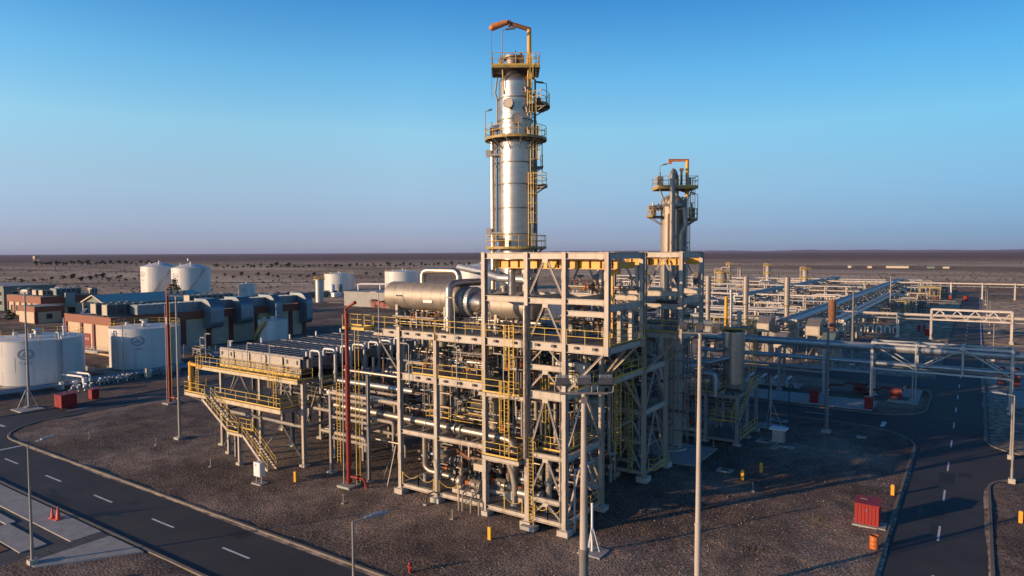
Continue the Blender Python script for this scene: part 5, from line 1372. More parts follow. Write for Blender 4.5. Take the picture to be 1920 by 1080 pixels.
for (p, q, z, w_) in ((-40.0, 26.0, 14.4, 2.4), (-27.0, 14.0, 14.6, 4.0), (-23.5, 14.0, 14.6, 3.0)):
    b = MB(); b.bx(p - w_ / 2, p + w_ / 2, q - 1, q + 1, z - 0.3, z); b.obj('deck', 'yellow_paint', acc)
    b = MB(); railing(b, [(p - w_ / 2, q - 1, z), (p + w_ / 2, q - 1, z), (p + w_ / 2, q + 1, z), (p - w_ / 2, q + 1, z)], closed=True); b.obj('railing', 'yellow_paint', acc)
    b = MB(); b.bar((p, q, 0), (p, q, z - 0.3), 0.25, 0.25); b.obj('leg', SM, acc)
    b = MB(); ladder(b, (p + w_ / 2 + 0.3, q - 0.6, 8.0), (p + w_ / 2 + 0.3, q - 0.6, z + 1.1), (0, -1, 0), cage=2.2); b.obj('ladder', 'yellow_paint', acc)
for k, (z, q) in enumerate(((14.9, 25.0), (13.6, 23.8))):
    bigpipe(['upper of two pale pipes running level behind the cooler', 'lower of two pale pipes running level behind the cooler'][k], [(-42.0 + k, q, z + 0.9), (-18.0, q - 8, z + 0.9), (-14.0, q - 9, z + 0.9)], 0.14, 'white_paint', name='process_pipe')

# added shelter behind the frames, made up to throw shade over the pipe bridge
sh = thing('added_shade_shelter', 'tall dark clad shelter added behind the frame to shade the pipe bridge', 'building', (-20, 42, 0))
b = MB(); b.bx(-33, -8, 33.5, 50, 0, 13.2)
for k in range(26): b.bx(-32.9 + k, -32.75 + k, 33.4, 33.5, 0.2, 13.0)
for k in range(17): b.bx(-8.0, -7.9, 33.6 + k, 33.75 + k, 0.2, 13.0)
b.obj('wall', 'unit_green', sh)
b = MB(); b.bx(-33.5, -7.5, 33.0, 50.5, 13.2, 13.5); b.obj('roof', 'roof_grey', sh)
b = MB(); b.bx(-24, -19, 33.3, 33.45, 0, 5.5); b.obj('door', 'steel_dark', sh)
ORD = ['first', 'second', 'third', 'fourth', 'fifth', 'sixth', 'seventh', 'eighth', 'ninth', 'tenth', 'eleventh', 'twelfth', 'thirteenth', 'fourteenth', 'fifteenth', 'sixteenth', 'seventeenth', 'eighteenth', 'nineteenth', 'twentieth']
# ================================================================== LEFT SIDE: TANKS, HALL, OFFICES
def on_shell(c, r, ang, s, z, proud=0.02):
    t = ang + s / r
    return (c[0] + (r + proud) * cos(t), c[1] + (r + proud) * sin(t), z)
def emblem(par, c, r, ang, z, w, h, m='emblem_ink'):
    b = MB(); n = 32
    for (ro, ri) in ((1.0, 0.84), (0.76, 0.70)):
        vs = []
        for k in (ro, ri):
            for i in range(n):
                t = 2 * pi * i / n
                vs.append(on_shell(c, r, ang, w / 2 * k * cos(t), z + h / 2 * k * sin(t)))
        b.add(vs, [(i, (i + 1) % n, n + (i + 1) % n, n + i) for i in range(n)])
    def tri(pts):
        b.add([on_shell(c, r, ang, x * w, z + y * h) for x, y in pts], [tuple(range(len(pts)))])
    tri([(-0.27, -0.2), (-0.17, -0.2), (0.02, 0.2), (-0.05, 0.22)])
    tri([(-0.05, 0.22), (0.02, 0.2), (0.27, -0.2), (0.14, -0.2)])
    tri([(-0.12, -0.2), (0.06, -0.2), (-0.02, -0.02)])
    return b.obj('emblem', m, par)
def text_mesh(s, size):
    cu = bpy.data.curves.new('lettering', 'FONT'); cu.body = s; cu.size = size; cu.align_x = 'CENTER'; cu.align_y = 'CENTER'; cu.extrude = 0.0
    o = bpy.data.objects.new('lettering', cu); COL.objects.link(o)
    bpy.context.view_layer.update()
    me = bpy.data.meshes.new_from_object(o.evaluated_get(bpy.context.evaluated_depsgraph_get()))
    vs = [tuple(v.co) for v in me.vertices]; fs = [tuple(p.vertices) for p in me.polygons]
    bpy.data.objects.remove(o)
    return vs, fs
def lettering(par, c, r, ang, z, s, size, m='emblem_ink'):
    vs, fs = text_mesh(s, size)
    b = MB(); b.add([on_shell(c, r, ang, x, z + y) for x, y, _ in vs], fs)
    return b.obj('lettering', m, par)
def tank(label, c, r, h, ang, txt=None, rail=True, stair=None, em=2.4, roof=0.07, emz=0.72, name='storage_tank', n=56):
    t = thing(name, label, 'storage tank', (c[0], c[1], 0))
    cc = (c[0], c[1], 0)
    b = MB(); k = max(3, int(h / 1.9))
    for i in range(k):
        z0, z1 = h * i / k, h * (i + 1) / k
        b.lathe([(r, z0), (r, z1 - 0.02)], cc, n); b.lathe([(r, z1 - .05), (r + 0.03, z1 - 0.045), (r + .03, z1 - .005), (r, z1)], cc, n, smooth=False)
    for j in range(int(r * 1.6)):
        a = 6.283 * j / int(r * 1.6)
        for i in range(k):
            aa = a + (.3 if i % 2 else 0); b.bar((c[0] + r * cos(aa), c[1] + r * sin(aa), h * i / k + .03), (c[0] + r * cos(aa), c[1] + r * sin(aa), h * (i + 1) / k - .06), .05, .03)
    b.obj('shell', 'tank_white', t)
    b = MB(); b.lathe([(r + 0.08, h - 0.05), (r + 0.08, h + 0.05), (r * 0.5, h + r * roof * .8), (0.01, h + r * roof * 1.4)], cc, n, smooth=False); b.obj('roof', 'tank_white', t)
    b = MB(); b.lathe([(r + 0.5, 0.0), (r + 0.5, 0.25), (r, 0.26)], cc, n, smooth=False); b.obj('base_ring', 'concrete', t)
    for (vx, vy, vr, z0, z1) in ((0, 0, .5, h + r * roof, h + r * roof * 1.4 + .5), (r * .5, -r * .3, .3, h, h + r * roof + .5), (-r * .5, -r * .3, .35, h, h + r * roof + .35)):
        b = MB(); b.cyl((c[0] + vx, c[1] + vy, 0), vr, z0, z1, 12); b.obj('roof_vent', 'tank_white', t)
    if rail:
        b = MB(); k = max(8, int(2 * pi * r / 2.2))
        for hh in (1.1, 0.6): b.ring((c[0], c[1], h + hh), r - 0.05, 0.03, n, 5)
        for i in range(k):
            a = 2 * pi * i / k; b.tube((c[0] + (r - .05) * cos(a), c[1] + (r - .05) * sin(a), h), (c[0] + (r - .05) * cos(a), c[1] + (r - .05) * sin(a), h + 1.1), 0.035, 5)
        b.obj('railing', 'yellow_paint', t)
    if txt:
        emblem(t, c, r, ang, h * emz, em, em * 0.74)
        lettering(t, c, r, ang, h * (emz - 0.2), txt, em * 0.27)
    if stair:
        a0, a1 = stair
        b = MB(); k = 26
        P = lambda i, rr, dz: (c[0] + rr * cos(a0 + (a1 - a0) * i / k), c[1] + rr * sin(a0 + (a1 - a0) * i / k), h * i / k + dz)
        for i in range(k):
            b.bar(P(i, r + 0.85, 0), P(i + 1, r + .85, 0), 0.06, 0.3); b.bar(P(i, r + .1, 0), P(i + 1, r + .1, 0), 0.06, 0.3)
            b.bar(P(i, r + .85, 1.0), P(i + 1, r + .85, 1.0), 0.06, 0.06); b.bar(P(i, r + .85, 0.5), P(i + 1, r + .85, 0.5), 0.05, 0.05)
            b.bar(P(i, r + .1, 0.1), P(i, r + .85, 0.1), 0.28, 0.04)
            b.bar(P(i, r + .85, 0), P(i, r + .85, 1.0), 0.05, 0.05)
        b.obj('spiral_stair', 'yellow_paint' if r < 4 else 'galvanised', t)
    return t
A_ = lambda d: radians(d)
T1 = tank('big white tank nearest the left edge, with an emblem by a mast', (-109.2, 5.9), 6.95, 7.55, A_(-34.7), 'T-4802')
T2 = tank('white tank with an emblem standing before the brown hall, mostly in shade', (-109.0, 24.4), 6.2, 7.75, A_(-39), 'T-4801')
def standpipes(t, c, r, h, angs, m='galvanised'):
    for a, z1 in angs:
        b = MB()
        x, y = c[0] + (r + 0.35) * cos(A_(a)), c[1] + (r + .35) * sin(A_(a))
        b.pipe([(x + 1.5 * cos(A_(a)), y + 1.5 * sin(A_(a)), 0.5), (x, y, 0.5), (x, y, z1), (c[0] + (r - .6) * cos(A_(a)), c[1] + (r - .6) * sin(A_(a)), z1 + 0.2)], 0.12, 8)
        for z in (2, 5): b.bar((x, y, z), (c[0] + r * cos(A_(a)), c[1] + r * sin(A_(a)), z), 0.1, 0.1)
        b.obj('riser_pipe', m, t)
standpipes(T1, (-109.2, 5.9), 6.95, 7.55, ((4, 8.6), (7, 7.9), (-78, 6.8)))
standpipes(T2, (-109.0, 24.4), 6.2, 7.75, ((-80, 7.4), (-84, 7.0), (17, 8.3)))
for t, c in ((T1, (-105.5, 8.6)), (T2, (-106.5, 27.5))):
    b = MB(); b.tube((c[0], c[1], 7.6), (c[0], c[1], 9.3), 0.2, 8); b.tube((c[0], c[1], 9.3), (c[0], c[1], 10.9), 0.07, 6); b.tube((c[0], c[1], 9.3), (c[0], c[1], 9.45), 0.32, 10); b.obj('level_gauge', 'white_paint', t)
    b = MB(); b.tube((c[0] - 3, c[1] - 3, 7.9), (c[0] - 3, c[1] - 3, 8.9), 0.35, 10); b.cyl((c[0] - 3, c[1] - 3, 0), 0.75, 8.9, 9.05, 12); b.obj('roof_fan', 'galvanised', t)
b = MB(); ladder(b, (-103.2, 26.9, 0.3), (-103.2, 26.9, 8.9), (0.9, 0.4, 0), cage=2.4); b.obj('ladder', 'yellow_paint', T2)
tank('tall white tank with a diagonal stair, right of its twin', (-290.0, 141.0), 8.75, 15.0, A_(-83), 'T-0502', False, (A_(-60), A_(14)), 3.6, 0.2, 0.76)
tank('tall white tank half hidden behind its twin', (-319.0, 141.3), 8.75, 15.4, A_(-88), 'T-0501', False, (A_(-62), A_(14)), 3.6, 0.2, 0.76)
tank('little white tank with a small emblem standing beyond the hall roof', (-284.3, 167.5), 4.1, 6.0, A_(-60), 'T-05', False, None, 2.0, 0.1, 0.6)
tank('white floating-roof tank beside the slim pale tower', (-287.0, 231.5), 8.6, 9.6, A_(-40), None, True)
T7 = tank('white tank behind the left end of the fat drum', (-254.0, 251.0), 10.5, 11.0, A_(-40), None, True)
lettering(T7, (-254.0, 251.0), 10.5, A_(-25), 7.0, 'A', 5.0, 'road_white')
tank('broad white tank with a domed roof behind the fat drum', (-222.0, 285.0), 15.0, 13.0, A_(-40), None, False, None, 2, 0.12)
T8 = tank('small white tank with a curved yellow stair, behind the fan cooler', (-117.6, 60.2), 3.5, 5.6, A_(-40), None, True, (A_(-125), A_(-60)))
b = MB(); b.tube((-116.6, 60.5, 5.6), (-116.6, 60.5, 8.0), 0.16, 8); b.tube((-116.6, 60.5, 8), (-116.6, 60.5, 9.6), 0.05, 6); b.obj('level_gauge', 'white_paint', T8)
t = thing('slim_tower', 'slim pale tower with a yellow railed top, left of the floating-roof tank', 'process column', (-217.0, 158.0, 0))
b = MB(); b.lathe([(1.75, 0), (1.75, 10.3)], (-217, 158, 0), 20); b.lathe([(1.75, 10.3), (0.01, 10.5)], (-217, 158, 0), 20); b.obj('shell', 'galvanised', t)
b = MB(); b.cyl((-217, 158, 0), 2.5, 10.0, 10.3, 20); b.ring((-217, 158, 11.4), 2.45, 0.08, 20, 4); b.ring((-217, 158, 10.9), 2.45, 0.06, 20, 4)
for i in range(10): b.tube((-217 + 2.45 * cos(i * .628), 158 + 2.45 * sin(i * .628), 10.3), (-217 + 2.45 * cos(i * .628), 158 + 2.45 * sin(i * .628), 11.4), 0.07, 4)
b.obj('platform', 'yellow_paint', t)

# the brown hall
hall = thing('equipment_hall', 'brown and cream flat-roofed hall with huge grey ducts over its eaves', 'building', (-136, 51, 0))
HX0, HX1, HY0, HY1, HZ = -147.0, -126.0, 26.2, 76.5, 8.3
b = MB(); b.bx(HX0, HX1, HY0, HY1, 0, 6.6); b.obj('wall', 'tan_wall', hall)
b = MB(); b.bx(HX0 - .25, HX1 + .25, HY0 - .25, HY1 + .25, 6.6, HZ - 0.2); b.obj('eaves_band', 'brown_band', hall)
b = MB(); b.bx(HX0 - .3, HX1 + .3, HY0 - .3, HY0 - .05, HZ - .2, HZ + .1); b.bx(HX0 - .3, HX1 + .3, HY1 + .05, HY1 + .3, HZ - .2, HZ + .1); b.bx(HX0 - .3, HX0 - .05, HY0 - .05, HY1 + .05, HZ - .2, HZ + .1); b.bx(HX1 + .05, HX1 + .3, HY0 - .05, HY1 + .05, HZ - .2, HZ + .1); b.obj('parapet', 'brown_band', hall)
b = MB(); b.bx(HX0 - .04, HX1 + .04, HY0 - .04, HY1 + .04, HZ - .195, HZ - .15); b.obj('roof', 'roof_grey', hall)
for q in (26.4, 33.0, 42.0, 48.3, 54.2, 61.5, 66.8, 71.9, 76.3):
    b = MB(); b.bx(HX1 - .05, HX1 + 0.3, q - 0.55, q + 0.55, 0, 6.6); b.obj('pilaster', 'brown_dark', hall)
for p in (-146.8, -139.3, -133.7, -126.3):
    b = MB(); b.bx(p - 0.45, p + 0.45, HY0 - 0.3, HY0 + .05, 0, 6.6); b.obj('pilaster', 'brown_dark', hall)
b = MB(); b.bx(-138.2, -135.6, HY0 - 0.12, HY0 + .02, 1.2, 4.4); b.obj('door', 'red_paint', hall)
b = MB(); b.box((-137.4, HY0 - .14, 3.2), (0.3, .04, 0.5)); b.box((-136.4, HY0 - .14, 3.2), (0.3, .04, 0.5)); b.obj('door_window', 'white_paint', hall)
b = MB(); b.bx(-139, -128, HY0 - 2.2, HY0 - 0.3, 0.8, 1.1); b.obj('loading_dock', 'concrete', hall)
b = MB(); railing(b, [(-139, HY0 - 2.1, 1.1), (-128, HY0 - 2.1, 1.1)]); b.obj('railing', 'galvanised', hall)
for q in (37.5, 45.2, 51.2, 57.9, 64.2, 69.4):
    b = MB(); b.bx(HX1 - .02, HX1 + 0.06, q - 1.9, q + 1.9, 0.2, 5.6); b.obj('wall_panel', 'unit_beige', hall)
    b = MB(); b.box((HX1 + 0.25, q, 1.3), (0.3, 0.5, 0.2)); b.obj('wall_lamp', 'white_paint', hall)
duct = thing('air_duct', 'grey sheet metal duct along the hall roof with drooping elbows', 'duct', (-126, 55, 8))
def elbow(q, w, z0, x1=-121.5):
    b = MB()
    # broad rectangular duct that leaves the roof, turns over the eaves and drops down the wall
    pts = []
    R_o = 3.1
    cx, cz = -126.4, 8.2
    prof = [(-129.5, 10.9, 8.4)]
    outer = [(-129.5, 11.2)] + [(-125.4 + 2.9 * sin(a), 8.3 + 2.9 * cos(a)) for a in [radians(10 * k) for k in range(10)]] + [(-122.5, z0 + 1.2)] + [(-124.0 + 1.5 * cos(a), z0 + 1.2 - 1.5 * sin(a)) for a in [radians(15 * k) for k in range(1, 6)]] + [(-125.7, z0 - 0.3)]
    inner = [(-129.5, 8.5), (-125.5, 8.5)] + [(-125.5, 8.4)] * 9 + [(-125.5, z0 + 1.4)] + [(-125.55, z0 + 1.3)] * 5 + [(-125.7, z0 + 1.2)]
    n = len(outer)
    vs = []
    for qq in (q - w / 2, q + w / 2):
        for P in outer: vs.append((P[0], qq, P[1]))
        for P in inner: vs.append((P[0], qq, P[1]))
    m_ = 2 * n; fs = []
    for i in range(n - 1):
        fs.append((i, i + 1, m_ + i + 1, m_ + i)); fs.append((n + i + 1, n + i, m_ + n + i, m_ + n + i + 1))
        fs.append((i + 1, i, n + i, n + i + 1)); fs.append((m_ + i, m_ + i + 1, m_ + n + i + 1, m_ + n + i))
    b.add(vs, fs)
    for k in (2, 5, 8, 10): # stiffening flanges
        a, c = outer[k], inner[k]
        b.bar((a[0], q - w / 2 - .06, a[1] + .03), (a[0], q + w / 2 + .06, a[1] + 0.03), 0.12, 0.12)
    b.obj('elbow', 'duct_metal', duct)
elbow(48.6, 3.3, 4.6); elbow(56.6, 3.4, 5.0); elbow(65.8, 2.2, 4.4); elbow(75.6, 2.0, 3.4)
b = MB(); b.bx(-129.9, -126.6, 32.0, 74.5, 8.5, 10.6)
for k in range(28): b.bx(-129.96, -126.54, 32.6 + k * 1.5, 32.72 + k * 1.5, 8.5, 10.68)
b.obj('trunk_duct', 'duct_metal', duct)
b = MB(); b.bx(-137, -130.2, 60.5, 62.5, 8.4, 10.2); b.bx(-137, -130.2, 41, 43, 8.4, 10.2); b.obj('branch_duct', 'duct_metal', duct)
def aircon(label, x0, x1, y0, y1, z, h, m='unit_green', grp=None, end=True):
    t = thing('roof_unit', label, 'air conditioner', ((x0 + x1) / 2, (y0 + y1) / 2, z), grp)
    b = MB(); b.bx(x0, x1, y0, y1, z + 0.3, z + h); b.obj('casing', m, t)
    if end:
        b = MB(); b.bx(x0 + 0.1, x1 - 0.1, y0 - 0.08, y0 - .0, z + 0.4, z + h - 0.1); b.obj('end_panel', 'unit_beige', t)
    b = MB(); b.bx(x0 + .1, x0 + .3, y0 + .1, y1 - .1, z, z + .3); b.bx(x1 - .3, x1 - .1, y0 + .1, y1 - .1, z, z + .3); b.obj('skid', 'steel_dark', t)
    b = MB(); n_ = max(2, int((y1 - y0) / 1.6))
    for i in range(n_): b.bx(x1, x1 + 0.05, y0 + .15 + (y1 - y0) * i / n_, y0 + (y1 - y0) * (i + 1) / n_ - .15, z + 0.5, z + h - .2)
    b.obj('louver', 'dark_machine', t)
    b = MB()
    for i in range(n_): b.cyl(((x0 + x1) / 2, y0 + (y1 - y0) * (i + .5) / n_, 0), 0.55, z + h, z + h + 0.18, 12)
    b.obj('fan', 'steel_dark', t)
    return t
aircon('dark green roof unit with a cream end, nearest the lit end of the hall', -133.0, -130.6, 27.6, 37.0, HZ - .15, 2.7)
aircon('dark green roof unit with a cream end, set back from its neighbour on the hall', -140.0, -137.4, 28.4, 37.0, HZ - .15, 2.6)
for k in range(4):
    b_ = aircon(['nearest', 'second nearest', 'second farthest', 'farthest'][k] + ' of the four cream units in a row on the hall roof', -146.2, -143.6, 54.0 + k * 3.3, 56.9 + k * 3.3, HZ - .15, 2.9, 'unit_beige', 'cream units on the hall roof', False)
t = thing('blue_panel', 'tilted blue panel on the parapet of the hall', 'solar panel', (-141, 27.2, HZ))
b = MB(); b.add([(-142, 26.9, HZ + .1), (-140.6, 26.9, HZ + .1), (-140.6, 28.1, HZ + 1.4), (-142, 28.1, HZ + 1.4), (-142, 26.98, HZ + .02), (-140.6, 26.98, HZ + .02), (-140.6, 28.18, HZ + 1.32), (-142, 28.18, HZ + 1.32)], [(0, 1, 2, 3), (7, 6, 5, 4), (0, 4, 5, 1), (1, 5, 6, 2), (2, 6, 7, 3), (3, 7, 4, 0)]); b.obj('panel', 'tank_ink', t)
b = MB(); b.bar((-141.3, 28.0, HZ - .1), (-141.3, 28.0, HZ + 1.2), 0.1, 0.1); b.obj('leg', 'steel_mid', t)

def house(name, label, x0, x1, y0, y1, h, band, wins=(), cat='building', wall='tan_wall', bandm='brown_band'):
    t = thing(name, label, cat, ((x0 + x1) / 2, (y0 + y1) / 2, 0))
    b = MB(); b.bx(x0, x1, y0, y1, 0, h - band); b.obj('wall', wall, t)
    b = MB(); b.bx(x0 - .2, x1 + .2, y0 - .2, y1 + .2, h - band, h); b.obj('eaves_band', bandm, t)
    b = MB(); b.bx(x0 + .2, x1 - .2, y0 + .2, y1 - .2, h, h + .06); b.obj('roof', 'roof_grey', t)
    for (face, c, z, w, hh) in wins:
        b = MB(); g_ = MB()
        if face == 'y':
            b.box((c, y0 - 0.03, z), (w + .4, .1, hh + .4)); g_.box((c, y0 - 0.09, z), (w, .06, hh))
        else:
            b.box((x1 + .03, c, z), (.1, w + .4, hh + .4)); g_.box((x1 + .09, c, z), (.06, w, hh))
        f_ = b.obj('window', 'unit_beige', t); WL[f_.name] = WL[t.name]; g_.obj('pane', 'glass_dark', f_)
    return t
hs = house('gate_house', 'small square brown block with one dark window, left of the hall', -231.5, -219.5, 47.3, 55.5, 5.3, 1.7, (('x', 51.3, 2.1, 1.7, 1.6),))
for q in (47.5, 55.3):
    b = MB(); b.bx(-219.55, -219.2, q - .5, q + .5, 0, 3.6); b.obj('pilaster', 'brown_dark', hs)
hs = house('office_block', 'long low brown office block with roof machinery at the far left', -268, -240, 57, 76, 7.2, 2.4, tuple(('y', p, 2.6, 1.2, 2.0) for p in (-264.5, -260, -256)) + (('x', 66.5, 2.0, 2.5, 2.2), ('x', 71, 2.0, 1.5, 2.2)))
for p in (-267.5, -262, -257, -252, -247.5, -241):
    b = MB(); b.bx(p - .5, p + .5, 56.75, 57.02, 0, 4.8); b.obj('pilaster', 'brown_dark', hs)
for k, (p, q, w_, l_, h_, m_) in enumerate(((-262, 62, 6, 4, 1.8, 'galvanised'), (-250, 60, 3, 2.5, 2, 'unit_beige'), (-246, 60.5, 3, 2.5, 2.0, 'unit_beige'), (-243, 66, 5, 8, 2.6, 'duct_metal'), (-252, 70, 9, 4, 2.4, 'galvanised'), (-243, 75, 3, 2, 2.2, 'unit_beige'), (-258, 70, 3, 3, 2.0, 'unit_green'))):
    lab = ['wide grey unit on the office block roof', 'left one of two cream units on the office block roof', 'right one of two cream units on the office block roof', 'blue-grey duct box hanging over the office block eaves', 'long grey unit on the office block roof', 'cream unit on the far corner of the office block roof', 'dark green unit on the office block roof'][k]
    aircon(lab, p - w_ / 2, p + w_ / 2, q - l_ / 2, q + l_ / 2, 7.25, h_, m_, None, False)
b = MB(); b.bx(-240, -238.2, 64, 67, 3.5, 8.4); one(b, 'air_duct', 'duct_metal', 'grey duct dropping down the office block wall', 'duct', (-239, 65.5, 3.5))
house('workshop', 'grey green two-storey block cut by the left picture edge', -330, -286, 62, 80, 9.5, 0.6, tuple(('y', p, z, 2.2, 1.6) for p in (-300, -294, -289) for z in (3, 6.6)) + (('x', 66, 3, 2.2, 1.6), ('x', 66, 6.6, 2.2, 1.6)), wall='unit_green', bandm='unit_green')
def gable(name, label, x0, x1, y0, y1, he, hr, m='roof_green', open_=False):
    t = thing(name, label, 'building', ((x0 + x1) / 2, (y0 + y1) / 2, 0))
    xm = (x0 + x1) / 2
    b = MB(); b.bx(x0 + .5, x1 - .5, y0 + (2.5 if open_ else 0.3), y1 - .3, 0, he - .05)
    b.add([(x0 + .5, y0 + .6, he), (x1 - .5, y0 + .6, he), (xm, y0 + .6, hr - .2)], [(0, 1, 2)])
    b.obj('wall', 'unit_green' if open_ else 'tan_wall', t)
    b = MB()
    for xa, xb in ((x0, xm), (x1, xm)):
        b.add([(xa, y0, he - .1), (xa, y1, he - .1), (xb, y1, hr), (xb, y0, hr), (xa, y0, he - .3), (xa, y1, he - .3), (xb, y1, hr - .2), (xb, y0, hr - .2)], [(0, 1, 2, 3), (7, 6, 5, 4), (0, 4, 5, 1), (3, 2, 6, 7), (0, 3, 7, 4), (1, 5, 6, 2)])
    b.obj('roof', m, t)
    b = MB(); b.bar((x0, y0 - .1, he - .2), (xm, y0 - .1, hr - .1), 0.15, 0.4); b.bar((xm, y0 - .1, hr - .1), (x1, y0 - .1, he - .2), 0.15, 0.4); b.obj('barge_board', 'unit_beige', t)
    for p in (x0 + .6, x1 - .6):
        b = MB(); b.bar((p, y0 + .4, 0), (p, y0 + .4, he), 0.4, 0.4); b.obj('post', 'unit_beige', t)
    return t
gable('open_shed', 'green-roofed open shed with a pale gable edge, behind the hall', -213, -198, 58, 92, 6.6, 9.0, 'roof_green', True)
gable('grey_shed', 'low grey shed roof behind the leftmost of the three slim stacks', -62, -44, 150, 186, 5.5, 7.4, 'roof_grey')
b_ = house('control_building', 'pale flat-roofed building behind the left end of the fat drum', -192, -160, 150, 166, 6.0, 0.5, (), wall='concrete', bandm='concrete')
b = MB(); b.bx(-176, -160.5, 149.6, 149.95, 0.3, 2.8); b.obj('red_door', 'red_paint', b_)

# dike wall and pipes in front of the tanks
b = MB(); b.bx(-99.7, -99.3, -10.0, 34.0, -0.1, 0.85); b.bx(-121, -99.7, 14.9, 15.2, -0.1, 0.85); one(b, 'dike_wall', 'concrete', 'low concrete wall along the front of the two emblem tanks', 'wall', (-99.5, 12, 0))
for k, (p, z, r) in enumerate(((-98.5, 0.75, 0.16), (-97.9, 0.75, 0.12), (-97.3, 0.7, 0.2), (-96.5, 0.65, 0.1))):
    t = thing('ground_pipe', ['ground pipe nearest the low tank wall', 'second ground pipe from the low tank wall', 'third ground pipe from the low tank wall', 'thin ground pipe farthest from the low tank wall'][k], 'pipe', (p, 10, 0))
    b = MB(); b.pipe([(p, -12, z), (p, 40, z)], r, 8); b.obj('pipe', 'galvanised', t)
    b = MB()
    for q in range(-11, 40, 5): b.bx(p - .25, p + .25, q - .15, q + .15, -0.1, z - r + .02)
    b.obj('sleeper', 'concrete', t)
for k, (q, L) in enumerate(((6.5, 6.0), (7.6, 6.6))):
    t = thing('tank_pipe', ['lower white pipe slanting out from the big left tank', 'upper white pipe slanting out from the big left tank'][k], 'pipe', (-98, q, 0))
    b = MB(); b.pipe([(-102.5, q, 1.6 + k * .3), (-96.5, q + 1.0, 1.6 + k * .3), (-96.5, q + 1.0, 0.2)], 0.17, 10); b.obj('pipe', 'white_paint', t)
def small_valve_row(label, p0, q0, n_, dq, seed):
    R = random.Random(seed)
    t = thing('valve_row', label, 'valves', (p0, q0, 0))
    for i in range(n_):
        q = q0 + i * dq
        b = MB(); b.tube((p0, q, 0), (p0, q, 1.0 + R.random() * .5), 0.12, 7); b.tube((p0, q - .2, 0.8), (p0, q + .2, 0.8), 0.24, 8); b.tube((p0 + .1, q, 1.2), (p0 + .7, q, 1.2), 0.1, 6); b.obj('valve', R.choice(['white_paint', 'galvanised', 'steel_dark', 'galvanised']), t)
    b = MB(); b.tube((p0, q0 - .5, 0.5), (p0, q0 + n_ * dq, 0.5), 0.13, 8); b.obj('header', 'galvanised', t)
small_valve_row('row of grey valves before the big left tank', -95.3, 9.5, 9, 0.75, 1)
small_valve_row('row of grey valves before the second emblem tank', -95.6, 18.2, 7, 0.8, 2)
small_valve_row('short row of valves beside the left red fire box', -92.0, 4.0, 4, 0.9, 3)
for k, (p, q) in enumerate(((-97.0, 4.5), (-96.5, 6.3), (-95.2, 7.2))):
    b = MB(); b.cyl((p, q, 0), 0.35, 0.0, 1.0 if k < 2 else 1.5, 14); b.cyl((p, q, 0), 0.4, 1.0 if k < 2 else 1.5, 1.12 if k < 2 else 1.62, 14)
    one(b, 'white_drum', 'white_paint', ['leftmost of three white canisters before the big left tank', 'middle one of three white canisters before the big left tank', 'rightmost and tallest of three white canisters before the big left tank'][k], 'canister', (p, q, 0))
b = MB(); b.bx(-94.6, -93.8, 16.6, 17.2, 0.3, 1.9); b.tube((-94.2, 16.9, 0), (-94.2, 16.9, .3), .1, 6); one(b, 'control_box', 'unit_beige', 'tan control box on a leg before the second emblem tank', 'cabinet', (-94.2, 16.9, 0))

# vehicle park and stores beyond the hall
R_ = random.Random(12)
def vehicle(label, p, q, rz, body='car_white', grp=None):
    t = thing('pickup_truck', label, 'pickup truck', (p, q, 0), grp)
    t.rotation_euler = (0, 0, rz)
    M = Matrix.Rotation(-0.0, 3, 'Z')
    def loc(mb, nm, m):
        me = mb.mesh(nm, m); o = bpy.data.objects.new(nm, me); COL.objects.link(o); o.parent = t; WL[o.name] = (p, q, 0); return o
    b = MB(); b.bx(-2.4, 2.4, -0.85, 0.85, 0.45, 1.05); b.obj if False else None
    b.add([(-0.6, -.8, 1.05), (1.3, -.8, 1.05), (1.3, .8, 1.05), (-.6, .8, 1.05), (-.4, -.7, 1.75), (.8, -.7, 1.75), (.8, .7, 1.75), (-.4, .7, 1.75)], [(4, 5, 6, 7), (0, 1, 5, 4), (1, 2, 6, 5), (2, 3, 7, 6), (3, 0, 4, 7)])
    loc(b, 'body', body)
    b = MB(); b.bx(-.5, 1.0, -.78, .78, 1.2, 1.6); loc(b, 'window', 'glass_dark')
    for x in (-1.5, 1.5):
        for y in (-.8, .8):
            b = MB(); b.cyl((x, y, .36), .36, -.12, .12, 12, 'y'); loc(b, 'wheel', 'tyre')
    return t
vehicle('dark car parked by the bushes left of the gate house', -246, 48.6, 0.5, 'car_dark')
for k in range(7):
    vehicle(ORD[k] + ' pickup truck from the left in the far vehicle park beyond the hall', -279 + 3.4 * k + R_.uniform(-.6, .6), 172 + 5.5 * k + R_.uniform(-2, 2), R_.uniform(0, 3), R_.choice(['car_white', 'car_dark', 'car_dark']), 'vehicles parked beyond the hall')
for k in range(8):
    p, q = -258 + 5.0 * k + R_.uniform(-1, 1), 168 + 6 * k * .8 + R_.uniform(-3, 3)
    w_, l_, h_ = R_.uniform(2, 3), R_.uniform(3, 6), R_.uniform(2.2, 2.8)
    t = thing('cargo_container', ORD[k] + ' cargo container from the left in the store yard beyond the hall', 'container', (p, q, 0), 'containers beyond the hall')
    m_ = R_.choice(['unit_beige', 'white_paint', 'unit_green', 'steel_dark', 'orange_tank'])
    b = MB(); b.bx(p - w_ / 2, p + w_ / 2, q - l_ / 2, q + l_ / 2, .15, h_)
    for i in range(8): b.bx(p - w_ / 2 - .04, p + w_ / 2 + .04, q - l_ / 2 + l_ * (i + .5) / 8 - .05, q - l_ / 2 + l_ * (i + .5) / 8 + .05, .2, h_ - .1)
    b.obj('shell', m_, t)
    b = MB(); b.bx(p - w_ / 2 + .1, p + w_ / 2 - .1, q - l_ / 2 - .05, q - l_ / 2 - .0, .25, h_ - .1); b.obj('door', m_, t)
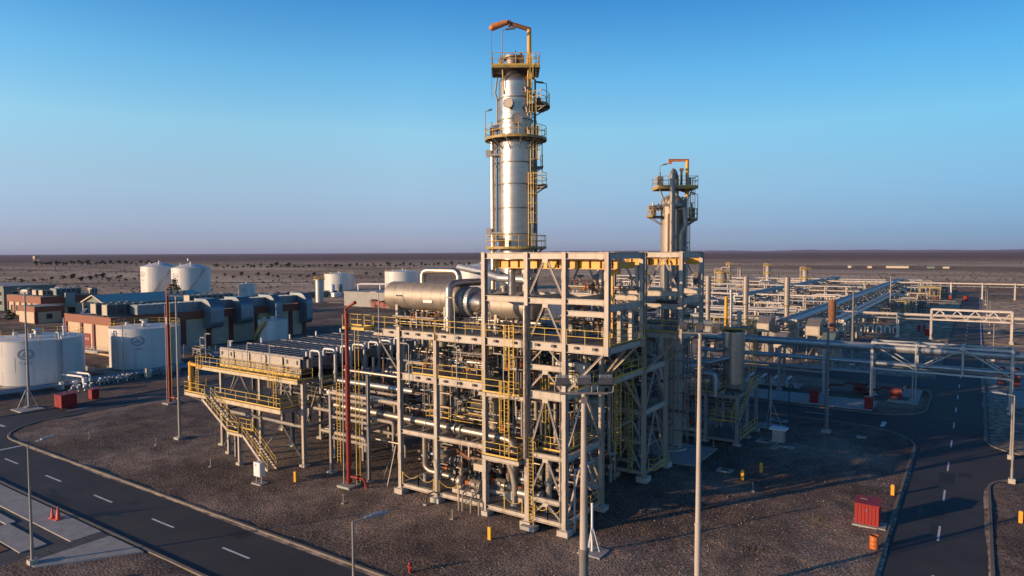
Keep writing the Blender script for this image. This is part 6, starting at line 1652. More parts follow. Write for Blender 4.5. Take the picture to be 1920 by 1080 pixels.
for k, (p, q) in enumerate(((-262.5, 205.0), (-259.5, 207.5))):
    t = thing('silo', ['left one of two pale silos before the floating-roof tank', 'right one of two pale silos before the floating-roof tank'][k], 'silo', (p, q, 0))
    b = MB(); b.lathe([(1.4, 1.0), (1.4, 4.6), (0.3, 5.2)], (p, q, 0), 18); b.obj('shell', 'white_paint' if k == 0 else 'unit_green', t)
    b = MB()
    for a in range(4): b.tube((p + cos(a * 1.57 + .8), q + sin(a * 1.57 + .8), 0), (p + cos(a * 1.57 + .8), q + sin(a * 1.57 + .8), 1.2), .12, 6)
    b.obj('leg', 'rust_brown', t)
# flat yard between hall and cooler
b = MB(); b.bx(-122, -84.5, 38, 52, 0.12, 0.2); tag(b.obj('pavement', 'concrete'), kind='structure')
for k, (p, q, L) in enumerate(((-118, 36, 9), (-113, 33.5, 6))):
    t = thing('yard_pipes', ['pipe trestle on the yard at the hall wall', 'low pipe trestle right of the second emblem tank'][k], 'pipework', (p, q, 0))
    for i in range(3):
        b = MB(); b.pipe([(p, q - L / 2, 0.8 + .4 * i), (p, q + L / 2, .8 + .4 * i), (p + 3, q + L / 2, .8 + .4 * i)], .14, 8); b.obj('pipe', 'galvanised', t)
    b = MB()
    for i in range(4): b.bar((p, q - L / 2 + L * i / 3, 0), (p, q - L / 2 + L * i / 3, 2), .14, .14)
    b.obj('post', 'steel_mid', t)
tri_ = thing('yard_stair', 'yellow railed steps on the yard at the foot of the hall', 'steps', (-111, 38, 0))
b = MB(); b.bx(-113, -110, 37, 40, 0.9, 1.0); b.obj('landing', 'grating', tri_)
b = MB(); railing(b, [(-113, 37, 1), (-110, 37, 1), (-110, 40, 1)]); b.obj('railing', 'yellow_paint', tri_)
b = MB(); b.bar((-110, 38.5, .95), (-107.6, 38.5, 0), 1.0, .12); b.obj('flight', 'galvanised', tri_)
# pipe gantry right of the slim tower
t = thing('pipe_gantry', 'thin pale pipe gantry on posts right of the slim tower', 'pipe gantry', (-205, 205, 0))
for k in range(3):
    b = MB(); b.pipe([(-234, 196 + k * 1.2, 6.0 + .2 * k), (-190, 214 + k * 1.2, 6.0 + .2 * k)], .2, 8); b.obj('pipe', 'white_paint', t)
for k in range(5):
    b = MB(); b.bar((-234 + 11 * k, 197 + 4.5 * k, 0), (-234 + 11 * k, 197 + 4.5 * k, 6), .4, .4); b.obj('post', 'white_paint', t)
# ================================================================== RIGHT SIDE
# shaded platform with the grey vessel
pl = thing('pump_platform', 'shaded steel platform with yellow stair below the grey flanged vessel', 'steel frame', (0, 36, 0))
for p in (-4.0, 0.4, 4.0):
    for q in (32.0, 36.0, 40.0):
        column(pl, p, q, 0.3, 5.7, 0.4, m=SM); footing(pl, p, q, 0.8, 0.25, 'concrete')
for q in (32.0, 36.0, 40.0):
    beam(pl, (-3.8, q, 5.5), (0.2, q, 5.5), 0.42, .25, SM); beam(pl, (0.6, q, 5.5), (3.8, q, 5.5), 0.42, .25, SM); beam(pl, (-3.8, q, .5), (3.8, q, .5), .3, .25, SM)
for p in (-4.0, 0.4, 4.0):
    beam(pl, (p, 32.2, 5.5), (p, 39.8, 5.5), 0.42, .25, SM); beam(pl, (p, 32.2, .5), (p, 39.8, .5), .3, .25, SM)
b = MB(); b.bx(-4.2, 2.0, 32.0, 40.2, 5.73, 5.77); b.obj('deck', 'grating', pl)
b = MB(); b.bx(2.0, 4.2, 34.4, 40.2, 5.73, 5.77); b.obj('deck', 'grating', pl)
b = MB(); b.bx(-4.2, 4.2, 32.0, 40.2, .68, .72); b.obj('deck', 'grating', pl)
b = MB(); railing(b, [(-4.2, 32.0, 5.77), (2.0, 32.0, 5.77), (2.0, 34.2, 5.77)]); b.obj('railing', 'yellow_paint', pl)
b = MB(); railing(b, [(4.2, 36.4, 5.77), (4.2, 40.2, 5.77)]); b.obj('railing', 'yellow_paint', pl)
b = MB(); railing(b, [(4.25, 32.4, .72), (4.25, 39.8, .72)]); b.obj('railing', 'yellow_paint', pl)
b = MB(); b.bx(1.4, 4.1, 31.0, 32.2, 2.86, 2.9); b.obj('landing', 'grating', pl)
b = MB(); railing(b, [(1.4, 32.1, 2.9), (1.4, 31.0, 2.9), (4.1, 31.0, 2.9)]); b.obj('railing', 'yellow_paint', pl)
st2 = thing('metal_stair', 'yellow railed stair rising along the side of the shaded platform', 'stairs', (4.2, 33, 0))
for q in (3.45, 4.35):
    k = MB(); k.bar((q, 31.6, 2.9), (q, 36.4, 5.75), .06, .28); k.obj('stringer', SM, st2)
    k = MB()
    for h in (1.05, .58): k.tube((q, 31.6, 2.9 + h), (q, 36.4, 5.75 + h), .03, 6)
    for i in range(5): k.tube((q, 31.6 + 4.8 * i / 4, 2.9 + 2.85 * i / 4), (q, 31.6 + 4.8 * i / 4, 3.95 + 2.85 * i / 4), .03, 5)
    k.obj('railing', 'yellow_paint', st2)
for i in range(1, 12):
    o = inst('tread', tread_me, st2, (3.9, 31.6 + 4.8 * i / 12, 2.92 + 2.85 * i / 12), pi / 2)
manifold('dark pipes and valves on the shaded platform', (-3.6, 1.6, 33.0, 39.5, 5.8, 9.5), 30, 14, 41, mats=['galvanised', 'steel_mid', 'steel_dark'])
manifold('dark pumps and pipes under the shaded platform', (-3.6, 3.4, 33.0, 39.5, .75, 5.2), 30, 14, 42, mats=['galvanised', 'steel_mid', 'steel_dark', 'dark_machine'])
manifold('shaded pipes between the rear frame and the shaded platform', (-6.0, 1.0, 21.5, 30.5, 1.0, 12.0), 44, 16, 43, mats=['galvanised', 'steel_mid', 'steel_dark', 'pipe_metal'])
pump('dark pump with a pale baseplate on the floor of the shaded platform', -1.6, 33.2, .75, 1.0, 'dark_machine')
vs_ = thing('flanged_vessel', 'grey vertical vessel with a railed top platform, behind the lit tall mast', 'pressure vessel', (2.3, 36.0, 5.8))
shell(vs_, (2.3, 36.0, 0), 1.2, 6.4, 12.4, 'cladding', .3, 2.2)
b = MB(); b.pipe([(1.4, 35.1, 10.5), (0.7, 34.4, 10.5)], .2, 10); b.pipe([(.75, 34.45, 10.5), (.62, 34.32, 10.5)], .34, 12); b.obj('nozzle', 'cladding', vs_)
platform(vs_, (2.3, 36.0, 0), .3, 2.4, 13.1, 0, 2 * pi, 8)
b = MB(); b.tube((2.0, 35.9, 12.5), (2.0, 35.9, 17.5), .18, 10); b.tube((2.9, 36.2, 12.5), (2.9, 36.2, 15.0), .28, 10); b.obj('vent_pipe', 'galvanised', vs_)
b = MB(); b.tube((1.2, 36.6, 13.1), (1.2, 36.6, 16.6), .2, 10); b.obj('hoist_post', 'orange_paint', vs_)
b = MB(); b.lathe([(.9, 5.8), (1.15, 6.4)], (2.3, 36, 0), 20); b.obj('skirt', 'steel_mid', vs_)
b = MB(); ladder(b, (4.0, 36.6, 5.8), (4.0, 36.6, 14.1), (1, .2, 0), cage=2.2); b.obj('ladder', 'yellow_paint', vs_)
for k, args in enumerate((([(-4.8, 30.6, 9.4), (1.0, 31.0, 9.4), (2.2, 34.6, 9.6)], .22), ([(-2.6, 29.6, 8.4), (2.0, 30.2, 8.3), (2.0, 30.2, 5.8)], .26), ([(-1.0, 28.2, 9.0), (0.2, 31.6, 9.1), (1.6, 34.9, 9.3)], .24), ([(-8.0, 22.4, 10.8), (-2.0, 23.4, 10.6), (-1.5, 24.0, 4.0)], .34), ([(-9, 40, 13.0), (-1.5, 43, 12.6), (1.0, 44, 12.6), (1.0, 44, 7)], .42))):
    bigpipe(['blue-grey pipe running level into the grey flanged vessel', 'blue-grey pipe with a turned-down end above the shaded platform', 'short blue-grey pipe slanting up to the grey vessel', 'thick shaded pipe behind the rear frame', 'thick grey pipe ending over a slim white post beyond the rear frame'][k], args[0], args[1], 'galvanised', bend=.5)
t = thing('skid_slab', 'pale concrete apron beside the feet of the rear frame', 'slab', (0.5, 25.5, 0))
b = MB(); b.bx(-6, 2.6, 22.0, 29.5, -0.1, 0.09); b.obj('slab', 'concrete', t)

# pipe bridges
def rackbent(par, p, qs, z, m=SM, w=.34, levels=()):
    b = MB()
    for q in qs: b.ibeam((p, q, 0), (p, q, z), w, w, (0, 1, 0), .04, .04)
    for lv in levels: b.bar((p, qs[0], lv), (p, qs[-1], lv), .26, .3)
    for q in qs: b.box((p, q, .1), (.8, .8, .4))
    return b.obj('bent', m, par)
br = thing('pipe_bridge', 'long blue-grey pipe bridge crossing over the right road on a truss', 'pipe bridge', (13, 68.7, 0))
for p in (-12.5, -6, .5, 7.0, 13.5, 30.2, 37, 44, 51, 58):
    rackbent(br, p, (67.0, 70.4), 8.5 if 10 < p < 40 else 7.0, 'galvanised', .36, (6.85, 5.0, 3.6) if p < 14 else (6.85, 5.0))
b = MB(); b.pipe([(-13.6, 68.2, 7.75), (60, 68.2, 7.75)], .62, 18, cap=True); b.obj('pipe', 'galvanised', br)
for k, (q, z, r) in enumerate(((67.6, 5.5, .3), (69.0, 5.45, .22), (69.9, 5.4, .16), (69.6, 7.4, .24), (67.5, 4.0, .16), (68.6, 3.95, .14))):
    b = MB(); b.pipe([(-13.0, q, z), (60 if z > 4.5 else 13.4, q, z)], r, 10); b.obj('pipe', 'galvanised', br)
for q in (67.0, 70.4):
    for z in (8.5, 4.75):
        b = MB(); b.bar((13.5, q, z), (30.2, q, z), .22, .26); b.obj('chord', 'galvanised', br)
    for i in range(3):
        a = 13.5 + 5.57 * i
        b = MB(); b.bar((a, q, 8.4), (a + 5.57, q, 4.9) if i % 2 == 0 else (a + 5.57, q, 8.4), .14, .14) if i % 2 == 0 else b.bar((a, q, 4.9), (a + 5.57, q, 8.4), .14, .14); b.obj('diagonal', 'galvanised', br)
        if i: 
            b = MB(); b.bar((a, q, 4.85), (a, q, 8.5), .24, .24); b.obj('vertical', 'galvanised', br)
for i in range(4):
    a = 13.5 + 5.57 * i
    b = MB(); b.bar((a, 67.1, 8.62), (a, 70.3, 8.62), .26, .2); b.obj('cross_tie', 'galvanised', br)
    if i < 3:
        b = MB(); b.bar((a, 67.1, 8.55), (a + 5.5, 70.3, 8.55), .1, .1); b.obj('top_brace', 'galvanised', br)
for p0, p1 in ((-6, .5), (.5, 7)):
    for q in (67.0, 70.4):
        b = MB(); b.bar((p0, q, 6.7), ((p0 + p1) / 2, q, 3.6), .12, .12); b.bar((p1, q, 6.7), ((p0 + p1) / 2, q, 3.6), .12, .12); b.obj('diagonal', 'steel_mid', br)
    b = MB(); b.bar((p0, 67.0, 3.5), (p1, 67.0, 3.5), .2, .25); b.obj('chord', 'galvanised', br)
for p in (18.7, 19.1): 
    b = MB(); b.tube((p, 67.6, 5.4), (p, 67.6, .6), .1, 8); b.obj('drop_pipe', 'galvanised', br)
br2 = thing('pipe_bridge', 'distant pale trussed pipe bridge crossing the road beyond the first one', 'pipe bridge', (17, 153, 0))
for p in (-14, -4.5, 1.0, 9.5, 16.8, 33.0, 42, 52):
    rackbent(br2, p, (152.0, 154.6), 7.5 if 15 < p < 35 else 6.0, 'pale_pipe' if p > 9 else 'galvanised', .4, (5.6, 4.6))
for q, z, r in ((152.3, 6.0, .36), (153.2, 5.9, .25), (154.0, 4.9, .2), (152.6, 4.9, .18)):
    b = MB(); b.pipe([(-40, q, z), (60, q, z)], r, 10); b.obj('pipe', 'pale_pipe' if q < 152.5 else 'galvanised', br2)
for q in (152.0, 154.6):
    for z in (7.45, 5.0):
        b = MB(); b.bar((16.8, q, z), (33, q, z), .3, .3); b.obj('chord', 'pale_pipe', br2)
    for i in range(9):
        a = 16.8 + 1.8 * i
        b = MB(); b.bar((a, q, 7.4 if i % 2 else 5.1), (a + 1.8, q, 5.1 if i % 2 else 7.4), .16, .16); b.obj('diagonal', 'pale_pipe', br2)
br3 = thing('pipe_bridge', 'farthest pipe bridge over the road, a pale line below the desert', 'pipe bridge', (12, 330, 0))
for p in range(-20, 100, 12):
    rackbent(br3, p, (330, 334), 7.2, 'pale_pipe', .5, (6.2, 5.0))
for q, z, r in ((330.5, 6.8, .4), (332, 6.6, .3), (333, 5.4, .25)):
    b = MB(); b.pipe([(-60, q, z), (140, q, z)], r, 8); b.obj('pipe', 'galvanised' if z < 6.7 else 'pale_pipe', br3)

# paved slabs and pump sets by the pipe bridge
t = thing('concrete_apron', 'pale concrete strip along the near foot of the pipe bridge', 'slab', (4, 62.5, 0))
for k in range(6):
    b = MB(); b.bx(-22 + 6.1 * k, -16.0 + 6.1 * k, 59.2, 66.2, -0.1, .10); b.obj('slab', 'concrete', t)
t = thing('concrete_pad', 'pale rounded concrete pad beside the right pump under the bridge', 'slab', (18, 73, 0))
b = MB(); b.bx(15.6, 19.4, 67.4, 79, -.1, .1); b.obj('slab', 'concrete', t)
def spool(label, p, q):
    t = thing('pump_spool', label, 'pump', (p, q, 0))
    b = MB(); b.cyl((p + 1.2, q, .9), .55, -.9, .9, 16, 'x') if False else b.cyl((0, q, 1.0), .55, p + .4, p + 2.0, 16, 'x'); b.bx(p + .3, p + 2.1, q - .6, q + .6, .1, .5); b.obj('pump_body', 'brown_dark', t)
    for k in range(3):
        b = MB(); b.pipe([(p + .4, q - .3 + .3 * k, 1.3), (p - .4, q - .3 + .3 * k, 1.5), (p - 1.0, q - .8 + .3 * k, 1.1), (p - 3.0, q - 1.2 + .4 * k, 1.0), (p - 3.2, q - 1.2 + .4 * k, 0)], .12, 8, .25); b.obj('pipe', 'brown_dark', t)
    b = MB(); b.pipe([(p + 2.0, q + .2, 1.2), (p + 2.8, q + .2, 2.4), (p + 3.2, q + .2, 2.2), (p + 3.2, q + .2, .2)], .13, 8, .3); b.obj('pipe', 'dark_machine', t)
    b = MB(); b.bx(p - 3.4, p + 3.0, q - 1.6, q + 1.2, -.05, .12); b.obj('plinth', 'concrete_dark', t)
spool('dark red pump spool under the bridge, the left one', 10.2, 71.6)
spool('dark red pump spool under the bridge, the right one by the pale pad', 15.2, 70.4)
t = thing('flow_skid', 'low skid of bluish pipes standing behind the pale concrete strip', 'pipework', (-3, 71, 0))
for k in range(6):
    b = MB(); b.pipe([(-9 + 2.0 * k, 69.5, .2), (-9 + 2.0 * k, 69.5, 1.2), (-9 + 2.0 * k, 73.5, 1.3), (-9 + 2 * k, 73.5, .2)], .2, 8); b.obj('pipe', 'galvanised', t)
b = MB(); b.bx(-10, 3, 69, 74, -.05, .2); b.obj('skid', 'dark_machine', t)

# slim stacks, air intakes, rusty stack
for k, p in enumerate((-28.5, -19.4, -10.1)):
    t = thing('exhaust_stack', ['leftmost of the three slim pinkish stacks', 'middle one of the three slim pinkish stacks', 'rightmost of the three slim pinkish stacks'][k], 'stack', (p, 120, 0))
    b = MB(); b.lathe([(.56, 0), (.56, 9.4)], (p, 120, 0), 20); b.lathe([(.66, 9.5), (.66, 16.0)], (p, 120, 0), 20); b.lathe([(.66, 16.0), (.5, 16.0), (.5, 14)], (p, 120, 0), 20, smooth=False); b.obj('shaft', 'cladding_dull', t)
    b = MB(); b.cyl((p, 120, 0), .72, 9.35, 9.55, 20); b.obj('flange', 'rust_brown', t)
    b = MB(); b.box((p, 120, 2.2), (3.0, 4.5, 4.4)); b.obj('heater_box', 'steel_mid', t)
def intake(label, p, q, z, s, lift=True, m='cladding_dull'):
    t = thing('air_intake', label, 'air intake', (p, q, 0))
    b = MB()
    w, l = 2.4 * s, 5.5 * s
    prof = [(-l / 2, z), (-l / 2, z + 1.7 * s), (-l * .1, z + 2.8 * s), (l / 2, z + 2.8 * s), (l / 2, z)]
    vs = [(p + x, q + y, zz) for x in (-w / 2, w / 2) for y, zz in prof]
    n = 5
    b.add(vs, [tuple(range(n))[::-1], tuple(range(n, 2 * n))] + [(i, (i + 1) % n, n + (i + 1) % n, n + i) for i in range(n)])
    for k in range(4): b.box((p + w / 2 + .03, q - l / 2 + l * (k + .5) / 4, z + 1.0 * s), (.06, .12, 1.8 * s))
    b.obj('hood', m, t)
    b = MB(); b.box((p, q - l / 2 - .04, z + .85 * s), (w * .86, .06, 1.3 * s)); b.obj('grille', 'unit_beige', t)
    b = MB()
    for x in (-w / 2 + .2, w / 2 - .2):
        for y in (-l / 2 + .3, l / 2 - .3): b.bar((p + x, q + y, 0), (p + x, q + y, z), .22, .22)
    b.bar((p - w / 2 + .2, q - l / 2 + .3, .3), (p + w / 2 - .2, q - l / 2 + .3, z - .2), .12, .12); b.obj('leg', 'steel_mid', t)
    b = MB(); b.box((p, q + l * .75, z * .5 + .3), (w * 1.2, l * .6, z + 1.0)); b.obj('machine_house', 'steel_mid', t)
    return t
intake('small grey intake hood left of the curved one, behind the vessel platform', -13.6, 98, 3.6, .9)
intake('large lit intake hood with a curved grey duct behind it', -11.2, 106, 5.0, 1.05)
intake('low rounded intake hood with an orange lit end, before the right stack', -6.0, 98, 2.9, .95)
intake('boxy lit intake hood on tall legs, left of the rusty stack', -.8, 103, 5.2, 1.1)
intake('boxy grey green intake hood right of the dark thin mast', 2.4, 100, 3.2, 1.0, m='unit_green')
t = thing('rusty_stack', 'short rust-red stack behind the boxy lit intake hood', 'stack', (-.2, 118, 0))
b = MB(); b.lathe([(.8, 4), (.8, 11.2)], (-.2, 118, 0), 18); b.lathe([(.8, 11.2), (.65, 11.2), (.65, 9)], (-.2, 118, 0), 18, smooth=False); b.obj('shaft', 'rust_brown', t)
b = MB(); b.bx(-1.8, 1.4, 116, 120, 0, 4.2); b.obj('base', 'dark_machine', t)

# long racks that run away from the camera
def longrack(label, p, q0, q1, z, npipes, sp, wbent, seed, mats):
    R = random.Random(seed)
    t = thing('pipe_rack', label, 'pipe rack', (p, (q0 + q1) / 2, 0))
    q = q0
    while q <= q1:
        b = MB()
        for x in (-wbent / 2, wbent / 2): b.bar((p + x, q, 0), (p + x, q, z), .35, .35)
        for lv in (z - .15, z - 2.0): b.bar((p - wbent / 2, q, lv), (p + wbent / 2, q, lv), .3, .3)
        b.obj('bent', 'galvanised', t)
        q += sp
    for i in range(npipes):
        x = -wbent / 2 + .4 + (wbent - .8) * i / (npipes - 1)
        r = R.choice([.15, .2, .25, .33])
        b = MB(); b.pipe([(p + x, q0 - 1, z + r), (p + x, q1 + 1, z + r)], r, 8); b.obj('pipe', R.choice(mats), t)
        if i % 2 == 0:
            b = MB(); b.pipe([(p + x, q0 - 1, z - 1.8 + r * .7), (p + x, q1 + 1, z - 1.8 + r * .7)], r * .7, 8); b.obj('pipe', R.choice(mats), t)
    return t
GM = ['galvanised', 'galvanised', 'pale_pipe', 'cladding_dull']
longrack('long pipe rack running away to the desert, the one farther left', -8.2, 112, 372, 6.6, 7, 10, 4.6, 1, GM)
longrack('shorter pipe rack running away, nearest the road', -1.0, 128, 250, 5.6, 6, 9, 4.0, 2, GM)
longrack('far pipe rack left of the long one', -40.0, 190, 380, 7.0, 6, 12, 5.0, 3, GM)
def crossrack(label, q, p0, p1, z, npipes, seed, grp=None):
    R = random.Random(seed)
    t = thing('pipe_rack', label, 'pipe rack', ((p0 + p1) / 2, q, 0), grp)
    p = p0
    while p <= p1:
        b = MB()
        for y in (-1.6, 1.6): b.bar((p, q + y, 0), (p, q + y, z), .32, .32)
        for lv in (z - .15, z - 1.9): b.bar((p, q - 1.6, lv), (p, q + 1.6, lv), .28, .28)
        b.obj('bent', 'pale_pipe', t); p += 8
    for i in range(npipes):
        y = -1.4 + 2.8 * i / (npipes - 1); r = R.choice([.15, .2, .28])
        b = MB(); b.pipe([(p0 - 1, q + y, z + r), (p1 + 1, q + y, z + r)], r, 8); b.obj('pipe', R.choice(['pale_pipe', 'galvanised', 'cladding_dull']), t)
        b = MB(); b.pipe([(p0 - 1, q + y, z - 1.8 + r), (p1 + 1, q + y, z - 1.8 + r)], r * .8, 8); b.obj('pipe', R.choice(['pale_pipe', 'galvanised', 'pipe_brown']), t)
    return t
for k, (q, p0, p1, z) in enumerate(((128, -70, -13, 5.2), (140, -78, -13, 6.4), (172, -90, -44, 6.0), (200, -110, -13, 6.8), (232, -120, -44, 6.5), (262, -130, -13, 7.2), (300, -150, -44, 7.0), (345, -160, -13, 7.0))):
    crossrack(['pale cross rack just behind the three slim stacks', 'second pale cross rack behind the three slim stacks', 'cross rack at the grey shed', 'cross rack far behind the slim stacks, before the yellowish column', 'cross rack behind the grey shed', 'cross rack at the foot of the yellowish column', 'cross rack near the back of the plant', 'last cross rack before the open desert'][k], q, p0, p1, z, 5, k + 50)
# far process columns
def farcol(label, p, q, r, h, m, plat=True, loop=False):
    t = thing('process_column', label, 'process column', (p, q, 0))
    b = MB(); b.lathe([(r, 0), (r, h - r * .5), (r * .7, h - r * .12), (.01, h)], (p, q, 0), 16); b.obj('shell', m, t)
    if plat:
        for z in (h * .62, h - r * .4):
            b = MB(); b.lathe([(r, z), (r + 1.2, z), (r + 1.2, z + .2), (r, z + .2)], (p, q, 0), 12, smooth=False)
            b.ring((p, q, z + 1.2), r + 1.15, .07, 14, 4); b.ring((p, q, z + .7), r + 1.15, .06, 14, 4)
            for i in range(8): b.tube((p + (r + 1.15) * cos(i * .785), q + (r + 1.15) * sin(i * .785), z), (p + (r + 1.15) * cos(i * .785), q + (r + 1.15) * sin(i * .785), z + 1.2), .06, 4)
            b.obj('platform', 'yellow_paint', t)
    b = MB(); b.pipe([(p, q, h - .2), (p, q, h + 1.0), (p - r - .7, q - .3, h + 1.0), (p - r - .7, q - .3, .5)], .28, 8, .6)
    if loop: b.pipe([(p, q, h), (p, q, h + 1.6), (p + r + .9, q, h + 1.6), (p + r + .9, q, 1)], .4, 8, 1.0)
    b.obj('overhead_pipe', 'cladding_dull', t)
    return t
farcol('yellowish fat column with a hooped pipe, left of the middle stack', -73, 274, 2.3, 13.0, 'pipe_paint', True, True)
farcol('slim far column with a yellow platform, right of the middle stack', -78, 380, 1.5, 13.8, 'cladding_dull')
farcol('dark slim far column with a crowded top, right of the right stack', -46.5, 326, 1.5, 13.0, 'cladding_dull')
farcol('thin column between the yellowish one and the middle stack', -86, 330, .9, 15.0, 'cladding_dull')
farcol('small far column behind the rear frame', -100, 250, 1.6, 12.0, 'cladding_dull')
farcol('short far column left of the slim platform one', -92, 372, .6, 11.0, 'cladding_dull', False)
for k, (p, q) in enumerate(((-58, 206), (-24, 214), (-66, 240), (-30, 246), (-90, 210), (-22, 280), (-58, 292), (-100, 290), (-24, 320), (-80, 318))):
    t = thing('far_drum', 'small horizontal drum on saddles among the far racks', 'pressure vessel', (p, q, 0), 'small drums among the far racks')
    L = 6 + (k * 37 % 5); r = 1.0 + .15 * (k % 4)
    b = MB(); b.lathe([(.01, -L / 2 - .5), (r * .7, -L / 2 - .3), (r, -L / 2), (r, L / 2), (r * .7, L / 2 + .3), (.01, L / 2 + .5)], (p, q, 2.6), 14, 'x'); b.obj('shell', ['white_paint', 'cladding_dull', 'galvanised'][k % 3], t)
    b = MB(); b.bx(p - L / 3 - .2, p - L / 3 + .2, q - r * .8, q + r * .8, 0, 2.2); b.bx(p + L / 3 - .2, p + L / 3 + .2, q - r * .8, q + r * .8, 0, 2.2); b.obj('saddle', 'concrete_paint', t)
R_ = random.Random(77)
for k in range(54):
    p, q = (R_.uniform(-120, -14), R_.uniform(178, 370)) if k < 22 else (R_.uniform(-4, 12), R_.uniform(215, 372)) if k < 36 else (R_.uniform(-75, -13), R_.uniform(128, 240))
    w_, l_, h_ = R_.uniform(4, 9), R_.uniform(3, 6), R_.uniform(4, 7.5)
    t = thing('far_structure', 'open pipe frame among the far process units', 'steel frame', (p, q, 0), 'open frames among the far units')
    b = MB()
    for x in (-w_ / 2, 0, w_ / 2):
        for y in (-l_ / 2, l_ / 2): b.bar((p + x, q + y, 0), (p + x, q + y, h_), .35, .35)
    for z in (h_ * .5, h_):
        for y in (-l_ / 2, l_ / 2): b.bar((p - w_ / 2, q + y, z), (p + w_ / 2, q + y, z), .3, .3)
    b.obj('frame', R_.choice(['pale_pipe', 'steel_mid', 'galvanised', 'pale_pipe', 'platform_paint']), t)
    b = MB()
    for i in range(7):
        z = R_.uniform(1, h_ + .6); y = R_.uniform(-l_ / 2, l_ / 2); x = R_.uniform(-w_ / 2, w_ / 2)
        b.pipe([(p - w_ / 2 - 1, q + y, z), (p + x, q + y, z), (p + x, q + y, 0.2)], R_.uniform(.1, .25), 6)
    b.obj('pipework', R_.choice(['cladding_dull', 'galvanised', 'pale_pipe', 'pipe_brown']), t)
    if k % 2:
        b = MB(); b.box((p, q, h_ * .5 + .9), (w_ * .5, l_ * .6, 1.6)); b.obj('exchanger', R_.choice(['steel_dark', 'cladding_dull', 'pipe_brown']), t)
# pipework one cannot count among the far racks
b = MB(); R_ = random.Random(9)
for i in range(1500):
    q = 104 + 270 * R_.random() ** .9; p = R_.uniform(-130, 13 if q > 215 else 1) if q > 165 else R_.uniform(-80, -14)
    z = R_.uniform(.3, 5.5); r = R_.uniform(.06, .2); L = R_.uniform(2, 9)
    k = R_.random()
    if k < .45: b.tube((p, q, z), (p + L, q, z), r, 5)
    elif k < .6: b.tube((p, q, z), (p, q + L, z), r, 5)
    elif k < .85: b.tube((p, q, 0), (p, q, z + 1.5), r, 5)
    else: b.box((p, q, .8), (R_.uniform(.6, 2.2), R_.uniform(.6, 2), R_.uniform(.8, 2.2)))
tag(b.obj('pipe_tangle', 'cladding_dull'), 'tangle of small pipes between the far racks', 'pipework', kind='stuff')
b = MB()
for i in range(900):
    q = 104 + 270 * R_.random() ** .9; p = R_.uniform(-130, 13 if q > 215 else 2) if q > 165 else R_.uniform(-80, -14)
    z = R_.uniform(.3, 3.5); L = R_.uniform(1, 6)
    if R_.random() < .5: b.tube((p, q, z), (p + L, q, z), R_.uniform(.1, .3), 5)
    else: b.box((p, q, z * .5), (R_.uniform(.5, 2.6), R_.uniform(.5, 2), z))
tag(b.obj('machinery_tangle', 'dark_machine'), 'dark small machinery between the far racks', 'machinery', kind='stuff')
# far sheds and cabinets on the desert
for k, (p, q, L, w_, h_, m_) in enumerate(((-58, 945, 25, 6, 2.6, 'unit_beige'), (-22, 948, 8, 5, 1.8, 'unit_green'), (-6, 950, 7, 4, 2.0, 'unit_beige'), (-88, 935, 5, 4, 2.4, 'tan_wall'), (-112, 940, 4, 4, 2.6, 'unit_beige'), (-420, 900, 12, 6, 3.5, 'white_paint'), (-436, 905, 7, 5, 3.0, 'white_paint'))):
    lab = ['long pale shed far out on the desert at the right', 'low greenish shed right of the long far shed', 'small pale shed at the right end of the far sheds', 'rust coloured hut left of the long far shed', 'white hut farthest left of the far sheds', 'white hut far out on the desert, left of the tallest column', 'smaller white hut beside the one left of the tallest column'][k]
    t = thing('far_shed', lab, 'building', (p, q, 0))
    b = MB(); b.bx(p - L / 2, p + L / 2, q - w_ / 2, q + w_ / 2, 0, h_); b.obj('wall', m_, t)
    b = MB(); b.bx(p - L / 2 - .3, p + L / 2 + .3, q - w_ / 2 - .3, q + w_ / 2 + .3, h_, h_ + .3); b.obj('roof', 'roof_grey', t)
t = thing('watch_tower', 'tiny square tower on the desert near the left end of the horizon', 'tower', (-2330, 852, 0))
b = MB(); b.bx(-2336, -2324, 846, 858, 8, 16); b.obj('cabin', 'tan_wall', t)
b = MB()
for x in (-5, 5):
    for y in (-5, 5): b.bar((-2330 + x, 852 + y, 0), (-2330 + x, 852 + y, 8), 1.4, 1.4)
b.obj('leg', 'tan_wall', t)
t = thing('tank_farm_mast', 'thin red mast with a white tip just over the right tall white tank', 'mast', (-352, 176, 0))
b = MB(); b.tube((-352, 176, 0), (-352, 176, 17.6), .2, 6); b.obj('pole', 'red_paint', t)
b = MB(); b.tube((-352, 176, 17.6), (-352, 176, 19.2), .5, 6); b.obj('beacon', 'white_paint', t)
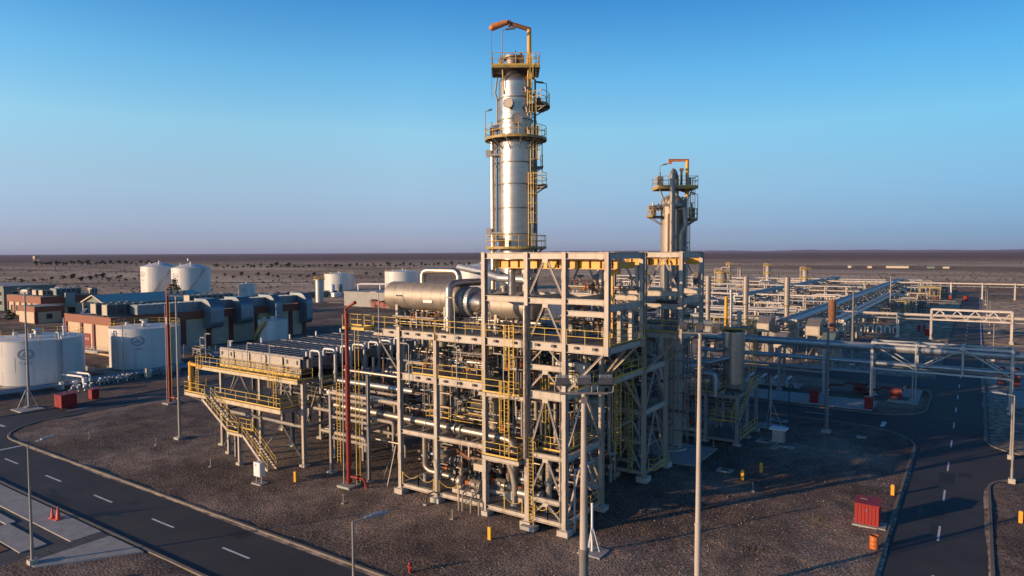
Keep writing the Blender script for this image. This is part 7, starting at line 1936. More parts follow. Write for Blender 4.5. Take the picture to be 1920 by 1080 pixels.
# red fire cabinets on the far yard
for k, (p, q, w_, h_) in enumerate(((8.5, 163.5, 1.35, 1.5), (13.2, 170.0, .55, 1.8), (14.4, 171.2, .6, 1.9), (15.6, 160.5, 1.2, 1.7), (9.0, 288, 1.2, 1.9), (11.5, 290, .8, 2.6), (16, 318, 1.4, 1.9), (22, 316, 1.8, 2.0), (-12.7, 130, 2.2, 1.4), (14.0, 60.2, 1.0, 1.7))):
    lab = ['red cabinet with a white stripe beyond the first pipe bridge', 'left one of two slim red cabinets on the far yard', 'right one of two slim red cabinets on the far yard', 'red cabinet at the left leg of the second pipe bridge', 'red cabinet far off near the road', 'tall red cabinet far off near the road', 'tiny red cabinet at the farthest pipe bridge, the left one', 'tiny red cabinet at the farthest pipe bridge, the right one', 'red cabinet low down between two intake hoods', 'small red cabinet on the gravel by the kerb of the road junction'][k]
    t = thing('fire_cabinet', lab, 'fire cabinet', (p, q, 0))
    b = MB(); b.bx(p - w_ / 2, p + w_ / 2, q - .5, q + .5, .1, h_); b.obj('body', 'red_box_paint', t)
    b = MB(); b.bx(p - w_ / 2 - .05, p + w_ / 2 + .05, q - .55, q + .55, h_, h_ + .08); b.obj('lid', 'red_paint', t)
    b = MB(); b.bx(p - w_ / 2 + .1, p - .02, q - .54, q - .5, .25, h_ - .1); b.bx(p + .02, p + w_ / 2 - .1, q - .54, q - .5, .25, h_ - .1); b.obj('door', 'red_box_paint', t)
    if k == 0:
        b = MB(); b.bx(p - w_ / 2 - .02, p + w_ / 2 + .02, q - .57, q + .57, 1.5, 1.8); b.obj('stripe', 'white_paint', t)
t = thing('valve_group', 'white hooped pipes on the yard behind the first pipe bridge', 'pipework', (2, 158, 0))
for k in range(8):
    b = MB(); p = -6 + 2.0 * k; b.pipe([(p, 160, .2), (p, 160, 2.0), (p + 1.2, 160, 2.0), (p + 1.2, 160, .2)], .2, 8); b.obj('pipe', 'white_paint', t)
# dark equipment by the right kerb, under the bridge
t = thing('fire_pump', 'dark red twin equipment on a pad at the right end of the pipe bridge', 'pump', (30.5, 92, 0))
b = MB(); b.bx(28.6, 33.5, 89, 96, -.05, .15); b.obj('pad', 'concrete', t)
for k in (0, 1):
    b = MB(); b.cyl((0, 0, 0), .01, 0, .01, 4) if False else None; b.bx(29.2 + 1.9 * k, 30.2 + 1.9 * k, 90, 93, .15, 2.2); b.cyl((29.7 + 1.9 * k, 91, 0), .45, 2.2, 3.1, 12); b.obj('unit', 'brown_dark', t)
b = MB(); b.box((30.6, 91.5, 2.9), (3.4, .3, .4)); b.obj('header', 'galvanised', t)
b = MB(); b.bx(30.5, 44, 73, 86, -.05, .1); tag(b.obj('pavement', 'concrete'), kind='structure')
b = MB(); b.bar((34.5, 78, .1), (34.5, 78, 3.2), .2, .2); b.bar((34.5, 78, 2.6), (33.3, 78, .1), .1, .1); one(b, 'steel_post', 'steel_dark', 'dark braced post on the pale pad at the right edge', 'post', (34.5, 78, 0))

# labels that tell the far open structures and drums apart, by colour, load and the nearest landmark
MARK = [('the far right plant end', 6, 340), ('the farthest pipe bridge', 6, 295), ('the nearer right plant edge', 5, 235), ('the leftmost slim stack', -28, 125), ('the grey shed', -53, 190), ('the yellowish fat column', -73, 274), ('the dark slim far column', -46, 326), ('the slim yellow-platformed column', -78, 372), ('the long pipe rack', -16, 215), ("the long rack's far end", -16, 330), ('the small far column', -100, 250)]
def far_labels(prefix, what, cmap, part):
    rows_ = []
    for o in bpy.data.objects:
        if o.parent is None and o.name.split('.')[0] == prefix:
            ch = {c.name.split('.')[0]: c.data.materials[0].name for c in o.children if c.type == 'MESH'}
            col = cmap.get(ch.get(part), 'grey')
            ex = ' holding a box' if 'exchanger' in ch else ''
            mk = min(MARK, key=lambda q: (q[1] - o.location.x) ** 2 + (q[2] - o.location.y) ** 2)[0]
            rows_.append((col + ' ' + what + ex + ' by ' + mk, o))
    seen = {}
    for lb, o in rows_: seen.setdefault(lb, []).append(o)
    for lb, os_ in seen.items():
        os_.sort(key=lambda o: o.location.y)
        for i, o in enumerate(os_):
            o['label'] = lb if len(os_) == 1 else (('nearest ' if i == 0 else 'farthest ' if i == len(os_) - 1 else ORD[i] + ' nearest ') + lb)
far_labels('far_structure', 'open pipe frame', {'pale_pipe': 'pale', 'steel_mid': 'brownish', 'galvanised': 'grey', 'platform_paint': 'yellow'}, 'frame')
far_labels('far_drum', 'horizontal drum', {'white_paint': 'white', 'cladding_dull': 'silver', 'galvanised': 'grey'}, 'shell')
# ================================================================== MASTS, LAMPS AND SMALL THINGS
def floodmesh():
    b = MB(); b.box((0, 0, 0), (.46, .30, .18)); b.box((0, -.02, -.12), (.5, .34, .07)); return b.mesh('housing', 'dark_machine')
def finmesh():
    b = MB(); b.box((0, 0, 0), (.022, .32, .12)); return b.mesh('fin', 'galvanised')
FL, FIN = floodmesh(), finmesh()
def glassm():
    b = MB(); b.box((0, 0, -.16), (.42, .27, .012)); return b.mesh('lens', 'glass_dark')
LENS = glassm()
def flood(par, P, tilt, face):
    """one floodlight, as a part with its bracket; face: bearing it looks towards"""
    rot = (tilt, 0, face)
    h = inst('floodlight', FL, par, P, rot=rot); WL[h.name] = (0, 0, 0)
    for i in range(8):
        f_ = bpy.data.objects.new('fin', FIN); COL.objects.link(f_); f_.parent = h; f_.location = (-.205 + .0585 * i, 0, .145)
    l_ = bpy.data.objects.new('lens', LENS); COL.objects.link(l_); l_.parent = h
    b = MB()
    b.pipe([(-.28, 0, 0), (-.28, 0, -.42), (.28, 0, -.42), (.28, 0, 0)], .018, 6, .08)
    o = bpy.data.objects.new('bracket', b.mesh('bracket', 'steel_mid')); COL.objects.link(o); o.parent = h; o.rotation_euler = (-tilt, 0, 0)
def mast(label, p, q, h, face, n_=3, r=.16, tilt=.5, m='steel_paint', arm=1.0, foot='concrete', low=None):
    t = thing('floodlight_mast', label, 'floodlight mast', (p, q, 0))
    f = .66 if low else .28
    b = MB(); b.tube((p, q, .25), (p, q, h * f), r * 1.15, 14, r * 1.12); b.tube((p, q, h * f - .05), (p, q, h * f + .1), r * 1.3, 14); b.obj('lower_pole', low or m, t)
    b = MB(); b.tube((p, q, h * f), (p, q, h), r, 14, r * .62); b.obj('pole', m, t)
    b = MB(); b.box((p, q, .1), (1.0, 1.0, .35)); b.tube((p, q, .25), (p, q, .35), r * 2, 12); b.obj('foot', foot, t)
    e = Vector((cos(face), sin(face), 0))
    b = MB(); b.tube(Vector((p, q, h)) - e * arm, Vector((p, q, h)) + e * arm, .05, 8); b.box((p, q, h - .22), (.2, .2, .24), face); b.obj('crossbar', 'steel_dark', t)
    for i in range(n_):
        k = -arm * .9 + 1.8 * arm * i / (n_ - 1)
        flood(t, tuple(Vector((p, q, h + .45)) + e * k), tilt, face)
    return t
mast('nearest floodlight mast, its three finned lamps before the lit corner', 14.5, -23.9, 16.95, radians(34), 3, .15, -.35, arm=.85, low='steel_dark')
mast('tall sunlit mast with three small lamps, right of the beige frame', 11.8, -3.7, 16.9, radians(10), 3, .17, .45, arm=1.1)
mast('dark mast standing on the gravel left of the cooler stair', -51.8, -1.4, 17.0, radians(20), 3, .15, .4, 'steel_mid')
mast('mast with struts at its foot in front of the big left tank', -85.6, -4.4, 16.6, radians(20), 2, .16, .4, 'steel_mid')
mast('dark mast on the gravel before the road junction', 11.3, 44.0, 12.6, radians(60), 2, .2, .4, 'steel_dark', .6)
mast('thin dark mast beyond the big pipe, by the boxy intake hoods', 6.4, 100.0, 14.5, radians(60), 2, .24, .4, 'steel_dark', .6)
mast('thin mast between the two emblem tanks', -97.6, 14.6, 10.0, radians(40), 2, .1, .4, 'steel_mid', .5)
mast('thin mast far off on the plant yard', 3.0, 205.0, 14.0, radians(60), 2, .2, .4, 'steel_mid', .6)
t = thing('strut_frame', 'splayed struts on a pad at the foot of the leftmost mast', 'brace', (-84.6, -4.9, 0))
for dx, dy in ((-1.2, -.9), (1.2, -.9), (0, 1.3)):
    b = MB(); b.bar((-84.6 + dx, -4.9 + dy, .1), (-84.6 + dx * .15, -4.9 + dy * .15, 2.8), .1, .1); b.obj('strut', 'galvanised', t)
b = MB(); b.bx(-86.4, -82.9, -6.4, -3.4, -.05, .12); b.obj('pad', 'concrete', t)
def street_lamp(label, p, q, ang, h=8.6):
    t = thing('street_lamp', label, 'street lamp', (p, q, 0))
    d = Vector((cos(ang), sin(ang), 0))
    b = MB(); b.tube((p, q, .3), (p, q, h), .1, 10, .055); b.tube((p, q, .3), (p, q, 1.4), .12, 10); b.obj('pole', 'steel_mid', t)
    b = MB(); P = Vector((p, q, h)); b.tube(P, P + d * .7 + Vector((0, 0, .1)), .045, 8); b.obj('arm', 'steel_mid', t)
    b = MB(); b.bar(P + d * .6 + Vector((0, 0, .1)), P + d * 1.75 + Vector((0, 0, .2)), .3, .09); b.bar(P + d * .9 + Vector((0, 0, .19)), P + d * 1.5 + Vector((0, 0, .24)), .2, .06); b.obj('lamp_head', 'galvanised', t)
    b = MB(); b.box((p, q, .15), (.55, .55, .5)); b.obj('foot', 'concrete_paint', t)
    return t
street_lamp('street lamp rising from the pavement at the left', -28.8, -25.4, radians(100))
street_lamp('street lamp with its grey head up, at the bottom beside the centre', .56, -22.2, radians(60))
street_lamp('sunlit street lamp at the right edge with its arm to the left', 29.2, 34.0, radians(185), 8.3)
street_lamp('street lamp behind the sunlit one at the right edge', 29.4, 43.2, radians(185), 8.3)
for k, (p, q) in enumerate(((29.0, 120), (29.0, 175), (29.0, 235), (29.0, 290))):
    street_lamp(['far street lamp between the pipe bridges', 'far street lamp just past the second pipe bridge', 'far street lamp halfway to the farthest bridge', 'far street lamp before the farthest bridge'][k], p, q, radians(185))

def monitor(label, p, q, plat=True, lad=1):
    t = thing('fire_monitor', label, 'fire monitor', (p, q, 0))
    b = MB(); b.tube((p, q, .3), (p, q, 11.4), .23, 14); b.tube((p, q, 11.4), (p, q, 16.0), .18, 12)
    for z in (.5, 5.8, 11.4): b.tube((p, q, z), (p, q, z + .1), .34, 14)
    b.obj('standpipe', 'red_paint', t)
    b = MB(); b.tube((p, q, 16.0), (p, q, 16.4), .24, 10); b.pipe([(p, q, 16.4), (p - .25, q, 16.7), (p + .1, q, 16.95), (p + .8, q, 17.25)], .1, 8, .15); b.tube((p + .7, q, 17.2), (p + 1.2, q, 17.45), .12, 8, .17); b.obj('nozzle', 'red_paint', t)
    b = MB(); b.box((p, q, .08), (1.6, 1.6, .3)); b.obj('foot', 'concrete', t)
    b = MB(); ladder(b, (p + lad * .75, q + .5, .3), (p + lad * .75, q + .5, 14.9), (lad, .0, 0), w=.45); b.obj('ladder', 'yellow_paint', t)
    b = MB(); b.tube((p - .55, q - .15, .1), (p - .5, q - .1, 14.5), .05, 6); b.obj('brace_pipe', 'unit_beige', t)
    b = MB(); b.pipe([(p, q, 1.0), (p + 1.6, q + .4, .9), (p + 1.9, q + .5, 0)], .13, 8, .3); b.tube((p + .8, q + .2, .95), (p + 1.0, q + .25, .94), .25, 10); b.obj('feed_pipe', 'red_paint', t)
    if plat:
        b = MB(); b.bx(p - .9, p + 2.0, q + .25, q + 1.3, 14.85, 15.1); b.obj('platform', 'yellow_paint', t)
        b = MB(); railing(b, [(p - .9, q + .3, 15.1), (p - .9, q + 1.3, 15.1), (p + 2.0, q + 1.3, 15.1), (p + 2.0, q + .3, 15.1)], post=1.0); b.obj('railing', 'yellow_paint', t)
    return t
monitor('tall red fire monitor post before the pipe rack, left of the beige frame', -22.4, -1.7)
monitor('tall red fire monitor post at the road, right of the second emblem tank', -71.3, 8.3, False, -1)

def redbox(label, p, q, w_, d_, h_, rz=0.0):
    t = thing('fire_box', label, 'fire hose box', (p, q, 0))
    b = MB(); b.bx(p - w_ / 2, p + w_ / 2, q - d_ / 2, q + d_ / 2, .12, h_); b.obj('body', 'red_box_paint', t)
    n_ = max(3, int(w_ / .24))
    me = MB(); me.box((0, 0, 0), (w_ / n_ - .05, .05, h_ - .25)); me_ = me.mesh('panel', 'red_box_paint')
    for i in range(n_): inst('panel', me_, t, (p - w_ / 2 + w_ * (i + .5) / n_, q - d_ / 2 - .02, .06 + h_ / 2))
    b = MB(); b.add([(p - w_ / 2 - .08, q - d_ / 2 - .1, h_), (p + w_ / 2 + .08, q - d_ / 2 - .1, h_), (p + w_ / 2 + .08, q + d_ / 2 + .1, h_ + .16), (p - w_ / 2 - .08, q + d_ / 2 + .1, h_ + .16), (p - w_ / 2 - .08, q - d_ / 2 - .1, h_ + .05), (p + w_ / 2 + .08, q - d_ / 2 - .1, h_ + .05), (p + w_ / 2 + .08, q + d_ / 2 + .1, h_ + .21), (p - w_ / 2 - .08, q + d_ / 2 + .1, h_ + .21)], [(4, 5, 6, 7), (3, 2, 1, 0), (0, 1, 5, 4), (1, 2, 6, 5), (2, 3, 7, 6), (3, 0, 4, 7)]); b.obj('lid', 'red_paint', t)
    b = MB(); b.box((p - .3, q, h_ + .22), (.5, .08, .05)); b.box((p, q - d_ / 2 - .07, .75 * h_), (.1, .05, .16)); b.obj('handle', 'steel_dark', t)
    return t
redbox('bright red ribbed fire box on the gravel beside the right road', 19.2, 15.6, 1.75, 1.5, 1.75)
redbox('dark red fire box at the road before the big left tank', -81.8, -1.2, 2.2, 2.0, 1.9)
redbox('smaller red fire box beyond the dark one at the left road', -84.1, 3.6, 1.1, 1.0, 1.5)
redbox('red fire box on the concrete strip beyond the cross road', 6.9, 60.4, 1.1, 1.0, 1.8)
redbox('dark red box on the gravel corner by the kerb of the far junction', 18.6, 61.4, 1.1, .9, 1.5) if False else None
b = MB(); b.bx(20.0, 20.9 - .35, 14.6, 16.2, -.05, .12); b.bx(18.2, 20.0, 14.5, 16.6, -.05, .13); one(b, 'box_slab', 'concrete', 'pale slab the bright red fire box stands on', 'slab', (19.2, 15.6, 0))
t = thing('waste_drum', 'orange oil drum without a lid near the bright red fire box', 'oil drum', (20.2, 10.6, 0))
b = MB(); b.lathe([(.3, 0), (.3, .3), (.315, .32), (.3, .34), (.3, .62), (.315, .64), (.3, .66), (.3, .94), (.312, .96), (.29, .95), (.28, .15), (.01, .14)], (20.2, 10.6, .03), 22); b.obj('drum', 'barrel_orange', t)
def bollard(label, p, q, h=.95, m='orange_paint'):
    b = MB(); b.bx(p - .14, p + .14, q - .1, q + .1, -.05, h); b.bx(p - .12, p + .12, q - .08, q + .08, h, h + .03)
    return one(b, 'cable_marker', m, label, 'marker post', (p, q, 0))
for (p, q, lb) in ((-4.4, -3.9, 'orange marker post on the gravel before the front ladder'), (20.2, 23.9, 'orange marker post by the kerb of the right road'), (8.7, 24.0, 'shaded orange marker post nearer the rear frame, the taller one'), (7.8, 20.7, 'shaded orange marker post left of the taller one'), (29.4, 22.5, 'orange marker post at the right edge beyond the road'), (-27.8, -3.6, 'orange marker post at the foot of the cooler stair'), (14.9, -25.9, 'small orange marker post low at the bottom edge')):
    bollard(lb, p, q)
def stub(label, p, q, h=.75, m='steel_mid'):
    b = MB(); b.tube((p, q, -.05), (p, q, h), .05, 8); b.tube((p, q, h), (p, q, h + .08), .09, 8); b.box((p, q, .03), (.3, .3, .1))
    return one(b, 'marker_stub', m, label, 'post', (p, q, 0))
for (p, q, lb) in ((-38.9, -5.5, 'small pale stub post left of the cooler stair'), (-51.5, -4.4, 'small pale stub post before the dark mast'), (-60.8, -7.4, 'small pale stub post on the left part of the gravel'), (-19.5, -5.0, 'small pale stub post left of the frame on the gravel'), (-9.3, -2.4, 'pale stub post on a pad before the second ground bay'), (9.5, 18.0, 'dark stub post on the shaded gravel'), (1.9, 30.2, 'grey stub post before the shaded platform'), (2.4, -13.9, 'small pale stub at the bottom of the gravel')):
    stub(lb, p, q)
t = thing('hydrant', 'small red hydrant at the bottom edge beside the road kerb', 'hydrant', (-5.7, -11.4, 0))
b = MB(); b.tube((-5.7, -11.4, 0), (-5.7, -11.4, .6), .12, 10); b.ball((-5.7, -11.4, .62), .15, 10, 6); b.obj('body', 'red_box_paint', t)
b = MB(); b.tube((-5.9, -11.4, .4), (-5.5, -11.4, .4), .07, 8); b.obj('outlet', 'red_paint', t)
t = thing('control_cabinet', 'white electric cabinet on legs by the foot of the cooler stair', 'cabinet', (-30.2, -5.9, 0))
b = MB(); b.bx(-30.7, -29.7, -6.15, -5.6, .75, 2.1); b.obj('body', 'white_paint', t)
b = MB(); b.bx(-30.65, -29.75, -6.18, -6.152, .8, 2.05); b.obj('door', 'white_paint', t)
b = MB(); b.box((-30.3, -6.2, 1.85), (.14, .03, .12)); b.obj('lock', 'steel_dark', t)
for p in (-30.6, -29.8):
    b = MB(); b.bx(p - .04, p + .04, -5.95, -5.8, .05, .75); b.obj('leg', 'steel_mid', t)
b = MB(); b.bx(-30.9, -29.5, -6.3, -5.4, -.05, .1); b.obj('pad', 'concrete', t)
t = thing('transformer_box', 'pale box-shaped cabinet with a wide lid on the shaded gravel', 'cabinet', (7.8, 34.6, 0))
b = MB(); b.bx(7.3, 8.5, 34.2, 35.2, .5, 1.9); b.obj('body', 'galvanised', t)
b = MB(); b.bx(7.0, 8.8, 34.0, 35.4, 1.9, 2.05); b.obj('lid', 'white_paint', t)
b = MB(); b.bx(7.5, 7.9, 34.4, 34.9, 0, .5); b.obj('leg', 'steel_dark', t)
b = MB(); b.bx(7.3, 8.0, 33.0, 34.8, -.05, .1); b.bx(8.0, 9.6, 34.2, 35.0, -.05, .1); b.obj('pad', 'concrete', t)
def slab(label, p, q, w_, l_, lid=True):
    t = thing('manhole_slab', label, 'manhole', (p, q, 0))
    b = MB(); b.bx(p - w_ / 2, p + w_ / 2, q - l_ / 2, q + l_ / 2, -.1, .13); b.obj('slab', 'concrete', t)
    if lid:
        b = MB(); b.bx(p - w_ / 4, p + w_ / 4, q - l_ / 5, q + l_ / 5, .13, .16); b.obj('lid', 'concrete_dark', t)
slab('pale manhole slab with a dark lid on the shaded gravel', 5.6, 22.4, 1.5, 1.1)
slab('pale manhole slab beside the box-shaped cabinet', 6.2, 35.6, 1.8, 1.3)
slab('pale manhole slab near the cross road', 5.2, 46.5, 2.4, 1.5)
slab('pale slab at the kerb near the bottom of the gravel', 15.2, 43.6, 1.0, .8, False)
t = thing('lightning_mast', 'short white mast with three struts on a pad by the lit corner', 'mast', (3.2, -1.6, 0))
b = MB(); b.tube((3.2, -1.6, .1), (3.2, -1.6, 3.7), .085, 10); b.obj('pole', 'white_paint', t)
for a in (0.3, 2.4, 4.5):
    b = MB(); b.tube((3.2 + .55 * cos(a), -1.6 + .55 * sin(a), .1), (3.2, -1.6, 2.1), .035, 6); b.obj('strut', 'white_paint', t)
b = MB(); b.bx(2.4, 4.2, -2.4, -.7, -.1, .12); b.obj('pad', 'concrete', t)
t = thing('lightning_mast', 'short mast with struts on a pad beyond the shaded platform', 'mast', (5.0, 43.0, 0))
b = MB(); b.tube((5, 43, .1), (5, 43, 6.4), .08, 8); b.obj('pole', 'galvanised', t)
for a in (.3, 2.4, 4.5):
    b = MB(); b.tube((5 + 1.3 * cos(a), 43 + 1.3 * sin(a), .1), (5, 43, 3.4), .04, 6); b.obj('strut', 'galvanised', t)
b = MB(); b.bx(3.4, 6.6, 41.8, 44.2, -.1, .1); b.obj('pad', 'concrete', t)
for k, (p, q, h) in enumerate(((5.6, 39.3, 7.4), (6.4, 46.6, 4.8))):
    t = thing('lamp_pole', ['tall black gooseneck pole right of the shaded platform', 'shorter black gooseneck pole by the cross road'][k], 'lamp post', (p, q, 0))
    b = MB(); b.pipe([(p, q, 0), (p, q, h), (p + .4, q, h + .05), (p + .5, q, h - .25)], .07, 8, .15); b.obj('pole', 'dark_machine', t)
    b = MB(); b.cyl((p + .5, q, 0), .14, h - .4, h - .2, 10); b.obj('lamp_head', 'dark_machine', t)
def cone(label, p, q, s=1.0):
    t = thing('traffic_cone', label, 'traffic cone', (p, q, .12))
    b = MB(); b.lathe([(.17 * s, .16), (.05 * s, .16 + .85 * s), (.01, .17 + .85 * s)], (p, q, 0), 16); b.obj('cone', 'cone_orange', t)
    b = MB(); b.box((p, q, .14), (.5 * s, .5 * s, .05)); b.obj('base', 'cone_orange', t)
    return t
cone('traffic cone on the pavement kerb, the smaller left one of the pair', -36.9, -20.9, .95)
cone('traffic cone on the pavement kerb, the taller right one of the pair', -36.2, -20.75, 1.2)

# pavement at the lower left: slabs with recessed joints, dark bands and two planting pits
pav = MB(); 
def slabs(x0, x1, y0, y1, step=2.6):
    nx = max(1, round((x1 - x0) / step)); ny = max(1, round((y1 - y0) / step))
    for i in range(nx):
        for j in range(ny):
            xa, xb = x0 + (x1 - x0) * i / nx, x0 + (x1 - x0) * (i + 1) / nx
            ya, yb = y0 + (y1 - y0) * j / ny, y0 + (y1 - y0) * (j + 1) / ny
            b = MB(); b.bx(xa + .012, xb - .012, ya + .012, yb - .012, -.1, .118 + R_.uniform(-.004, .004)); b.obj('paving_slab', 'concrete', PAV)
PAV = tag(MB().box((-45.0, -24.6, -.02), (35.0, 9.2, .1)).obj('pavement', 'concrete_dark'), kind='structure'); WL[PAV.name] = (0, 0, 0)
R_ = random.Random(3)
slabs(-62, -31.7, -22.2, -19.95); slabs(-62, -43.2, -24.4, -22.9); slabs(-43.2, -38.6, -23.6, -22.9, 2); slabs(-38.6, -31.6, -25.2, -23.4); slabs(-62, -38.6, -29, -26.6)
slabs(-31.7, -30.6, -22.2, -19.95)
b = MB(); b.add([(-29.2, -20.0, .118), (-24.2, -20.0, .118), (-28.0, -25.6, .118), (-29.2, -25.6, .118), (-29.2, -20, -.1), (-24.2, -20, -.1), (-28, -25.6, -.1), (-29.2, -25.6, -.1)], [(3, 2, 1, 0), (0, 1, 5, 4), (1, 2, 6, 5), (2, 3, 7, 6), (3, 0, 4, 7)]); b.obj('paving_slab', 'concrete', PAV)
for y0 in (-21.2, -22.5, -23.8, -25.1):
    b = MB(); b.bx(-30.55, -29.25, y0, y0 + 1.2, -.1, .11); b.obj('dark_paver', 'concrete_dark', PAV)
for (x0, x1, y0, y1) in ((-43.0, -38.7, -26.4, -24.5), (-38.4, -33.0, -28.5, -25.4)):
    b = MB(); b.bx(x0, x1, y0, y1, .03, .09); b.obj('planting_soil', 'rust_brown', PAV)
t = thing('bent_pipe', 'small black bent pipe on the gravel at the bottom left edge', 'pipe', (-23.4, -25.2, 0))
b = MB(); b.pipe([(-23.6, -25.6, 0), (-23.6, -25.6, .6), (-22.9, -25.4, .7), (-22.8, -25.4, .45)], .06, 8, .12); b.obj('pipe', 'dark_machine', t)

# weeds on the gravel
def tuft(label, p, q, r, seed):
    R = random.Random(seed); b = MB()
    for i in range(70):
        a = R.uniform(0, 6.28); d = r * sqrt(R.random()); x, y = p + d * cos(a) * 1.3, q + d * sin(a) * .8
        h = R.uniform(.06, .2); e = R.uniform(0, 6.28)
        b.add([(x - .03, y, 0), (x + .03, y, 0), (x + h * .7 * cos(e), y + h * .7 * sin(e), h)], [(0, 1, 2)])
    return one(b, 'weed_patch', 'trunk', label, 'weeds', (p, q, 0))
tuft('dark patch of dry weeds left of the bright red fire box', 15.6, 14.2, .8, 1)
tuft('dark patch of dry weeds low on the gravel, right of the sunlit mast', 11.6, 5.2, .9, 2)
tuft('dark patch of dry weeds behind the low one', 13.4, 5.6, .9, 3)

# loose stones on the gravel
R_ = random.Random(21)
b = MB()
for i in range(16000):
    k = R_.random()
    if k < .8: x, y = R_.uniform(-60, 20.2), R_.uniform(-12.2, 30) 
    else: x, y = R_.uniform(-6, 20.2), R_.uniform(-12.2, 12)
    if -17.6 < x < .3 and -.3 < y < 6.6: continue
    s = .02 + .055 * R_.random() ** 3
    z = land_z(x, y)
    a = R_.uniform(0, 6.28)
    vs = [(x + s * cos(a + j * 2.09) * R_.uniform(.7, 1.2), y + s * sin(a + j * 2.09) * R_.uniform(.7, 1.2), z - .01) for j in range(3)] + [(x + R_.uniform(-.3, .3) * s, y + R_.uniform(-.3, .3) * s, z + s * R_.uniform(.6, 1.1))]
    b.add(vs, [(0, 1, 3), (1, 2, 3), (2, 0, 3)])
tag(b.obj('gravel_stones', 'stone'), 'loose gravel stones scattered over the yard', 'gravel', kind='stuff')

# scrub on the plain: too many tufts to count
R_ = random.Random(33); b = MB()
for i in range(5200):
    px = R_.uniform(-60, 1980); d = 300 * (9.0 ** R_.random())
    a = radians(90 + 34.3) - math.atan((px - 960) / 1280.0)
    x, y = 26 + d * cos(a), -45.3 + d * sin(a)
    if -340 < x < 40 and y < 400: continue
    if noise.noise((x * .006, y * .006, 4)) < -0.05: continue
    s_ = R_.uniform(.25, 1.1) * (1 + d / 1500)
    n_ = 5; vs = [(x + s_ * cos(6.28 * j / n_) * R_.uniform(.6, 1.2), y + s_ * sin(6.28 * j / n_) * R_.uniform(.6, 1.2), -.12) for j in range(n_)] + [(x, y, s_ * R_.uniform(.5, .9))]
    b.add(vs, [(j, (j + 1) % n_, n_) for j in range(n_)])
tag(b.obj('desert_scrub', 'scrub'), 'low dry scrub dotted over the desert plain', 'scrub', kind='stuff')
# repairs, oil stains and drifted sand on the asphalt
R_ = random.Random(17)
for k in range(16):
    along = R_.random() < .55
    if along: x, y = R_.uniform(-60, -12), R_.uniform(-18.6, -13.8)
    else: x, y = R_.uniform(21.6, 26.4), R_.uniform(-6, 80)
    w_, l_ = (R_.uniform(.8, 4.5), R_.uniform(.5, 1.3)) if along else (R_.uniform(.5, 1.3), R_.uniform(.8, 4.5))
    n_ = 14; b = MB()
    if k % 2: vs = [(x + w_ / 2 * cos(6.28 * j / n_) * R_.uniform(.7, 1.1), y + l_ / 2 * sin(6.28 * j / n_) * R_.uniform(.7, 1.1), -.0475) for j in range(n_)]
    else: vs = [(x - w_ / 2, y - l_ / 2, -.0475), (x + w_ / 2, y - l_ / 2, -.0475), (x + w_ / 2, y + l_ / 2, -.0475), (x - w_ / 2, y + l_ / 2, -.0475)]
    b.add(vs, [tuple(range(len(vs)))]); b.obj('road_patch', 'asphalt_patch' if k % 2 == 0 else 'asphalt_stain', road)
def drift(x0, y0, x1, y1, nx, ny):
    b = MB(); N = int(math.hypot(x1 - x0, y1 - y0) / .7); vs = []
    for i in range(N + 1):
        t = i / N; x, y = x0 + (x1 - x0) * t, y0 + (y1 - y0) * t
        w_ = .06 + .3 * max(0, noise.noise((x * .12, y * .12, 2)) + .3) + .05 * R_.random()
        vs += [(x, y, -.03), (x + nx * w_, y + ny * w_, -.0485)]
    b.add(vs, [(2 * i, 2 * i + 2, 2 * i + 3, 2 * i + 1) for i in range(N)], True)
    b.obj('sand_drift', 'sand_yard', road)
drift(-66, -12.84, 12, -12.84, 0, -1); drift(-70, -19.47, 14, -19.47, 0, 1); drift(20.84, -4, 20.84, 43, 1, 0); drift(27.26, -30, 27.26, 31, -1, 0); drift(27.26, 50, 27.26, 140, -1, 0); drift(-75.94, -4, -75.94, 42, -1, 0)
# ------------------------------------------------------------------ trees
def leaf_crown(R, rx, rz, cz, n, ls):
    b = MB()
    clumps = [(R.uniform(-.6, .6) * rx, R.uniform(-.6, .6) * rx, cz + R.uniform(-.6, .7) * rz, R.uniform(.35, .6)) for _ in range(7)]
    for i in range(n):
        c = R.choice(clumps)
        v = Vector((R.gauss(0, 1), R.gauss(0, 1), R.gauss(0, 1))).normalized() * (R.random() ** .4) * c[3] * rx
        P = Vector((c[0] + v.x, c[1] + v.y, c[2] + v.z * rz / rx))
        e = Vector((R.gauss(0, 1), R.gauss(0, 1), R.gauss(0, 1))).normalized(); f_ = e.orthogonal().normalized()
        s = ls * R.uniform(.6, 1.3)
        b.add([P - e * s, P + f_ * s * .6, P + e * s, P - f_ * s * .6], [(0, 1, 2, 3)])
    return b
def proto_tree(seed, h, label, grp, n=150, ls=.35, name='desert_tree', cat='tree'):
    R = random.Random(seed)
    t = thing(name, label, cat, (0, 0, 0), grp)
    b = MB(); b.tube((0, 0, 0), (.1 * h * .2, 0, h * .5), h * .04, 6, h * .022)
    for a in (0.5, 2.6, 4.6): b.tube((.02 * h, 0, h * .35), (h * .2 * cos(a), h * .2 * sin(a), h * .7), h * .02, 5, h * .008)
    b.obj('trunk', 'trunk', t)
    leaf_crown(R, h * .42, h * .34, h * .66, n, ls).obj('crown', 'leaf', t)
    return t
def bearing(px, d):
    a = radians(90 + 34.3) - math.atan((px - 960) / 1280.0)
    return 26 + d * cos(a), -45.3 + d * sin(a)
PR = [proto_tree(1, 4.2, 'dark desert tree in the nearer row beyond the left buildings', 'desert trees in the nearer row', 170, .4), proto_tree(2, 3.4, None, None, 150, .4), proto_tree(3, 5.0, None, None, 170, .45)]
used = [False] * 3
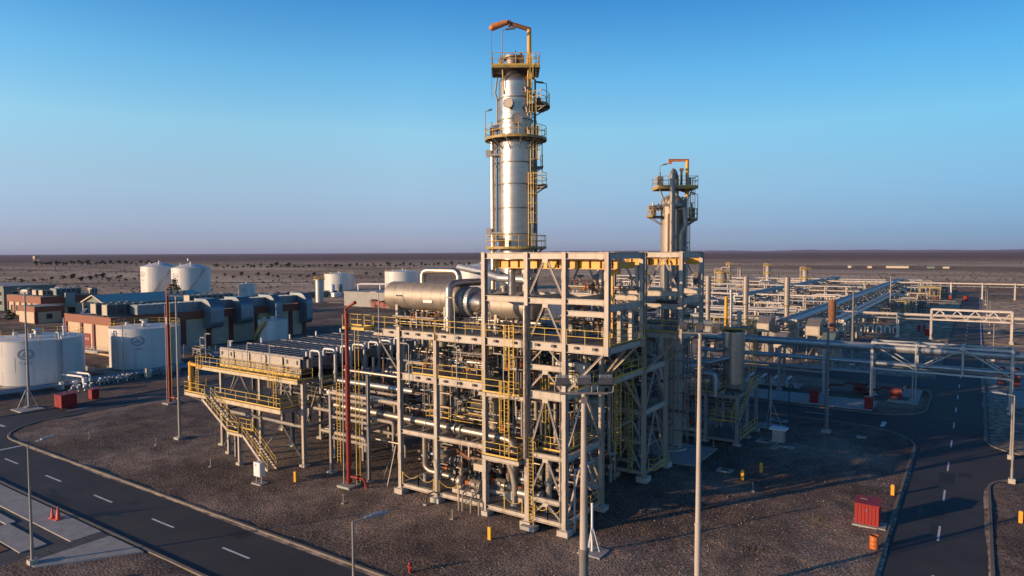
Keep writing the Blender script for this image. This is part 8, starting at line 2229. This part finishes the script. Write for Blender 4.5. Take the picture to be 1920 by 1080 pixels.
def put(k, x, y, label, grp, sc=1.0):
    o = PR[k]
    if not used[k]:
        used[k] = True; o.location = (x, y, 0); o.rotation_euler.z = 0; o.scale = (sc,) * 3; o['label'] = label; o['group'] = grp
    else:
        dup(o, (x, y, 0), label, grp, R_.uniform(0, 6.28), (sc * R_.uniform(.9, 1.2), sc * R_.uniform(.9, 1.2), sc))
R_ = random.Random(8)
def row(xs, d, dj, label, grp, sc):
    for px in xs:
        x, y = bearing(px + R_.uniform(-4, 4), d + R_.uniform(-dj, dj))
        lb = label.replace('dark desert tree', ORD[xs.index(px)] + ' dark desert tree from the left') if 'dark desert tree' in label else label
        put(R_.randrange(3), x, y, lb, grp, sc * R_.uniform(.75, 1.3))
row([30, 45, 62, 78, 98, 120, 135, 150, 168, 176, 190, 205, 226, 238, 252, 262, 272], 640, 40, 'dark desert tree left of the tall white tanks, nearer row', 'desert trees in the nearer left row', .95)
row([408, 425, 440, 452, 468, 482, 500, 520, 540, 560, 575, 590, 610, 690, 710], 640, 40, 'dark desert tree right of the tall white tanks, nearer row', 'desert trees in the nearer middle row', .95)
row([70 + 6.5 * k for k in range(36)], 1500, 90, 'tiny dark tree in the far line left of the tall white tanks', 'desert trees in the far left line', 1.7)
row([400 + 9.0 * k for k in range(55)], 1060, 60, 'tiny dark tree in the far line between the tall tanks and the tallest column', 'desert trees in the far middle line', 1.3)
t = thing('desert_tree', 'tall dark conifer-like tree behind the hall roof', 'tree', (-212, 88.5, 0))
b = MB(); b.tube((-212, 88.5, 0), (-212, 88.5, 12), .3, 6, .08); b.obj('trunk', 'trunk', t)
R2 = random.Random(4); b = leaf_crown(R2, 2.6, 3.0, 7.8, 260, .4); b2 = leaf_crown(R2, 1.4, 2.2, 11.2, 120, .35)
b.add(b2.v, b2.f); b.v = [(x - 212, y + 88.5, z) for x, y, z in b.v]; b.obj('crown', 'leaf', t)
t = thing('bush', 'green bush right of the conifer-like tree behind the hall roof', 'bush', (-204, 92, 0))
b = leaf_crown(random.Random(6), 2.2, 2.4, 6.4, 160, .4); b.v = [(x - 204, y + 92, z) for x, y, z in b.v]; b.obj('crown', 'leaf', t)
b = MB(); b.tube((-204, 92, 0), (-204, 92, 6), .15, 6); b.obj('trunk', 'trunk', t)
for k, (p, q, r) in enumerate(((-252, 52, 2.2), (-262, 50, 2.6), (-238, 47, 1.8), (-215, 57, 1.6), (-210, 60, 1.5))):
    t = thing('bush', ['dark bush left of the dark parked car', 'dark bush at the far left by the office block', 'dark bush right of the dark parked car', 'dark bush right of the gate house', 'farther dark bush right of the gate house'][k], 'bush', (p, q, 0))
    b = leaf_crown(random.Random(40 + k), r, r * .7, r * .7, 140, .35); b.v = [(x + p, y + q, z) for x, y, z in b.v]; b.obj('foliage', 'leaf', t)
    b = MB(); b.tube((p, q, 0), (p, q, r * .6), .08, 5); b.obj('stem', 'trunk', t)
for k, (p, q) in enumerate(((-170.5, 146.5), (-163.0, 147.5))):
    t = thing('palm_tree', ['palm before the pale flat-roofed building, the bigger left one', 'smaller palm before the red door of the pale building'][k], 'palm', (p, q, 0))
    b = MB(); b.tube((p, q, 0), (p, q, 3.4), .22, 7, .16); b.obj('trunk', 'trunk', t)
    b = MB(); R2 = random.Random(k)
    for i in range(16):
        a = i * .393 + R2.uniform(-.1, .1); e = R2.uniform(.1, .9); L = 2.2
        pts = [(p + cos(a) * L * s, q + sin(a) * L * s, 3.4 + e * 1.6 * s - 1.7 * s * s) for s in (0, .35, .7, 1.0)]
        w_ = [.05, .28, .24, .03]; nx, ny = -sin(a), cos(a)
        vs = []
        for P, w1 in zip(pts, w_): vs += [(P[0] + nx * w1, P[1] + ny * w1, P[2] - .08), (P[0], P[1], P[2] + .05), (P[0] - nx * w1, P[1] - ny * w1, P[2] - .08)]
        b.add(vs, [(3 * j, 3 * j + 1, 3 * j + 4, 3 * j + 3) for j in range(3)] + [(3 * j + 1, 3 * j + 2, 3 * j + 5, 3 * j + 4) for j in range(3)])
    b.obj('crown', 'palm_leaf', t)
for o in PR:                                               # a prototype never used stands in its row as well
    pass
